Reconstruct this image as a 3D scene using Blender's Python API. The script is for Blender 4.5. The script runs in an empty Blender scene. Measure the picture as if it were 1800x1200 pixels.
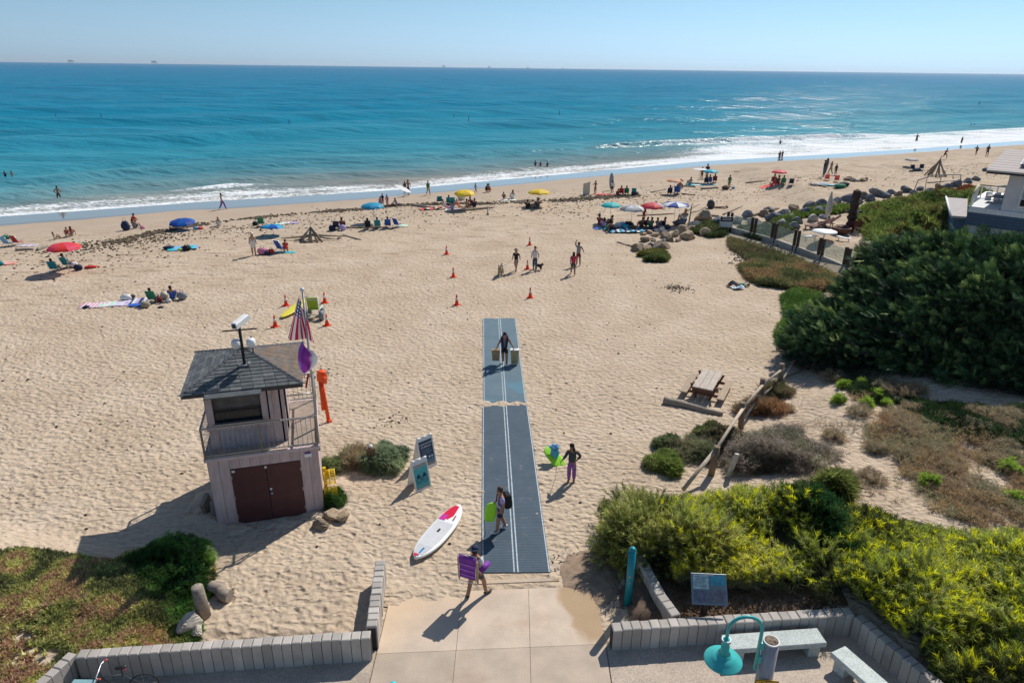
import bpy, math, random
import numpy as np
from mathutils import Vector, Matrix, Euler
random.seed(7); rng = np.random.default_rng(11)
D = bpy.data; SC = bpy.context.scene; COL = SC.collection
PI = math.pi; rad = math.radians

# ------------------------------------------------------------------ camera, sky, sun
CH = 13.8; PITCH = rad(21.85); ROLL = math.atan(22/1800); FPX = 1200.0
F_ = np.array([0, math.cos(PITCH), -math.sin(PITCH)]); R0 = np.array([1., 0, 0]); U0 = np.cross(R0, F_)
R_ = math.cos(ROLL)*R0 + math.sin(ROLL)*U0; U_ = np.cross(R_, F_)
cam = D.objects.new('camera', D.cameras.new('camera')); COL.objects.link(cam); SC.camera = cam
cam.matrix_world = Matrix(((R_[0], U_[0], -F_[0], 0), (R_[1], U_[1], -F_[1], 0), (R_[2], U_[2], -F_[2], CH), (0, 0, 0, 1)))
cam.data.sensor_width = 36; cam.data.lens = 24; cam.data.clip_start = .1; cam.data.clip_end = 60000

SUN_AZ = 34.5; SUN_EL = 45.0
world = D.worlds.new('World'); SC.world = world; world.use_nodes = True
wn = world.node_tree; wn.nodes.clear()
wo = wn.nodes.new('ShaderNodeOutputWorld'); wb = wn.nodes.new('ShaderNodeBackground'); sky = wn.nodes.new('ShaderNodeTexSky')
sky.sky_type = 'NISHITA'; sky.sun_disc = False; sky.sun_elevation = rad(SUN_EL); sky.sun_rotation = rad(SUN_AZ)
sky.altitude = 10; sky.air_density = 1.0; sky.dust_density = .35; sky.ozone_density = 2.2
wb.inputs['Strength'].default_value = .09
# the low band of the sky is pale blue sea haze rather than yellow, all the way round
_tc = wn.nodes.new('ShaderNodeTexCoord'); _sx = wn.nodes.new('ShaderNodeSeparateXYZ'); wn.links.new(_tc.outputs['Generated'], _sx.inputs[0])
_bw = wn.nodes.new('ShaderNodeRGBToBW'); wn.links.new(sky.outputs[0], _bw.inputs[0])
_vm = wn.nodes.new('ShaderNodeVectorMath'); _vm.operation = 'SCALE'; wn.links.new(_bw.outputs[0], _vm.inputs[3])
_tr = wn.nodes.new('ShaderNodeValToRGB'); wn.links.new(_sx.outputs[2], _tr.inputs[0])
_e = _tr.color_ramp.elements; _e.new(.1)
for _k, (_p, _c) in enumerate([(0., (.62, .86, 1.06)), (.07, (.52, .86, 1.15)), (.25, (.40, .84, 1.26))]): _e[_k].position = _p; _e[_k].color = (*_c, 1)
wn.links.new(_tr.outputs[0], _vm.inputs[0])
_mr = wn.nodes.new('ShaderNodeMapRange'); _mr.inputs[1].default_value = .10; _mr.inputs[2].default_value = .55; _mr.inputs[3].default_value = 1; _mr.inputs[4].default_value = 0
wn.links.new(_sx.outputs[2], _mr.inputs[0])
_mx = wn.nodes.new('ShaderNodeMix'); _mx.data_type = 'RGBA'; wn.links.new(_mr.outputs[0], _mx.inputs[0]); wn.links.new(sky.outputs[0], _mx.inputs[6]); wn.links.new(_vm.outputs[0], _mx.inputs[7])
wn.links.new(_mx.outputs[2], wb.inputs[0]); wn.links.new(wb.outputs[0], wo.inputs[0])
sl = D.lights.new('sun', 'SUN'); sl.energy = 4.3; sl.angle = rad(.5); sl.color = (1, .95, .87)
so = D.objects.new('sun', sl); COL.objects.link(so)
sd = Vector((math.sin(rad(SUN_AZ))*math.cos(rad(SUN_EL)), math.cos(rad(SUN_AZ))*math.cos(rad(SUN_EL)), math.sin(rad(SUN_EL))))
so.rotation_euler = sd.to_track_quat('Z', 'Y').to_euler(); so.location = (20, 30, 60)
SC.view_settings.view_transform = 'Standard'; SC.view_settings.look = 'None'; SC.view_settings.exposure = 0.16; SC.view_settings.gamma = 1
SC.view_settings.use_curve_mapping = False
SC.cycles.use_denoising = True
SC.cycles.max_bounces = 6; SC.cycles.transparent_max_bounces = 6; SC.cycles.caustics_reflective = False; SC.cycles.caustics_refractive = False
SC.cycles.volume_bounces = 0; SC.cycles.sample_clamp_indirect = 4

# ------------------------------------------------------------------ terrain
def ray(u, v):
    d = F_*FPX + R_*(u-900) + U_*(600-v); return d/np.linalg.norm(d)
def atz(u, v, z=0.):
    d = ray(u, v); t = (z-CH)/d[2]; return np.array([0, 0, CH])+d*t
SEA = -1.0
shore_px = [(-500, 437), (-200, 402), (0, 380), (200, 366), (390, 352), (550, 343), (700, 333), (900, 314), (1000, 305), (1240, 283), (1440, 272), (1600, 262), (1800, 247), (1950, 236), (2100, 227)]
shp = np.array([atz(u, v, SEA)[:2] for u, v in shore_px])
shp = np.vstack([[-260, shp[0][1]-100], shp, [420, shp[-1][1]+(420-shp[-1][0])*.52]])
def yshore(x): return np.interp(x, shp[:, 0], shp[:, 1])
def sstep(t): t = np.clip(t, 0, 1); return t*t*(3-2*t)
_g = rng.random((256, 256))
def vnoise(x, y):
    x = np.asarray(x, float); y = np.asarray(y, float)
    xi = np.floor(x).astype(int); yi = np.floor(y).astype(int); fx = sstep(x-xi); fy = sstep(y-yi)
    a = _g[xi % 256, yi % 256]; b = _g[(xi+1) % 256, yi % 256]; c = _g[xi % 256, (yi+1) % 256]; d = _g[(xi+1) % 256, (yi+1) % 256]
    return (a*(1-fx)+b*fx)*(1-fy)+(c*(1-fx)+d*fx)*fy
def fbm(x, y, o=4):
    s = 0; a = .5
    for k in range(o): s = s+a*vnoise(x*2**k+17.3*k, y*2**k+5.1*k); a *= .5
    return s
fence_y = [8, 12.5, 13.4, 16.2, 18.5, 21.1, 24.5, 26.8, 28.4, 31.1, 33.6, 38, 42, 46, 52, 62, 75]
fence_x = [9.7, 9.3, 2.8, 3.8, 5.2, 7.24, 9.35, 10.9, 12.3, 14.0, 15.7, 18.0, 20, 21.5, 22.5, 21, 30]
def shore_dist(x, y): return (yshore(x)-y)*.87
def hgt(x, y):
    x = np.asarray(x, float); y = np.asarray(y, float)
    s = shore_dist(x, y)
    h = SEA+.045*s
    h = np.where(s > 6, -.73+.73*sstep((s-6)/16), h)
    h = np.minimum(h, .0)
    h = h+.10*(fbm(x*.22, y*.22, 3)-.45)*sstep((s-8)/10)*sstep((y-17)/6)
    d = x-np.interp(y, fence_y, fence_x)
    dune = sstep(d/5)*(.55+.9*sstep((y-14)/6)*fbm(x*.25+9, y*.25, 3))*sstep((s-10)/10)
    h = h+dune*np.maximum(sstep((y-13.4)/1.2), sstep((x-9.3-(13.9-y)*.43)/.3))
    # ground behind the planting walls
    h = h+.30*sstep((x-2.9-.18*(y-13.9))/.6)*sstep((y-14.0)/.3)*(1-sstep(d/3))*(1-sstep((y-15.8)/1.5))
    # ice plant bank on the left
    lb = sstep((-8.0-.25*(y-12)-x)/1.3)*np.maximum(sstep((y-12.2)/.2), sstep((-10.4-x)/.2))*(1-sstep((y-14.2-.25*(-8-x))/2.2))
    h = h+.5*lb
    h = h+.10*sstep((-3.9-x)/.5)*sstep((y-13.4)/.4)*(1-sstep((y-16)/2))
    # plaza and path lie a little below the slabs
    yl = np.where(x < -.5, 12.28+.105*(x+10.25), 13.42+.1*(x-2.63))
    pl = (1-sstep((y-yl+.08)/.1))*(1-sstep((x-(9.12+(13.9-y)*.43))/.1))*sstep((x+10.62)/.15)
    path = sstep((x+3.55)/.12)*sstep((2.55-x)/.3)*(1-sstep((y-15.35)/.3))
    h = h*(1-pl)-.05*pl
    h = h*(1-path)-.05*path
    return h
def P(u, v, dz=0.):
    z = 0.
    for _ in range(14):
        p = atz(u, v, z+dz); z = .5*z+.5*float(hgt(p[0], p[1]))
    p = atz(u, v, z+dz); return (float(p[0]), float(p[1]), float(hgt(p[0], p[1])))

# ------------------------------------------------------------------ materials
_mc = {}
def srgb(c):
    if isinstance(c, str):
        c = [int(c[i:i+2], 16)/255 for i in (0, 2, 4)]; return tuple(((x+.055)/1.055)**2.4 if x > .04045 else x/12.92 for x in c)
    return tuple(c)
def M(name, col=(.5, .5, .5), rough=.7, var=.15, scale=6., bump=.0, metal=0., spec=.3, bscale=None, trans=0., stretch=None):
    if name in _mc: return _mc[name]
    m = D.materials.new(name); m.use_nodes = True; nt = m.node_tree; b = nt.nodes['Principled BSDF']
    c = srgb(col)
    b.inputs['Roughness'].default_value = rough; b.inputs['Metallic'].default_value = metal; b.inputs['Specular IOR Level'].default_value = spec
    tc = nt.nodes.new('ShaderNodeTexCoord'); nz = nt.nodes.new('ShaderNodeTexNoise'); nz.inputs['Scale'].default_value = scale; nz.inputs['Detail'].default_value = 5
    src = tc.outputs['Object']
    if stretch:
        mp = nt.nodes.new('ShaderNodeMapping'); mp.inputs['Scale'].default_value = stretch; nt.links.new(src, mp.inputs[0]); src = mp.outputs[0]
    nt.links.new(src, nz.inputs['Vector'])
    rp = nt.nodes.new('ShaderNodeValToRGB'); rp.color_ramp.elements[0].position = .3; rp.color_ramp.elements[1].position = .7
    rp.color_ramp.elements[0].color = (*[max(0, x*(1-var)) for x in c], 1); rp.color_ramp.elements[1].color = (*[min(1, x*(1+var)) for x in c], 1)
    oi = nt.nodes.new('ShaderNodeObjectInfo'); mm = nt.nodes.new('ShaderNodeMapRange'); mm.inputs[3].default_value = .90; mm.inputs[4].default_value = 1.10; nt.links.new(oi.outputs['Random'], mm.inputs[0])
    hs_ = nt.nodes.new('ShaderNodeHueSaturation'); nt.links.new(mm.outputs[0], hs_.inputs['Value']); nt.links.new(rp.outputs[0], hs_.inputs['Color'])
    nt.links.new(nz.outputs['Fac'], rp.inputs[0]); nt.links.new(hs_.outputs[0], b.inputs['Base Color'])
    if bump:
        bn = nt.nodes.new('ShaderNodeBump'); bn.inputs['Strength'].default_value = bump; bn.inputs['Distance'].default_value = .02
        n2 = nt.nodes.new('ShaderNodeTexNoise'); n2.inputs['Scale'].default_value = bscale or scale*3; n2.inputs['Detail'].default_value = 6
        nt.links.new(src, n2.inputs['Vector']); nt.links.new(n2.outputs['Fac'], bn.inputs['Height']); nt.links.new(bn.outputs[0], b.inputs['Normal'])
    if trans:
        t = nt.nodes.new('ShaderNodeBsdfTranslucent'); mx = nt.nodes.new('ShaderNodeMixShader'); mx.inputs[0].default_value = trans
        nt.links.new(rp.outputs[0], t.inputs[0]); nt.links.new(b.outputs[0], mx.inputs[1]); nt.links.new(t.outputs[0], mx.inputs[2])
        nt.links.new(mx.outputs[0], nt.nodes['Material Output'].inputs[0])
    _mc[name] = m; return m
def nodes(name):
    m = D.materials.new(name); m.use_nodes = True; nt = m.node_tree
    def N(t, **k):
        n = nt.nodes.new('ShaderNode'+t)
        for a, v in k.items():
            if a in n.inputs.keys() if not a.startswith('_') else False: n.inputs[a].default_value = v
            else: setattr(n, a.lstrip('_'), v)
        return n
    return m, nt, N, nt.nodes['Principled BSDF'], nt.links.new
def math_(N, L, op, a, b=None, clamp=False):
    n = N('Math'); n.operation = op; n.use_clamp = clamp
    for i, x in enumerate((a, b)):
        if x is None: continue
        if isinstance(x, (int, float)): n.inputs[i].default_value = x
        else: L(x, n.inputs[i])
    return n.outputs[0]
def ramp(N, L, fac, stops):
    r = N('ValToRGB'); e = r.color_ramp.elements
    while len(e) < len(stops): e.new(.5)
    for k, (p, c) in enumerate(stops):
        e[k].position = p; e[k].color = (*(c if len(c) == 3 else c[:3]), 1)
    L(fac, r.inputs[0]); return r.outputs[0]
def mixc(N, L, fac, a, b):
    n = N('Mix'); n.data_type = 'RGBA'
    if isinstance(fac, (int, float)): n.inputs[0].default_value = fac
    else: L(fac, n.inputs[0])
    for i, x in ((6, a), (7, b)):
        if isinstance(x, tuple): n.inputs[i].default_value = (*x, 1)
        else: L(x, n.inputs[i])
    return n.outputs[2]
def mrange(N, L, v, a, b, c=0., d=1.):
    n = N('MapRange'); n.inputs[1].default_value = a; n.inputs[2].default_value = b; n.inputs[3].default_value = c; n.inputs[4].default_value = d
    n.interpolation_type = 'SMOOTHSTEP'; L(v, n.inputs[0]); return n.outputs[0]

def leafmat(name, rough=.6, trans=.25):
    m, nt, N, b, L = nodes(name)
    a = N('Attribute'); a.attribute_name = 'tint'
    b.inputs['Roughness'].default_value = rough; b.inputs['Specular IOR Level'].default_value = .25
    t = N('BsdfTranslucent'); mx = N('MixShader'); mx.inputs[0].default_value = trans
    L(a.outputs['Color'], b.inputs['Base Color']); L(a.outputs['Color'], t.inputs[0])
    L(b.outputs[0], mx.inputs[1]); L(t.outputs[0], mx.inputs[2]); L(mx.outputs[0], nt.nodes['Material Output'].inputs[0])
    return m
LEAF = leafmat('leaf_foliage', .55, .4)

# ------------------------------------------------------------------ mesh helpers
class MB:
    def __init__(s): s.v = []; s.f = []; s.mi = []; s.sm = []
    def add(s, vs, fs, mi=0, sm=False):
        o = len(s.v); s.v += [tuple(map(float, p)) for p in vs]
        for f in fs: s.f.append([o+i for i in f]); s.mi.append(mi); s.sm.append(sm)
        return s
    def box(s, c, d, rz=0., R=None, mi=0, ch=0.):
        x, y, z = d[0]/2, d[1]/2, d[2]/2
        m = R if R is not None else Matrix.Rotation(rz, 3, 'Z')
        if ch:
            ps = []
            for zz, k in ((-z, 0), (z-ch, 0), (z, ch)):
                ps += [(-x+k, -y+k, zz), (x-k, -y+k, zz), (x-k, y-k, zz), (-x+k, y-k, zz)]
            fs = [(3, 2, 1, 0), (8, 9, 10, 11)]
            for l in (0, 4):
                for i in range(4): j = (i+1) % 4; fs.append((l+i, l+j, l+4+j, l+4+i))
        else:
            ps = [(-x, -y, -z), (x, -y, -z), (x, y, -z), (-x, y, -z), (-x, -y, z), (x, -y, z), (x, y, z), (-x, y, z)]
            fs = [(3, 2, 1, 0), (4, 5, 6, 7), (0, 1, 5, 4), (1, 2, 6, 5), (2, 3, 7, 6), (3, 0, 4, 7)]
        vs = [Vector(c)+m @ Vector(p) for p in ps]
        return s.add(vs, fs, mi)
    def tube(s, pts, r, n=6, mi=0, cap=True):
        pts = [Vector(p) for p in pts]; rs = r if isinstance(r, (list, tuple)) else [r]*len(pts)
        vs = []; prev = None
        for i, p in enumerate(pts):
            t = (pts[min(i+1, len(pts)-1)]-pts[max(i-1, 0)])
            t = t.normalized() if t.length > 1e-9 else Vector((0, 0, 1))
            if prev is None:
                a = t.orthogonal().normalized()
            else:
                a = prev-t*prev.dot(t); a = a.normalized() if a.length > 1e-6 else t.orthogonal().normalized()
            prev = a; b = t.cross(a)
            for k in range(n):
                an = 2*PI*k/n; vs.append(p+(a*math.cos(an)+b*math.sin(an))*rs[i])
        fs = []
        for i in range(len(pts)-1):
            for k in range(n): j = (k+1) % n; fs.append((i*n+k, i*n+j, (i+1)*n+j, (i+1)*n+k))
        s.add(vs, fs, mi, True)
        if cap:
            o = len(s.v)-len(vs)
            s.f.append([o+k for k in reversed(range(n))]); s.mi.append(mi); s.sm.append(False)
            s.f.append([o+(len(pts)-1)*n+k for k in range(n)]); s.mi.append(mi); s.sm.append(False)
        return s
    def lathe(s, prof, n=16, c=(0, 0, 0), mi=0, sm=True):
        vs = []
        for r, z in prof:
            for k in range(n): a = 2*PI*k/n; vs.append((c[0]+r*math.cos(a), c[1]+r*math.sin(a), c[2]+z))
        fs = []
        for i in range(len(prof)-1):
            for k in range(n): j = (k+1) % n; fs.append((i*n+k, i*n+j, (i+1)*n+j, (i+1)*n+k))
        s.add(vs, fs, mi, sm); o = len(s.v)-len(vs)
        if prof[0][0] > 1e-4: s.f.append([o+k for k in reversed(range(n))]); s.mi.append(mi); s.sm.append(False)
        if prof[-1][0] > 1e-4: s.f.append([o+(len(prof)-1)*n+k for k in range(n)]); s.mi.append(mi); s.sm.append(False)
        return s
    def blob(s, c, r, n=8, m=6, jit=0., seed=0, mi=0):
        rr = random.Random(seed); vs = []; fs = []
        for i in range(m+1):
            th = PI*i/m
            for k in range(n):
                ph = 2*PI*k/n; q = 1+rr.uniform(-jit, jit) if 0 < i < m else 1
                vs.append((c[0]+r[0]*q*math.sin(th)*math.cos(ph), c[1]+r[1]*q*math.sin(th)*math.sin(ph), c[2]+r[2]*q*math.cos(th)))
        for i in range(m):
            for k in range(n): j = (k+1) % n; fs.append((i*n+k, (i+1)*n+k, (i+1)*n+j, i*n+j))
        return s.add(vs, fs, mi, jit < .12)
    def prism(s, poly, z0, z1, mi=0):
        n = len(poly); vs = [(x, y, z0) for x, y in poly]+[(x, y, z1) for x, y in poly]
        fs = [list(reversed(range(n))), list(range(n, 2*n))]+[(i, (i+1) % n, n+(i+1) % n, n+i) for i in range(n)]
        return s.add(vs, fs, mi)
    def mesh(s, name):
        me = D.meshes.new(name); me.from_pydata(s.v, [], s.f)
        me.polygons.foreach_set('material_index', s.mi); me.polygons.foreach_set('use_smooth', s.sm); me.update(); return me
_mesh_cache = {}
def cached(key, fn):
    if key not in _mesh_cache:
        r = fn(); _mesh_cache[key] = r.mesh(key) if isinstance(r, MB) else r
    return _mesh_cache[key]
def put(name, me, mats, parent=None, loc=(0, 0, 0), rot=(0, 0, 0), scale=None):
    if isinstance(me, MB): me = me.mesh(name)
    o = D.objects.new(name, me); COL.objects.link(o); o.location = loc; o.rotation_euler = rot
    if scale: o.scale = scale if isinstance(scale, (tuple, list)) else (scale,)*3
    if parent: o.parent = parent
    mats = mats if isinstance(mats, (list, tuple)) else [mats]
    if len(me.materials) == 0:
        for m in mats: me.materials.append(m)
    for i, m in enumerate(mats):
        if i < len(me.materials) and me.materials[i] != m:
            o.material_slots[i].link = 'OBJECT'; o.material_slots[i].material = m
    return o
def tag(o, label, cat, group=None, kind=None):
    o['label'] = label; o['category'] = cat
    if group: o['group'] = group
    if kind: o['kind'] = kind
    return o
def thing(name, label, cat, loc=(0, 0, 0), rz=0., group=None, scale=1., rot=None):
    o = D.objects.new(name, None); COL.objects.link(o); o.location = loc; o.rotation_euler = rot or (0, 0, rz); o.scale = (scale,)*3
    o.empty_display_size = .2
    return tag(o, label, cat, group)
def struct(o): o['kind'] = 'structure'; return o
def stuff(o, label=None, cat=None):
    o['kind'] = 'stuff'
    if label: o['label'] = label
    if cat: o['category'] = cat
    return o
def grid(name, X, Y, Z, mat, attrs=None, smooth=True, mask=None):
    R, C = X.shape; me = D.meshes.new(name); n = R*C
    co = np.stack([X, Y, Z], -1).reshape(-1, 3).astype(np.float32)
    i = np.arange(n).reshape(R, C); q = np.stack([i[:-1, :-1], i[:-1, 1:], i[1:, 1:], i[1:, :-1]], -1).reshape(-1, 4)
    if mask is not None: q = q[mask.reshape(-1)]
    me.vertices.add(n); me.vertices.foreach_set('co', co.ravel())
    me.loops.add(q.size); me.loops.foreach_set('vertex_index', q.ravel().astype(np.int32))
    me.polygons.add(len(q)); me.polygons.foreach_set('loop_start', np.arange(0, q.size, 4, dtype=np.int32))
    me.update(calc_edges=True)
    me.polygons.foreach_set('use_smooth', np.full(len(q), smooth))
    for k, a in (attrs or {}).items():
        at = me.attributes.new(k, 'FLOAT', 'POINT'); at.data.foreach_set('value', a.reshape(-1).astype(np.float32))
    me.materials.append(mat); o = D.objects.new(name, me); COL.objects.link(o); return o
def trimesh(name, V, tint, mat, parent=None, loc=(0, 0, 0)):
    """V: (n,3,3) triangles, tint: (n,3) or (n,3,3) colour"""
    n = len(V); me = D.meshes.new(name)
    me.vertices.add(n*3); me.vertices.foreach_set('co', V.astype(np.float32).ravel())
    me.loops.add(n*3); me.loops.foreach_set('vertex_index', np.arange(n*3, dtype=np.int32))
    me.polygons.add(n); me.polygons.foreach_set('loop_start', np.arange(0, n*3, 3, dtype=np.int32)); me.update(calc_edges=True)
    if tint.ndim == 2: tint = np.repeat(tint[:, None, :], 3, 1)
    c = np.ones((n*3, 4), np.float32); c[:, :3] = tint.reshape(-1, 3)
    at = me.attributes.new('tint', 'FLOAT_COLOR', 'POINT'); at.data.foreach_set('color', c.ravel())
    me.materials.append(mat); o = D.objects.new(name, me); COL.objects.link(o); o.location = loc
    if parent: o.parent = parent
    return o
def frames(dirs, roll=None):
    """rotation matrices whose z axis is dirs"""
    z = dirs/np.linalg.norm(dirs, axis=1, keepdims=True); n = len(z)
    r = rng.normal(size=(n, 3)); x = np.cross(r, z); x /= np.linalg.norm(x, axis=1, keepdims=True); y = np.cross(z, x)
    return np.stack([x, y, z], -1)
GAIN = 1.75
def scatter_sprays(proto, pos, dirs, size, tint, shade=None, var=.18):
    """proto (T,3,3) along +z"""
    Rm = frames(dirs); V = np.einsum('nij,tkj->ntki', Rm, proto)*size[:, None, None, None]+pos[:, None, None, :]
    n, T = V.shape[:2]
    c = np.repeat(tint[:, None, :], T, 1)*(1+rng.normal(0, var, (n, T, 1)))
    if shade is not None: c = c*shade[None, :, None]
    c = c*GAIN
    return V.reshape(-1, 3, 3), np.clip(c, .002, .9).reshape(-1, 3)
def spray_proto(T, L, spread, leaf, width, droop=0., r_=None):
    r = r_ or np.random.default_rng(3); out = []
    for i in range(T):
        t = (i+.5)/T; a = r.uniform(0, 2*PI); base = np.array([0, 0, L*t*.85])
        d = np.array([math.cos(a)*spread, math.sin(a)*spread, 1-.3*t]); d /= np.linalg.norm(d); d[2] -= droop
        s = np.cross(d, [math.cos(a+1.3), math.sin(a+1.3), .2]); s /= np.linalg.norm(s)+1e-9
        ll = leaf*r.uniform(.7, 1.2); w = width*r.uniform(.8, 1.2)
        out.append([base-s*w, base+s*w, base+d*ll])
    return np.array(out)
def inpoly(x, y, poly):
    poly = np.asarray(poly); c = np.zeros(len(x), bool); n = len(poly); j = n-1
    for i in range(n):
        xi, yi = poly[i]; xj, yj = poly[j]
        k = ((yi > y) != (yj > y)) & (x < (xj-xi)*(y-yi)/(yj-yi+1e-12)+xi); c ^= k; j = i
    return c
def sample_poly(poly, n, edge=0.):
    poly = np.asarray(poly); lo = poly.min(0); hi = poly.max(0); X = np.zeros(0); Y = np.zeros(0)
    while len(X) < n:
        x = rng.uniform(lo[0], hi[0], 2*n+20); y = rng.uniform(lo[1], hi[1], 2*n+20); k = inpoly(x, y, poly)
        X = np.append(X, x[k]); Y = np.append(Y, y[k])
    return X[:n], Y[:n]
def polydist(x, y, poly):
    poly = np.asarray(poly); d = np.full(len(x), 1e9)
    for i in range(len(poly)):
        a = poly[i]; b = poly[(i+1) % len(poly)]; ab = b-a; t = np.clip(((x-a[0])*ab[0]+(y-a[1])*ab[1])/(ab@ab+1e-12), 0, 1)
        d = np.minimum(d, np.hypot(x-a[0]-t*ab[0], y-a[1]-t*ab[1]))
    return d
def blend_tints(pal, n, x=None, y=None, sc=.5):
    pal = np.array([srgb(p) for p in pal]); pal = pal*.84+pal.mean(1, keepdims=True)*.16
    if x is None: k = rng.random(n)
    else: k = np.clip((fbm(x*sc, y*sc, 3)-.25)*2.2+rng.normal(0, .12, n), 0, .999)
    f = k*(len(pal)-1); i = np.minimum(f.astype(int), len(pal)-2); t = (f-i)[:, None]; return pal[i]*(1-t)+pal[i+1]*t
# ------------------------------------------------------------------ sand, sea
def sand_material():
    m, nt, N, b, L = nodes('sand')
    tc = N('TexCoord').outputs['Object']
    s = N('Attribute'); s.attribute_name = 'shore'; s = s.outputs['Fac']
    n1 = N('TexNoise', Scale=.35, Detail=6.); L(tc, n1.inputs['Vector'])
    n2 = N('TexNoise', Scale=6., Detail=8.); L(tc, n2.inputs['Vector'])
    c = ramp(N, L, n1.outputs['Fac'], [(.3, (.46, .36, .262)), (.55, (.52, .418, .312)), (.75, (.57, .465, .36))])
    c2 = ramp(N, L, n2.outputs['Fac'], [(.3, (.86, .84, .82)), (.65, (1.06, 1.05, 1.04))])
    mu = N('Mix'); mu.data_type = 'RGBA'; mu.blend_type = 'MULTIPLY'; mu.inputs[0].default_value = 1; L(c, mu.inputs[6]); L(c2, mu.inputs[7]); c = mu.outputs[2]
    # dark flecks of weed
    n3 = N('TexNoise', Scale=2.2, Detail=9., Roughness=.75); L(tc, n3.inputs['Vector'])
    fl = mrange(N, L, n3.outputs['Fac'], .665, .72); c = mixc(N, L, math_(N, L, 'MULTIPLY', fl, .55), c, (.13, .09, .06))
    # wrack band
    mp = N('Mapping'); mp.inputs['Rotation'].default_value = (0, 0, -.5); mp.inputs['Scale'].default_value = (.35, 1.6, 1); L(tc, mp.inputs[0])
    n4 = N('TexNoise', Scale=1.3, Detail=8., Roughness=.7); L(mp.outputs[0], n4.inputs['Vector'])
    band = math_(N, L, 'MULTIPLY', mrange(N, L, s, 9, 16), mrange(N, L, s, 50, 30))
    wr = math_(N, L, 'MULTIPLY', mrange(N, L, n4.outputs['Fac'], .51, .64), band)
    c = mixc(N, L, math_(N, L, 'MULTIPLY', wr, .62), c, (.19, .13, .085))
    # damp sand
    ns = N('TexNoise', Scale=.12, Detail=4.); L(tc, ns.inputs['Vector'])
    s2 = math_(N, L, 'ADD', s, math_(N, L, 'MULTIPLY', math_(N, L, 'SUBTRACT', ns.outputs['Fac'], .5), 3.))
    c = mixc(N, L, mrange(N, L, s2, 30, 6.5, 0, .62), c, (.37, .29, .225))
    wet = mrange(N, L, s2, 6.9, 6.0)
    c = mixc(N, L, wet, c, (.215, .20, .19))
    L(c, b.inputs['Base Color'])
    r = N('MapRange'); L(wet, r.inputs[0]); r.inputs[3].default_value = .95; r.inputs[4].default_value = .07; L(r.outputs[0], b.inputs['Roughness'])
    sp = N('MapRange'); L(wet, sp.inputs[0]); sp.inputs[3].default_value = .1; sp.inputs[4].default_value = 1.0; L(sp.outputs[0], b.inputs['Specular IOR Level'])
    # relief
    v1 = N('TexVoronoi', Scale=4.6); v1.feature = 'SMOOTH_F1'; v1.inputs['Smoothness'].default_value = .6
    nw = N('TexNoise', Scale=1.7, Detail=2.); L(tc, nw.inputs['Vector'])
    va = N('VectorMath'); va.operation = 'MULTIPLY_ADD'; L(nw.outputs['Color'], va.inputs[0]); va.inputs[1].default_value = (.5, .5, .5); L(tc, va.inputs[2])
    mpv = N('Mapping'); mpv.inputs['Scale'].default_value = (.8, 1.25, 1); mpv.inputs['Rotation'].default_value = (0, 0, .5); L(va.outputs[0], mpv.inputs[0]); L(mpv.outputs[0], v1.inputs['Vector'])
    nf = N('TexNoise', Scale=9., Detail=6., Roughness=.6); L(tc, nf.inputs['Vector'])
    h = math_(N, L, 'ADD', math_(N, L, 'MULTIPLY', v1.outputs['Distance'], 1.), math_(N, L, 'MULTIPLY', nf.outputs['Fac'], .38))
    dry = math_(N, L, 'ADD', math_(N, L, 'MULTIPLY', mrange(N, L, s, 8, 20), .45), math_(N, L, 'MULTIPLY', mrange(N, L, s, 20, 48), .55))
    bp = N('Bump'); L(h, bp.inputs['Height']); bp.inputs['Distance'].default_value = .13
    st = math_(N, L, 'MULTIPLY', dry, .75); L(st, bp.inputs['Strength']); L(bp.outputs[0], b.inputs['Normal'])
    return m
SAND = sand_material()
# heightmap tile of footprints (20 m square, 4 cm cells)
TN = 512; TS = 20.0; tile = np.zeros((TN, TN)); ys, xs = np.mgrid[-7:8, -7:8]; cell = TS/TN
for _ in range(6800):
    cx, cy = rng.integers(0, TN, 2); an = rng.uniform(0, PI) if rng.random() < .4 else rng.normal(1.45, .3); a = rng.uniform(.045, .075); bb = a*rng.uniform(1.5, 2.4)
    dx = xs*cell; dy = ys*cell; p = (dx*math.cos(an)+dy*math.sin(an))/bb; q = (-dx*math.sin(an)+dy*math.cos(an))/a; r2 = p*p+q*q
    k = -np.exp(-r2*1.1)*rng.uniform(.03, .085)+.026*np.exp(-(np.sqrt(r2)-1.5)**2*4)
    ix = (cx+xs) % TN; iy = (cy+ys) % TN
    tile[ix, iy] = np.minimum(tile[ix, iy]*.75+k, tile[ix, iy]*.5+k*1.0)
tile -= tile.mean()
def tile_at(x, y):
    def s_(x, y):
        fx = (x/cell) % TN; fy = (y/cell) % TN; ix = fx.astype(int); iy = fy.astype(int); tx = fx-ix; ty = fy-iy; ix1 = (ix+1) % TN; iy1 = (iy+1) % TN; ix %= TN; iy %= TN
        return (tile[ix, iy]*(1-tx)+tile[ix1, iy]*tx)*(1-ty)+(tile[ix, iy1]*(1-tx)+tile[ix1, iy1]*tx)*ty
    w = sstep((fbm(x*.07+3, y*.07, 2)-.2)*3)
    return s_(x, y)*w+s_(x*.6-y*.8+7, x*.8+y*.6+3)*(1-w)
MAT_L = (-1.27, 38.0); MAT_0 = (.205, 16.1)
def mat_x(y): return MAT_0[0]+(y-16.1)/(38-16.1)*(-.77-MAT_0[0])
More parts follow.
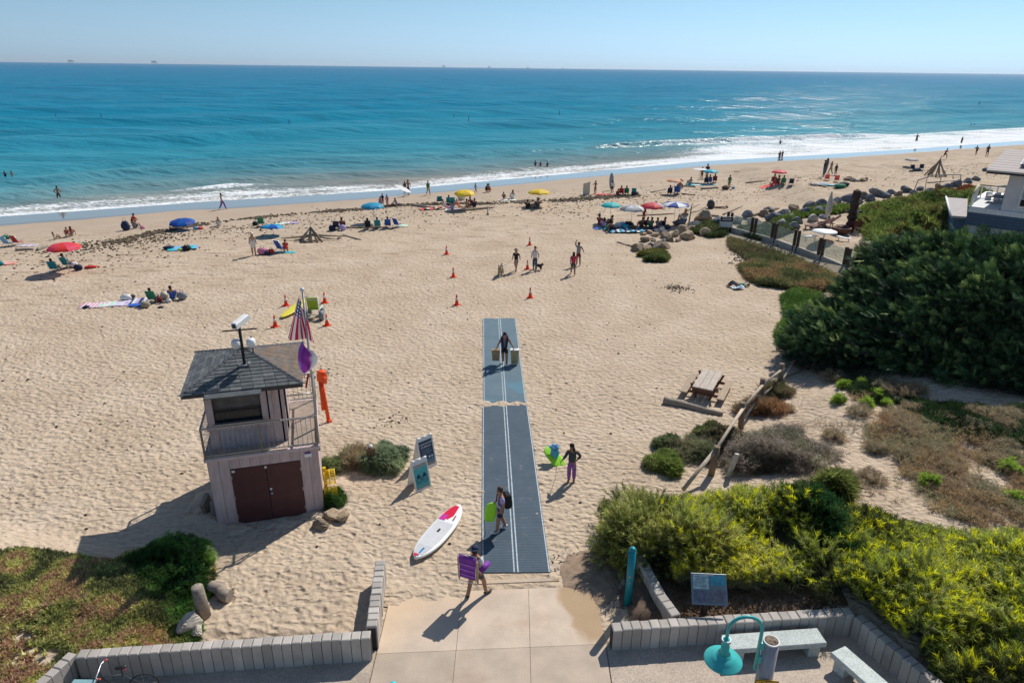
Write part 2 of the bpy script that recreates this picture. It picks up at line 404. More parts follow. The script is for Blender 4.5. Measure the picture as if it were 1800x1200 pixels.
def foot_mask(x, y):
    s = shore_dist(x, y); k = sstep((s-11)/9)*sstep((y-13.1)/.8)
    path = sstep((x+3.9)/.2)*sstep((2.9-x)/.3)*(1-sstep((y-15.5)/.5)); k = k*(1-path)
    mt = (1-sstep((np.abs(x-mat_x(y))-1.0)/.25))*(y < 38.3)*(y > 15); k = k*(1-mt)
    return k*np.clip(.15+1.5*fbm(x*.16+5, y*.12, 3)+.25*(fbm(x*.9, y*.9, 2)-.4), .2, 1.35)
A = np.radians(np.linspace(-45, 46, 740)); Tn = np.tan(A)
Rr = np.concatenate([np.arange(10.8, 30, .062), 30*np.exp(np.linspace(0, math.log(190/30), 420))])
X = Tn[None, :]*Rr[:, None]*np.ones_like(Rr)[:, None]; Y = Rr[:, None]*np.ones_like(Tn)[None, :]
S = shore_dist(X, Y)
Z = hgt(X, Y)
Z = Z+tile_at(X, Y)*1.0*foot_mask(X, Y)
qm = (S[:-1, :-1] > -4)
sand = struct(grid('sand_beach', X, Y, Z, SAND, {'shore': S}, mask=qm))
# inland ground behind and beside the view, one sheet out to the horizon
base = MB(); ring = [(-14000, -2500), (14000, -2500), (14000, 10.8), (Tn[-1]*10.8, 10.8), (Tn[0]*10.8, 10.8), (-14000, 10.8)]
struct(put('inland_ground', MB().add([(x, y, -.06) for x, y in ring], [list(range(6))]), M('inland_ground', (.25, .2, .14), .9, .3, .2)))
for sx, nm in ((-1, 'sand_coast'), (1, 'sand_coast')):
    xs_ = Tn[0] if sx < 0 else Tn[-1]
    rows = np.linspace(10.8, 190, 60); colsn = np.array([0, .2, .5, 1, 2, 4, 8, 20.])
    XX = rows[:, None]*xs_+sx*colsn[None, :]*60; YY = rows[:, None]+0*XX
    if sx > 0: YY = YY+np.maximum(0, XX-rows[:, None]*xs_)*.52*(rows[:, None]-10.8)/180
    else: YY = YY-np.maximum(0, rows[:, None]*xs_-XX)*.3*(rows[:, None]-10.8)/180
    SS = shore_dist(XX, YY); struct(grid(nm, XX, YY, np.maximum(hgt(np.clip(XX, -250, 400), YY), -1.6), SAND, {'shore': SS}, mask=(SS[:-1, :-1] > -12)))

def water_material():
    m, nt, N, b, L = nodes('sea_water')
    tc = N('TexCoord').outputs['Object']
    w = N('Attribute'); w.attribute_name = 'off'; w = w.outputs['Fac']
    fa = N('Attribute'); fa.attribute_name = 'foam'; fa = fa.outputs['Fac']
    mpc = N('Mapping'); mpc.inputs['Rotation'].default_value = (0, 0, -.25); mpc.inputs['Scale'].default_value = (.25, 1, 1); L(tc, mpc.inputs[0])
    nc = N('TexNoise', Scale=.02, Detail=5.); L(mpc.outputs[0], nc.inputs['Vector'])
    w2 = math_(N, L, 'ADD', w, math_(N, L, 'MULTIPLY', math_(N, L, 'SUBTRACT', nc.outputs['Fac'], .5), 30.))
    lw = math_(N, L, 'LOGARITHM', math_(N, L, 'MAXIMUM', w2, 1.), 10.)
    c = ramp(N, L, math_(N, L, 'DIVIDE', lw, 4.), [(.0, (.27, .25, .21)), (.22, (.20, .235, .225)), (.31, (.10, .25, .29)), (.41, (.03, .235, .315)), (.56, (.004, .185, .30)), (.75, (.0, .15, .285)), (1., (.0, .125, .265))])
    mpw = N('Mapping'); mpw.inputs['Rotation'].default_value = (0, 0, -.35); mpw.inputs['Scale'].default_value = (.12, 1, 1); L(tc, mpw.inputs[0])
    nw = N('TexNoise', Scale=.16, Detail=9., Roughness=.72); L(mpw.outputs[0], nw.inputs['Vector']); sw = ramp(N, L, nw.outputs['Fac'], [(.3, (.45, .62, .68)), (.48, (.96, .97, .98)), (.68, (1.6, 1.34, 1.24))])  # wind patches plus wave-shading and sky-reflection streaks put into the water colour
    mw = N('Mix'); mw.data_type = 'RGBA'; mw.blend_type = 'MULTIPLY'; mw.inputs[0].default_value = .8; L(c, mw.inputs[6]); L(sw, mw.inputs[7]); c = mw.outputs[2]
    # foam lace
    n1 = N('TexNoise', Scale=1.7, Detail=7., Roughness=.7); mp = N('Mapping'); mp.inputs['Rotation'].default_value = (0, 0, -.5); mp.inputs['Scale'].default_value = (.5, 1.3, 1); L(tc, mp.inputs[0]); L(mp.outputs[0], n1.inputs['Vector'])
    v = N('TexVoronoi', Scale=1.9); v.feature = 'DISTANCE_TO_EDGE'
    nd = N('TexNoise', Scale=.9, Detail=4.); L(mp.outputs[0], nd.inputs['Vector'])
    va = N('VectorMath'); va.operation = 'MULTIPLY_ADD'; L(nd.outputs['Color'], va.inputs[0]); va.inputs[1].default_value = (1.6, 1.6, 1.6); L(mp.outputs[0], va.inputs[2]); L(va.outputs[0], v.inputs['Vector'])
    lace = math_(N, L, 'SUBTRACT', 1., mrange(N, L, v.outputs['Distance'], .0, .22))
    k = math_(N, L, 'ADD', math_(N, L, 'MULTIPLY', n1.outputs['Fac'], .75), math_(N, L, 'MULTIPLY', lace, .25))
    th = math_(N, L, 'SUBTRACT', .93, math_(N, L, 'MULTIPLY', fa, .75))
    f = mrange(N, L, math_(N, L, 'SUBTRACT', k, th), -.07, .20)
    f = math_(N, L, 'MULTIPLY', f, math_(N, L, 'MINIMUM', math_(N, L, 'MULTIPLY', fa, 6.), 1.))
    c = mixc(N, L, f, c, (.82, .84, .85)); L(c, b.inputs['Base Color'])
    r = N('MapRange'); L(f, r.inputs[0]); r.inputs[3].default_value = .13; r.inputs[4].default_value = .8; L(r.outputs[0], b.inputs['Roughness'])
    b.inputs['IOR'].default_value = 1.33; b.inputs['Specular IOR Level'].default_value = .13
    # ripples at three sizes, the small ones fading with distance
    def wave(sc, st, rot, det=4.):
        q = N('Mapping'); q.inputs['Rotation'].default_value = (0, 0, rot); q.inputs['Scale'].default_value = st; L(tc, q.inputs[0])
        n = N('TexNoise', Scale=sc, Detail=det, Roughness=.6); L(q.outputs[0], n.inputs['Vector']); return n.outputs['Fac']
    a = wave(1.1, (.45, 1, 1), -.45); bb = wave(.22, (.3, 1, 1), -.4); cc = wave(.035, (.25, 1, 1), -.3, 6.)
    b1 = N('Bump'); L(cc, b1.inputs['Height']); b1.inputs['Distance'].default_value = 6.; b1.inputs['Strength'].default_value = .5
    b2 = N('Bump'); L(bb, b2.inputs['Height']); b2.inputs['Distance'].default_value = 1.3; b2.inputs['Strength'].default_value = .9; L(b1.outputs[0], b2.inputs['Normal'])
    b3 = N('Bump'); L(a, b3.inputs['Height']); b3.inputs['Distance'].default_value = .22; L(mrange(N, L, w, 900, 60, .45, 1.), b3.inputs['Strength']); L(b2.outputs[0], b3.inputs['Normal'])
    b4 = N('Bump'); L(k, b4.inputs['Height']); b4.inputs['Distance'].default_value = .25; L(math_(N, L, 'MULTIPLY', f, .8), b4.inputs['Strength']); L(b3.outputs[0], b4.inputs['Normal'])
    # wind-roughened water mirrors far less of the low sky than a flat sheet would, so the mirror part is held down
    df = N('BsdfDiffuse'); L(c, df.inputs[0]); L(b4.outputs[0], df.inputs['Normal']); gl = N('BsdfGlossy'); L(r.outputs[0], gl.inputs['Roughness']); L(b4.outputs[0], gl.inputs['Normal'])
    fn = N('Fresnel'); fn.inputs[0].default_value = 1.33; L(b4.outputs[0], fn.inputs['Normal'])
    fc = math_(N, L, 'MULTIPLY', math_(N, L, 'MULTIPLY', fn.outputs[0], .34), math_(N, L, 'SUBTRACT', 1., f)); ms = N('MixShader'); L(fc, ms.inputs[0]); L(df.outputs[0], ms.inputs[1]); L(gl.outputs[0], ms.inputs[2]); L(ms.outputs[0], nt.nodes['Material Output'].inputs[0])
    return m
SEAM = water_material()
A2 = np.radians(np.concatenate([np.linspace(-75, -50, 12)[:-1], np.linspace(-50, 52, 520), np.linspace(52, 75, 12)[1:]])); T2 = np.tan(A2)
yr = np.zeros(len(T2))
for i, t in enumerate(T2):
    lo, hi = 5., 900.
    for _ in range(40):
        mid = (lo+hi)/2
        if mid < yshore(t*mid): lo = mid
        else: hi = mid
    yr[i] = lo
wr_ = np.concatenate([np.arange(-1.5, 45, .28), 45*np.exp(np.linspace(0, math.log(14000/45), 330))[0:]])
ca = np.clip(np.cos(A2)*np.cos(A2-0)+.3, .35, 1.2)
YY = yr[None, :]+wr_[:, None]*(yr[None, :]/60)**.6; XX = T2[None, :]*YY
off = (YY-yshore(XX))*.87
def bell(x, c, w): return np.exp(-((x-c)/w)**2)
along = XX*.87+YY*.5
wob = 4*(fbm(along*.03, along*0+2, 3)-.45)
zz = np.zeros_like(XX)
# swells rolling in
for lam, am, ph, k0, k1 in ((26, .55, .3, 40, 400), (17, .28, 1.7, 10, 250), (9, .05, .2, 4, 120), (47, .5, 2.2, 60, 900)):
    phs = off+6*(fbm(along*.02+ph*5, off*.02, 3)-.5)*3
    sq = np.sin(2*PI*phs/lam+ph); zz += am*(sq+.3*sq*sq)*sstep((off-k0*.5)/k0)*(1-sstep((off-k1)/k1))*(.4+1.1*fbm(along*.025+ph, off*.01+ph, 2))
# the curling wave in the middle and the small one on the left
rt = sstep((XX-8)/10)*(1-sstep((XX-75)/30))
c0 = 22+wob*.5; wv = off-c0
zz += 1.15*rt*np.where(wv > 0, np.exp(-(wv/3.2)**2), np.exp(-(wv/1.0)**2))
lt = bell(XX, -37, 4.5)*.5
zz += lt*bell(off, 9.5+wob*.3, 1.0)
for c_, a_ in ((8., .22), (14., .46), (20.5, .52), (28, .60), (39, .6)):
    zz += a_*bell(off, c_+wob, 1.3)*(1-sstep((XX-5)/20))*(.4+fbm(along*.05+c_, along*0, 2))
right = sstep((XX-12)/40)
foam = .80*bell(off, .1, .8+1.5*fbm(along*.12, along*0+9, 2))
foam += .50*np.exp(-np.maximum(off, 0)/(7.5+7*right))*(1+.15*right)
foam += (.25+.35*right)*bell(off, 4+wob*.6, 1.8+2.*right)
foam += .62*right*sstep((XX-22)/16)*bell(off, 13+wob*1.5, 5.5)+.75*sstep((XX-24)/10)*bell(off, 21.5+wob*.5, 2.4)
foam += .30*sstep((XX-55)/25)*bell(off, 7+wob, 5)
foam += lt*2.1*bell(off, 8.9+wob*.3, .9)
foam += .25*bell(off, 13, 8)*(.4+1.2*fbm(along*.04, off*.1, 3))
foam += .36*(1-right)*bell(off, 3.8+wob*.5, 3.2)
foam *= (.30+1.15*fbm(along*.09+4, off*.22, 4))
foam *= .80+.2*right
foam = np.where(off > 45, 0, foam)
zz *= sstep((off+.5)/6)
rip = (fbm(XX*.7, YY*1.4, 3)-.45)*.10*sstep(off/4)*(1-sstep((off-60)/60))
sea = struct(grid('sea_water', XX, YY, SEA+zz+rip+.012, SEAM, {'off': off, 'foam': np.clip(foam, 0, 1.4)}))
# ------------------------------------------------------------------ paths, slabs, walls
def concrete(name, col, scale=1.2, spots=(.2, .15, .1), sandy=0., grit=0.):
    m, nt, N, b, L = nodes(name)
    g = N('NewGeometry').outputs['Position']
    n1 = N('TexNoise', Scale=scale, Detail=8., Roughness=.6); L(g, n1.inputs['Vector'])
    n2 = N('TexNoise', Scale=22., Detail=6.); L(g, n2.inputs['Vector'])
    n3 = N('TexNoise', Scale=.55, Detail=5., Roughness=.65); L(g, n3.inputs['Vector'])
    c = ramp(N, L, n1.outputs['Fac'], [(.3, tuple(x*.86 for x in col)), (.7, tuple(min(1, x*1.12) for x in col))])
    c = mixc(N, L, mrange(N, L, n3.outputs['Fac'], .54, .70, 0, .45), c, spots)
    if grit:
        v = N('TexVoronoi', Scale=38.); L(g, v.inputs['Vector']); vv = ramp(N, L, v.outputs['Color'], [(.2, (.5, .47, .45)), (.8, (1.3, 1.27, 1.22))])
        mu = N('Mix'); mu.data_type = 'RGBA'; mu.blend_type = 'MULTIPLY'; mu.inputs[0].default_value = grit; L(c, mu.inputs[6]); L(vv, mu.inputs[7]); c = mu.outputs[2]
    if sandy:
        sx = N('SeparateXYZ'); L(g, sx.inputs[0])
        q = math_(N, L, 'ADD', math_(N, L, 'MULTIPLY', sx.outputs[1], .55), math_(N, L, 'MULTIPLY', sx.outputs[0], -.42))
        q = math_(N, L, 'ADD', q, math_(N, L, 'MULTIPLY', n1.outputs['Fac'], 1.2))
        c = mixc(N, L, mrange(N, L, q, 8.6, 10.4, 0, sandy), c, (.585, .43, .285))
        # damp run-off stain on the right of the ramp
        st = math_(N, L, 'ADD', math_(N, L, 'MULTIPLY', sx.outputs[0], 1.), math_(N, L, 'MULTIPLY', sx.outputs[1], .32))
        st = math_(N, L, 'ADD', st, math_(N, L, 'MULTIPLY', math_(N, L, 'SUBTRACT', n1.outputs['Fac'], .5), 1.1))
        stm = math_(N, L, 'MULTIPLY', mrange(N, L, st, 6.15, 6.45), mrange(N, L, sx.outputs[1], 13.3, 13.8))
        c = mixc(N, L, math_(N, L, 'MULTIPLY', stm, .75), c, (.33, .215, .11))
    n5 = N('TexNoise', Scale=7., Detail=9., Roughness=.8); L(g, n5.inputs['Vector']); c = mixc(N, L, mrange(N, L, n5.outputs['Fac'], .60, .72, 0, .5), c, tuple(x*.5 for x in col))
    oi = N('ObjectInfo'); hv = N('HueSaturation'); L(mrange(N, L, oi.outputs['Random'], 0, 1, .84, 1.12), hv.inputs['Value']); L(c, hv.inputs['Color']); c = hv.outputs[0]
    L(c, b.inputs['Base Color']); b.inputs['Roughness'].default_value = .85; b.inputs['Specular IOR Level'].default_value = .2
    bp = N('Bump'); L(n2.outputs['Fac'], bp.inputs['Height']); bp.inputs['Strength'].default_value = .35; bp.inputs['Distance'].default_value = .02; L(bp.outputs[0], b.inputs['Normal'])
    return m
SLAB = concrete('ramp_concrete', (.52, .42, .33), 1.3, (.40, .28, .2), sandy=.85)
PLAZA = concrete('plaza_aggregate', (.46, .385, .315), 1., (.28, .23, .19), grit=.42)
BLOCKM = concrete('wall_concrete', (.455, .415, .375), 2.2, (.26, .23, .21))
BENCHM = concrete('bench_concrete', (.50, .55, .53), 2.5, (.35, .36, .33), grit=.35)
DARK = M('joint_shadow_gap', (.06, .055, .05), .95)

# ramp: pieces between the saw joints
xj = [-3.33, -1.33, .56, 2.02]; yj = [8.2, 10.4, 13.32, 15.45]
ramp_o = struct(put('ramp_path', MB().box((-.55, 11.9, -.075), (5.4, 7.2, .06)), M('joint_earth', (.15, .12, .09), .95)))
for a in range(3):
    for c in range(3):
        k = .0
        x0, x1 = xj[a]+.005, xj[a+1]-.005
        if a == 2: x1 = (2.5 if c > 0 else 2.5)
        y0, y1 = yj[c]+.005, yj[c+1]-.005
        sk = .02*(x0+x1)/2
        mb = MB().prism([(x0, y0+x0*.07), (x1, y0+x1*.07), (x1, y1+x1*.07), (x0, y1+x0*.07)], -.045, .0)
        put('slab', mb, SLAB, ramp_o)
struct(put('plaza_pavement', MB().prism([(-14, 6.5), (-3.36, 6.5), (-3.36, 13.2), (-3.6, 13.2), (-14, 12.15)], -.05, -.004), PLAZA))
struct(put('plaza_pavement', MB().prism([(2.53, 6.5), (10.6, 6.5), (10.6, 11.0), (9.15, 14.0), (2.53, 13.6)], -.05, -.004), PLAZA))
struct(put('footpath_edge', MB().prism([(-1.0, 15.62), (1.45, 15.8), (1.45, 15.93), (-1.0, 15.76)], -.05, .02), SLAB))

# retaining walls built of upright concrete posts set side by side
def block_wall(pts, w, th, z0, z1, label, side=1, first=.0, jitter=.012, step=0.):
    L0 = [math.hypot(pts[i+1][0]-pts[i][0], pts[i+1][1]-pts[i][1]) for i in range(len(pts)-1)]
    root = thing('retaining_wall', label, 'wall', (pts[0][0], pts[0][1], 0)); k = 0
    for i, l in enumerate(L0):
        n = max(1, round(l/w)); ww = l/n; a = math.atan2(pts[i+1][1]-pts[i][1], pts[i+1][0]-pts[i][0])
        me = [MB().box((0, 0, 0), (ww-.016, th, 1.), ch=.02).mesh('block') for _ in range(1)][0]
        core = MB().box((l/2, 0, (z0+z1)/2-.03), (l, th-.06, z1-z0-.08))
        put('core', core, DARK, root, (pts[i][0]-pts[0][0], pts[i][1]-pts[0][1], 0), (0, 0, a))
        for j in range(n):
            t = (j+.5)*ww; h = z1-z0+random.uniform(-1, 1)*jitter; off = random.uniform(-1, 1)*.008
            o = put('block', me, BLOCKM, root, (pts[i][0]-pts[0][0]+t*math.cos(a)-off*math.sin(a), pts[i][1]-pts[0][1]+t*math.sin(a)+off*math.cos(a), z0+h/2), (random.uniform(-.006, .006), random.uniform(-.006, .006), a))
            o.scale = (1, 1, h)
    return root
block_wall([(-10.7, 11.2), (-10.4, 12.33)], .25, .24, -.1, .72, 'short grey block wall returning toward the camera at the bottom left corner')
block_wall([(-10.25, 12.28), (-3.42, 13.0)], .235, .27, -.1, .74, 'long grey block retaining wall in front of the ice plant bank')
block_wall([(-3.45, 13.24), (-3.68, 15.75)], .235, .27, -.1, .74, 'block wall running along the left edge of the concrete ramp')
block_wall([(2.63, 13.42), (9.02, 14.06)], .245, .3, -.1, .66, 'grey block wall behind the long bench below the yellow-green bushes')
block_wall([(9.1, 13.9), (10.05, 11.7), (10.9, 9.9)], .235, .28, -.1, .66, 'slanting block wall along the right side of the seating corner')
block_wall([(4.35, 13.83), (4.1, 14.6), (3.78, 16.3)], .24, .26, -.1, .66, 'block wall running toward the sand behind the tall teal post')

# concrete benches
def bench(p0, p1, label, w=.5, z=.46):
    a = math.atan2(p1[1]-p0[1], p1[0]-p0[0]); l = math.hypot(p1[0]-p0[0], p1[1]-p0[1])
    r = thing('concrete_bench', label, 'bench', (p0[0], p0[1], 0), a, 'concrete benches in the seating corner')
    put('seat', MB().box((l/2, 0, z-.07), (l, w, .14), ch=.012), BENCHM, r)
    for t in (.28, l-.28): put('leg', MB().box((t, 0, (z-.14)/2), (.3, w-.04, z-.145), ch=.01), BENCHM, r)
bench((5.45, 13.15), (8.0, 13.42), 'long pale concrete bench parallel to the block wall behind the lamp')
bench((8.22, 12.98), (9.35, 10.6), 'pale concrete bench running out of the bottom edge beside the slanting wall')

# beach access mat in two rolls
def mat_material(name, col, col2, stain=False):
    m, nt, N, b, L = nodes(name)
    g = N('NewGeometry').outputs['Position']; sx = N('SeparateXYZ'); L(g, sx.inputs[0])
    n = N('TexNoise', Scale=1.1, Detail=7., Roughness=.65); L(g, n.inputs['Vector'])
    c = ramp(N, L, n.outputs['Fac'], [(.3, col), (.7, col2)])
    wv = math_(N, L, 'SINE', math_(N, L, 'MULTIPLY', sx.outputs[1], 2*PI/.075))
    wv2 = math_(N, L, 'SINE', math_(N, L, 'MULTIPLY', sx.outputs[0], 2*PI/.11))
    n2 = N('TexNoise', Scale=30., Detail=3.); L(g, n2.inputs['Vector'])
    k = mrange(N, L, wv, -.2, .6, 0, .42); c = mixc(N, L, math_(N, L, 'MULTIPLY', k, n2.outputs['Fac']), c, (.012, .02, .028))
    ns = N('TexNoise', Scale=3.5, Detail=9., Roughness=.75); L(g, ns.inputs['Vector'])
    c = mixc(N, L, mrange(N, L, ns.outputs['Fac'], .56, .74, 0, .35), c, (.50, .38, .26))
    if stain:
        nb = N('TexNoise', Scale=.6, Detail=3.); L(g, nb.inputs['Vector'])
        c = mixc(N, L, math_(N, L, 'MULTIPLY', mrange(N, L, nb.outputs['Fac'], .5, .62, 0, .45), mrange(N, L, sx.outputs[1], 31, 28)), c, (.06, .27, .36))
    L(c, b.inputs['Base Color']); b.inputs['Roughness'].default_value = .75; b.inputs['Specular IOR Level'].default_value = .3
    bp = N('Bump'); L(wv, bp.inputs['Height']); bp.inputs['Distance'].default_value = .008; bp.inputs['Strength'].default_value = .6
    L(bp.outputs[0], b.inputs['Normal']); return m
MATN = mat_material('access_mat_blue_grey', (.055, .085, .115), (.078, .112, .148))
MATF = mat_material('access_mat_faded_blue', (.10, .165, .205), (.135, .20, .24), True)
STRIPE = M('mat_stripe', (.40, .46, .50), .8, .25, 9)
def mat_roll(y0, y1, w0, w1, mat, label, key):
    n = 60; ys = np.linspace(y0, y1, n); r = thing('access_mat', label, 'beach mat', (0, 0, 0), 0, 'access mats laid end to end on the sand')
    def strip(a, b, dz, thick=0.):
        v = []; f = []
        for y in ys:
            t = (y-y0)/(y1-y0); w = w0+(w1-w0)*t; xc = mat_x(y); z = float(hgt(xc, y))+.03+dz+.004*math.sin(y*2.3)
            v += [(xc+a*w/2, y+(xc+a*w/2)*.03, z), (xc+b*w/2, y+(xc+b*w/2)*.03, z)]
        for i in range(n-1): f.append((2*i, 2*i+1, 2*i+3, 2*i+2))
        mb = MB(); mb.add(v, f)
        if thick:
            o = len(v); mb.add([(x, y, z-thick) for x, y, z in v], [(2*i+2, 2*i+3, 2*i+1, 2*i) for i in range(n-1)])
            for s in (0, 1):
                for i in range(n-1): mb.f.append([2*i+s, 2*i+2+s, o+2*i+2+s, o+2*i+s]); mb.mi.append(0); mb.sm.append(False)
            for e in (0, 2*n-2): mb.f.append([e, e+1, o+e+1, o+e]); mb.mi.append(0); mb.sm.append(False)
        return mb
    put('fabric', strip(-1, 1, 0, .05), mat, r)
    for a, b in ((-.985, -.945), (.945, .985), (-.075, -.035), (.035, .075)): put('stripe', strip(a, b, .005), STRIPE, r)
mat_roll(16.12, 26.85, 2.03, 1.98, MATN, 'dark blue-grey access mat, the nearer roll reaching the concrete ramp', 'n')
mat_roll(27.15, 38.0, 1.9, 1.93, MATF, 'faded lighter blue access mat, the farther roll with the man carrying bags', 'f')
# sand blown onto the mat edge
def sand_patch(x, y, r, h, name='sand_drift'):
    n = 14; R = 6; v = [(x, y, h)]; f = []
    rr = random.Random(int(x*100)+int(y*10))
    offs = [rr.uniform(.7, 1.25) for _ in range(n)]
    for i in range(1, R+1):
        t = i/R
        for k in range(n):
            a = 2*PI*k/n; q = r*t*(1+(offs[k]-1)*t); v.append((x+q*math.cos(a), y+q*.8*math.sin(a), h*(1-t*t)-.02*t))
    for k in range(n): f.append((0, 1+k, 1+(k+1) % n))
    for i in range(R-1):
        for k in range(n): j = (k+1) % n; f.append((1+i*n+k, 1+(i+1)*n+k, 1+(i+1)*n+j, 1+i*n+j))
    return v, f
mb = MB()
for x, y, r, h in ((1.02, 23.1, .3, .07), (-1.0, 20.2, .22, .06), (-1.25, 26.95, .5, .06), (-.4, 26.98, .45, .05), (.3, 27.02, .4, .05), (.7, 34.0, .2, .06), (-1.5, 30.6, .2, .06), (-1.2, 22.3, .15, .05), (.95, 25.2, .16, .04), (-1.1, 24.5, .12, .04), (-1.55, 33.2, .16, .05), (.2, 37.9, .3, .04), (-1.0, 37.95, .35, .05), (-1.6, 36.0, .14, .05), (1.1, 20.8, .12, .05), (-.75, 15.95, .22, .04), (1.3, 16.0, .3, .05), (-3.0, 15.35, .6, .05), (-2.2, 15.3, .7, .05), (-1.4, 15.4, .5, .04), (-3.2, 14.9, .3, .03), (.9, 19.0, .1, .04)):
    v, f = sand_patch(x, y, r, h); mb.add(v, f, 0, True)
dr = put('sand_drift', mb, SAND); at = dr.data.attributes.new('shore', 'FLOAT', 'POINT'); at.data.foreach_set('value', np.full(len(dr.data.vertices), 50., np.float32)); stuff(dr, 'little drifts of pale sand lying over the mat edges', 'sand')
# ------------------------------------------------------------------ lifeguard tower
HA = rad(16.2); HO = (-9.36, 18.12)
TW = thing('lifeguard_tower', 'two-storey mauve lifeguard hut with shingled roof and dark red doors', 'lifeguard hut', (HO[0], HO[1], 0), HA)
SID = M('mauve_siding', (.52, .40, .385), .8, .16, 3, bump=.25, stretch=(3, 3, .6))
TRIM = M('mauve_trim', (.52, .41, .40), .75, .12, 4)
DOOR = M('dark_red_door', (.085, .03, .03), .55, .15, 3, spec=.3)
SHG = [M('shingle_grey_%s' % k, c, .9, .2, 7, bump=.4) for k, c in (('slate', (.115, .125, .13)), ('dark', (.085, .095, .10)), ('pale', (.14, .148, .148)))]
SHR = [M('shingle_brown_%s' % k, c, .9, .2, 7, bump=.4) for k, c in (('umber', (.15, .12, .10)), ('grey', (.13, .115, .105)), ('rust', (.175, .125, .09)))]
STEEL = M('galvanised_rail', (.36, .36, .37), .45, .1, 8, metal=.6, spec=.5)
WOODP = M('weathered_rail_wood', (.24, .185, .13), .85, .25, 5, bump=.3)
WHITE = M('white_paint', (.78, .78, .77), .5, .05, 6)
BLACK = M('black_plastic', (.02, .02, .022), .45, .1, 6)
GLASSD = M('dark_window', (.012, .014, .017), .15, .1, 3, spec=.5)
WD, DP, H1 = 3.28, 3.3, 2.42     # lower storey
def boards(x0, y0, x1, y1, z0, z1, name='siding_board', w=.3, holes=(), par=TW, mat=SID, th=.035):
    l = math.hypot(x1-x0, y1-y0); a = math.atan2(y1-y0, x1-x0); n = max(1, round(l/w)); ww = l/n
    for j in range(n):
        segs = [(z0, z1)]
        for (h0, h1, b0, b1) in holes:
            if j*ww < h1-.01 and (j+1)*ww > h0+.01:
                segs = [(s0, s1) for s0, s1 in ((z0, b0), (b1, z1)) if s1-s0 > .03]
        for s0, s1 in segs:
            lo, hi = j*ww, (j+1)*ww
            me = cached('%s_%d_%d' % (name, ww*1000, (s1-s0)*1000), lambda: MB().box((0, 0, 0), (ww-.008, th, s1-s0), ch=.006))
            t = (lo+hi)/2; put(name, me, mat, par, (x0+t*math.cos(a), y0+t*math.sin(a), (s0+s1)/2), (0, 0, a))
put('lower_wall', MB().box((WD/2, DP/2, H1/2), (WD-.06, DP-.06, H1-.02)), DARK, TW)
boards(.0, .0, .62, .0, 0, H1); boards(2.72, .0, WD, .0, 0, H1); boards(.62, .0, 2.72, .0, 2.06, H1, 'header_board')
boards(0, DP, 0, 0, 0, H1); boards(WD, 0, WD, DP, 0, H1); boards(WD, DP, 0, DP, 0, H1)
for x in (.62, 1.675):
    d = put('door', MB().box((.525, -.012, 1.03), (1.04, .05, 2.04), ch=.008), DOOR, TW, (x, 0, 0))
    for z in (.3, 1.0, 1.75): put('hinge', MB().box((.012 if x < 1 else 1.035, -.045, z), (.03, .02, .12)), STEEL, d)
    if x > 1:
        put('handle', MB().lathe([(.0, .0), (.05, .0), (.05, .02), (.03, .05), (0, .055)], 10), STEEL, d, (.07, -.04, 1.0), (PI/2, 0, 0))
        put('lock', MB().lathe([(.0, .0), (.04, .0), (.04, .02), (0, .03)], 10), WHITE, d, (.06, -.04, 1.16), (PI/2, 0, 0))
put('door_sticker', MB().box((.70, -.045, 1.97), (.09, .012, .07)), WHITE, TW); put('door_sticker', MB().box((1.66, -.045, 1.98), (.06, .012, .08)), WHITE, TW)
put('notice_plate', MB().box((2.98, -.028, 2.2), (.22, .015, .12)), WHITE, TW); put('notice_plate', MB().box((2.97, -.03, 2.29), (.18, .015, .07)), M('purple_plate', (.12, .06, .22), .6), TW)
# deck
put('deck_slab', MB().box((WD/2, DP/2+.02, H1+.05), (WD+.16, DP+.2, .10), ch=.01), TRIM, TW)
mb = MB(); n = 52
for k in range(n): mb.box((2.86, .1+k*(DP-.1)/n, H1+.118), (.9, (DP-.1)/n-.012, .03))
stuff(put('deck_planks', mb, M('deck_plank_wood', (.45, .36, .29), .8, .15, 5), TW))
mb = MB()
for k in range(6): mb.box((1.18, .0+k*.085, H1+.118), (2.42, .075, .03))
stuff(put('deck_planks', mb, M('deck_plank_wood'), TW))
# cabin
CX0, CX1, CY0, CY1 = .12, 2.38, .5, 3.1; CZ0, CZ1 = H1+.10, 4.72; WX0, WX1, WZ0, WZ1 = .33, 1.75, 3.42, 4.42
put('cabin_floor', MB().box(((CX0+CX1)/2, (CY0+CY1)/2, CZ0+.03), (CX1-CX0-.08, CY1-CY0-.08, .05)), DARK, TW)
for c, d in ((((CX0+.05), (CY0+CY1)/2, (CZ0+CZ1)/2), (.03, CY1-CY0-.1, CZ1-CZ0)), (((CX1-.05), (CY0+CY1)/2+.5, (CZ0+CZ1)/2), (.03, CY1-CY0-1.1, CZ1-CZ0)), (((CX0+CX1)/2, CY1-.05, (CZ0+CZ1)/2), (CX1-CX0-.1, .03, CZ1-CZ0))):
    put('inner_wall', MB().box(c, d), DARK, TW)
boards(CX0, CY0, CX1-.1, CY0, CZ0, CZ1, w=.27, holes=[(WX0-CX0, WX1-CX0, WZ0, WZ1)])
boards(CX0, CY1, CX0, CY0, CZ0, CZ1); boards(CX1, CY1, CX0, CY1, CZ0, CZ1); boards(CX1, CY0+1.0, CX1, CY1, CZ0, CZ1)
put('lower_panel', MB().box((1.1, CY0-.04, CZ0+.42), (1.35, .04, .84)), M('blue_grey_panel', (.38, .35, .39), .7, .08, 4), TW)
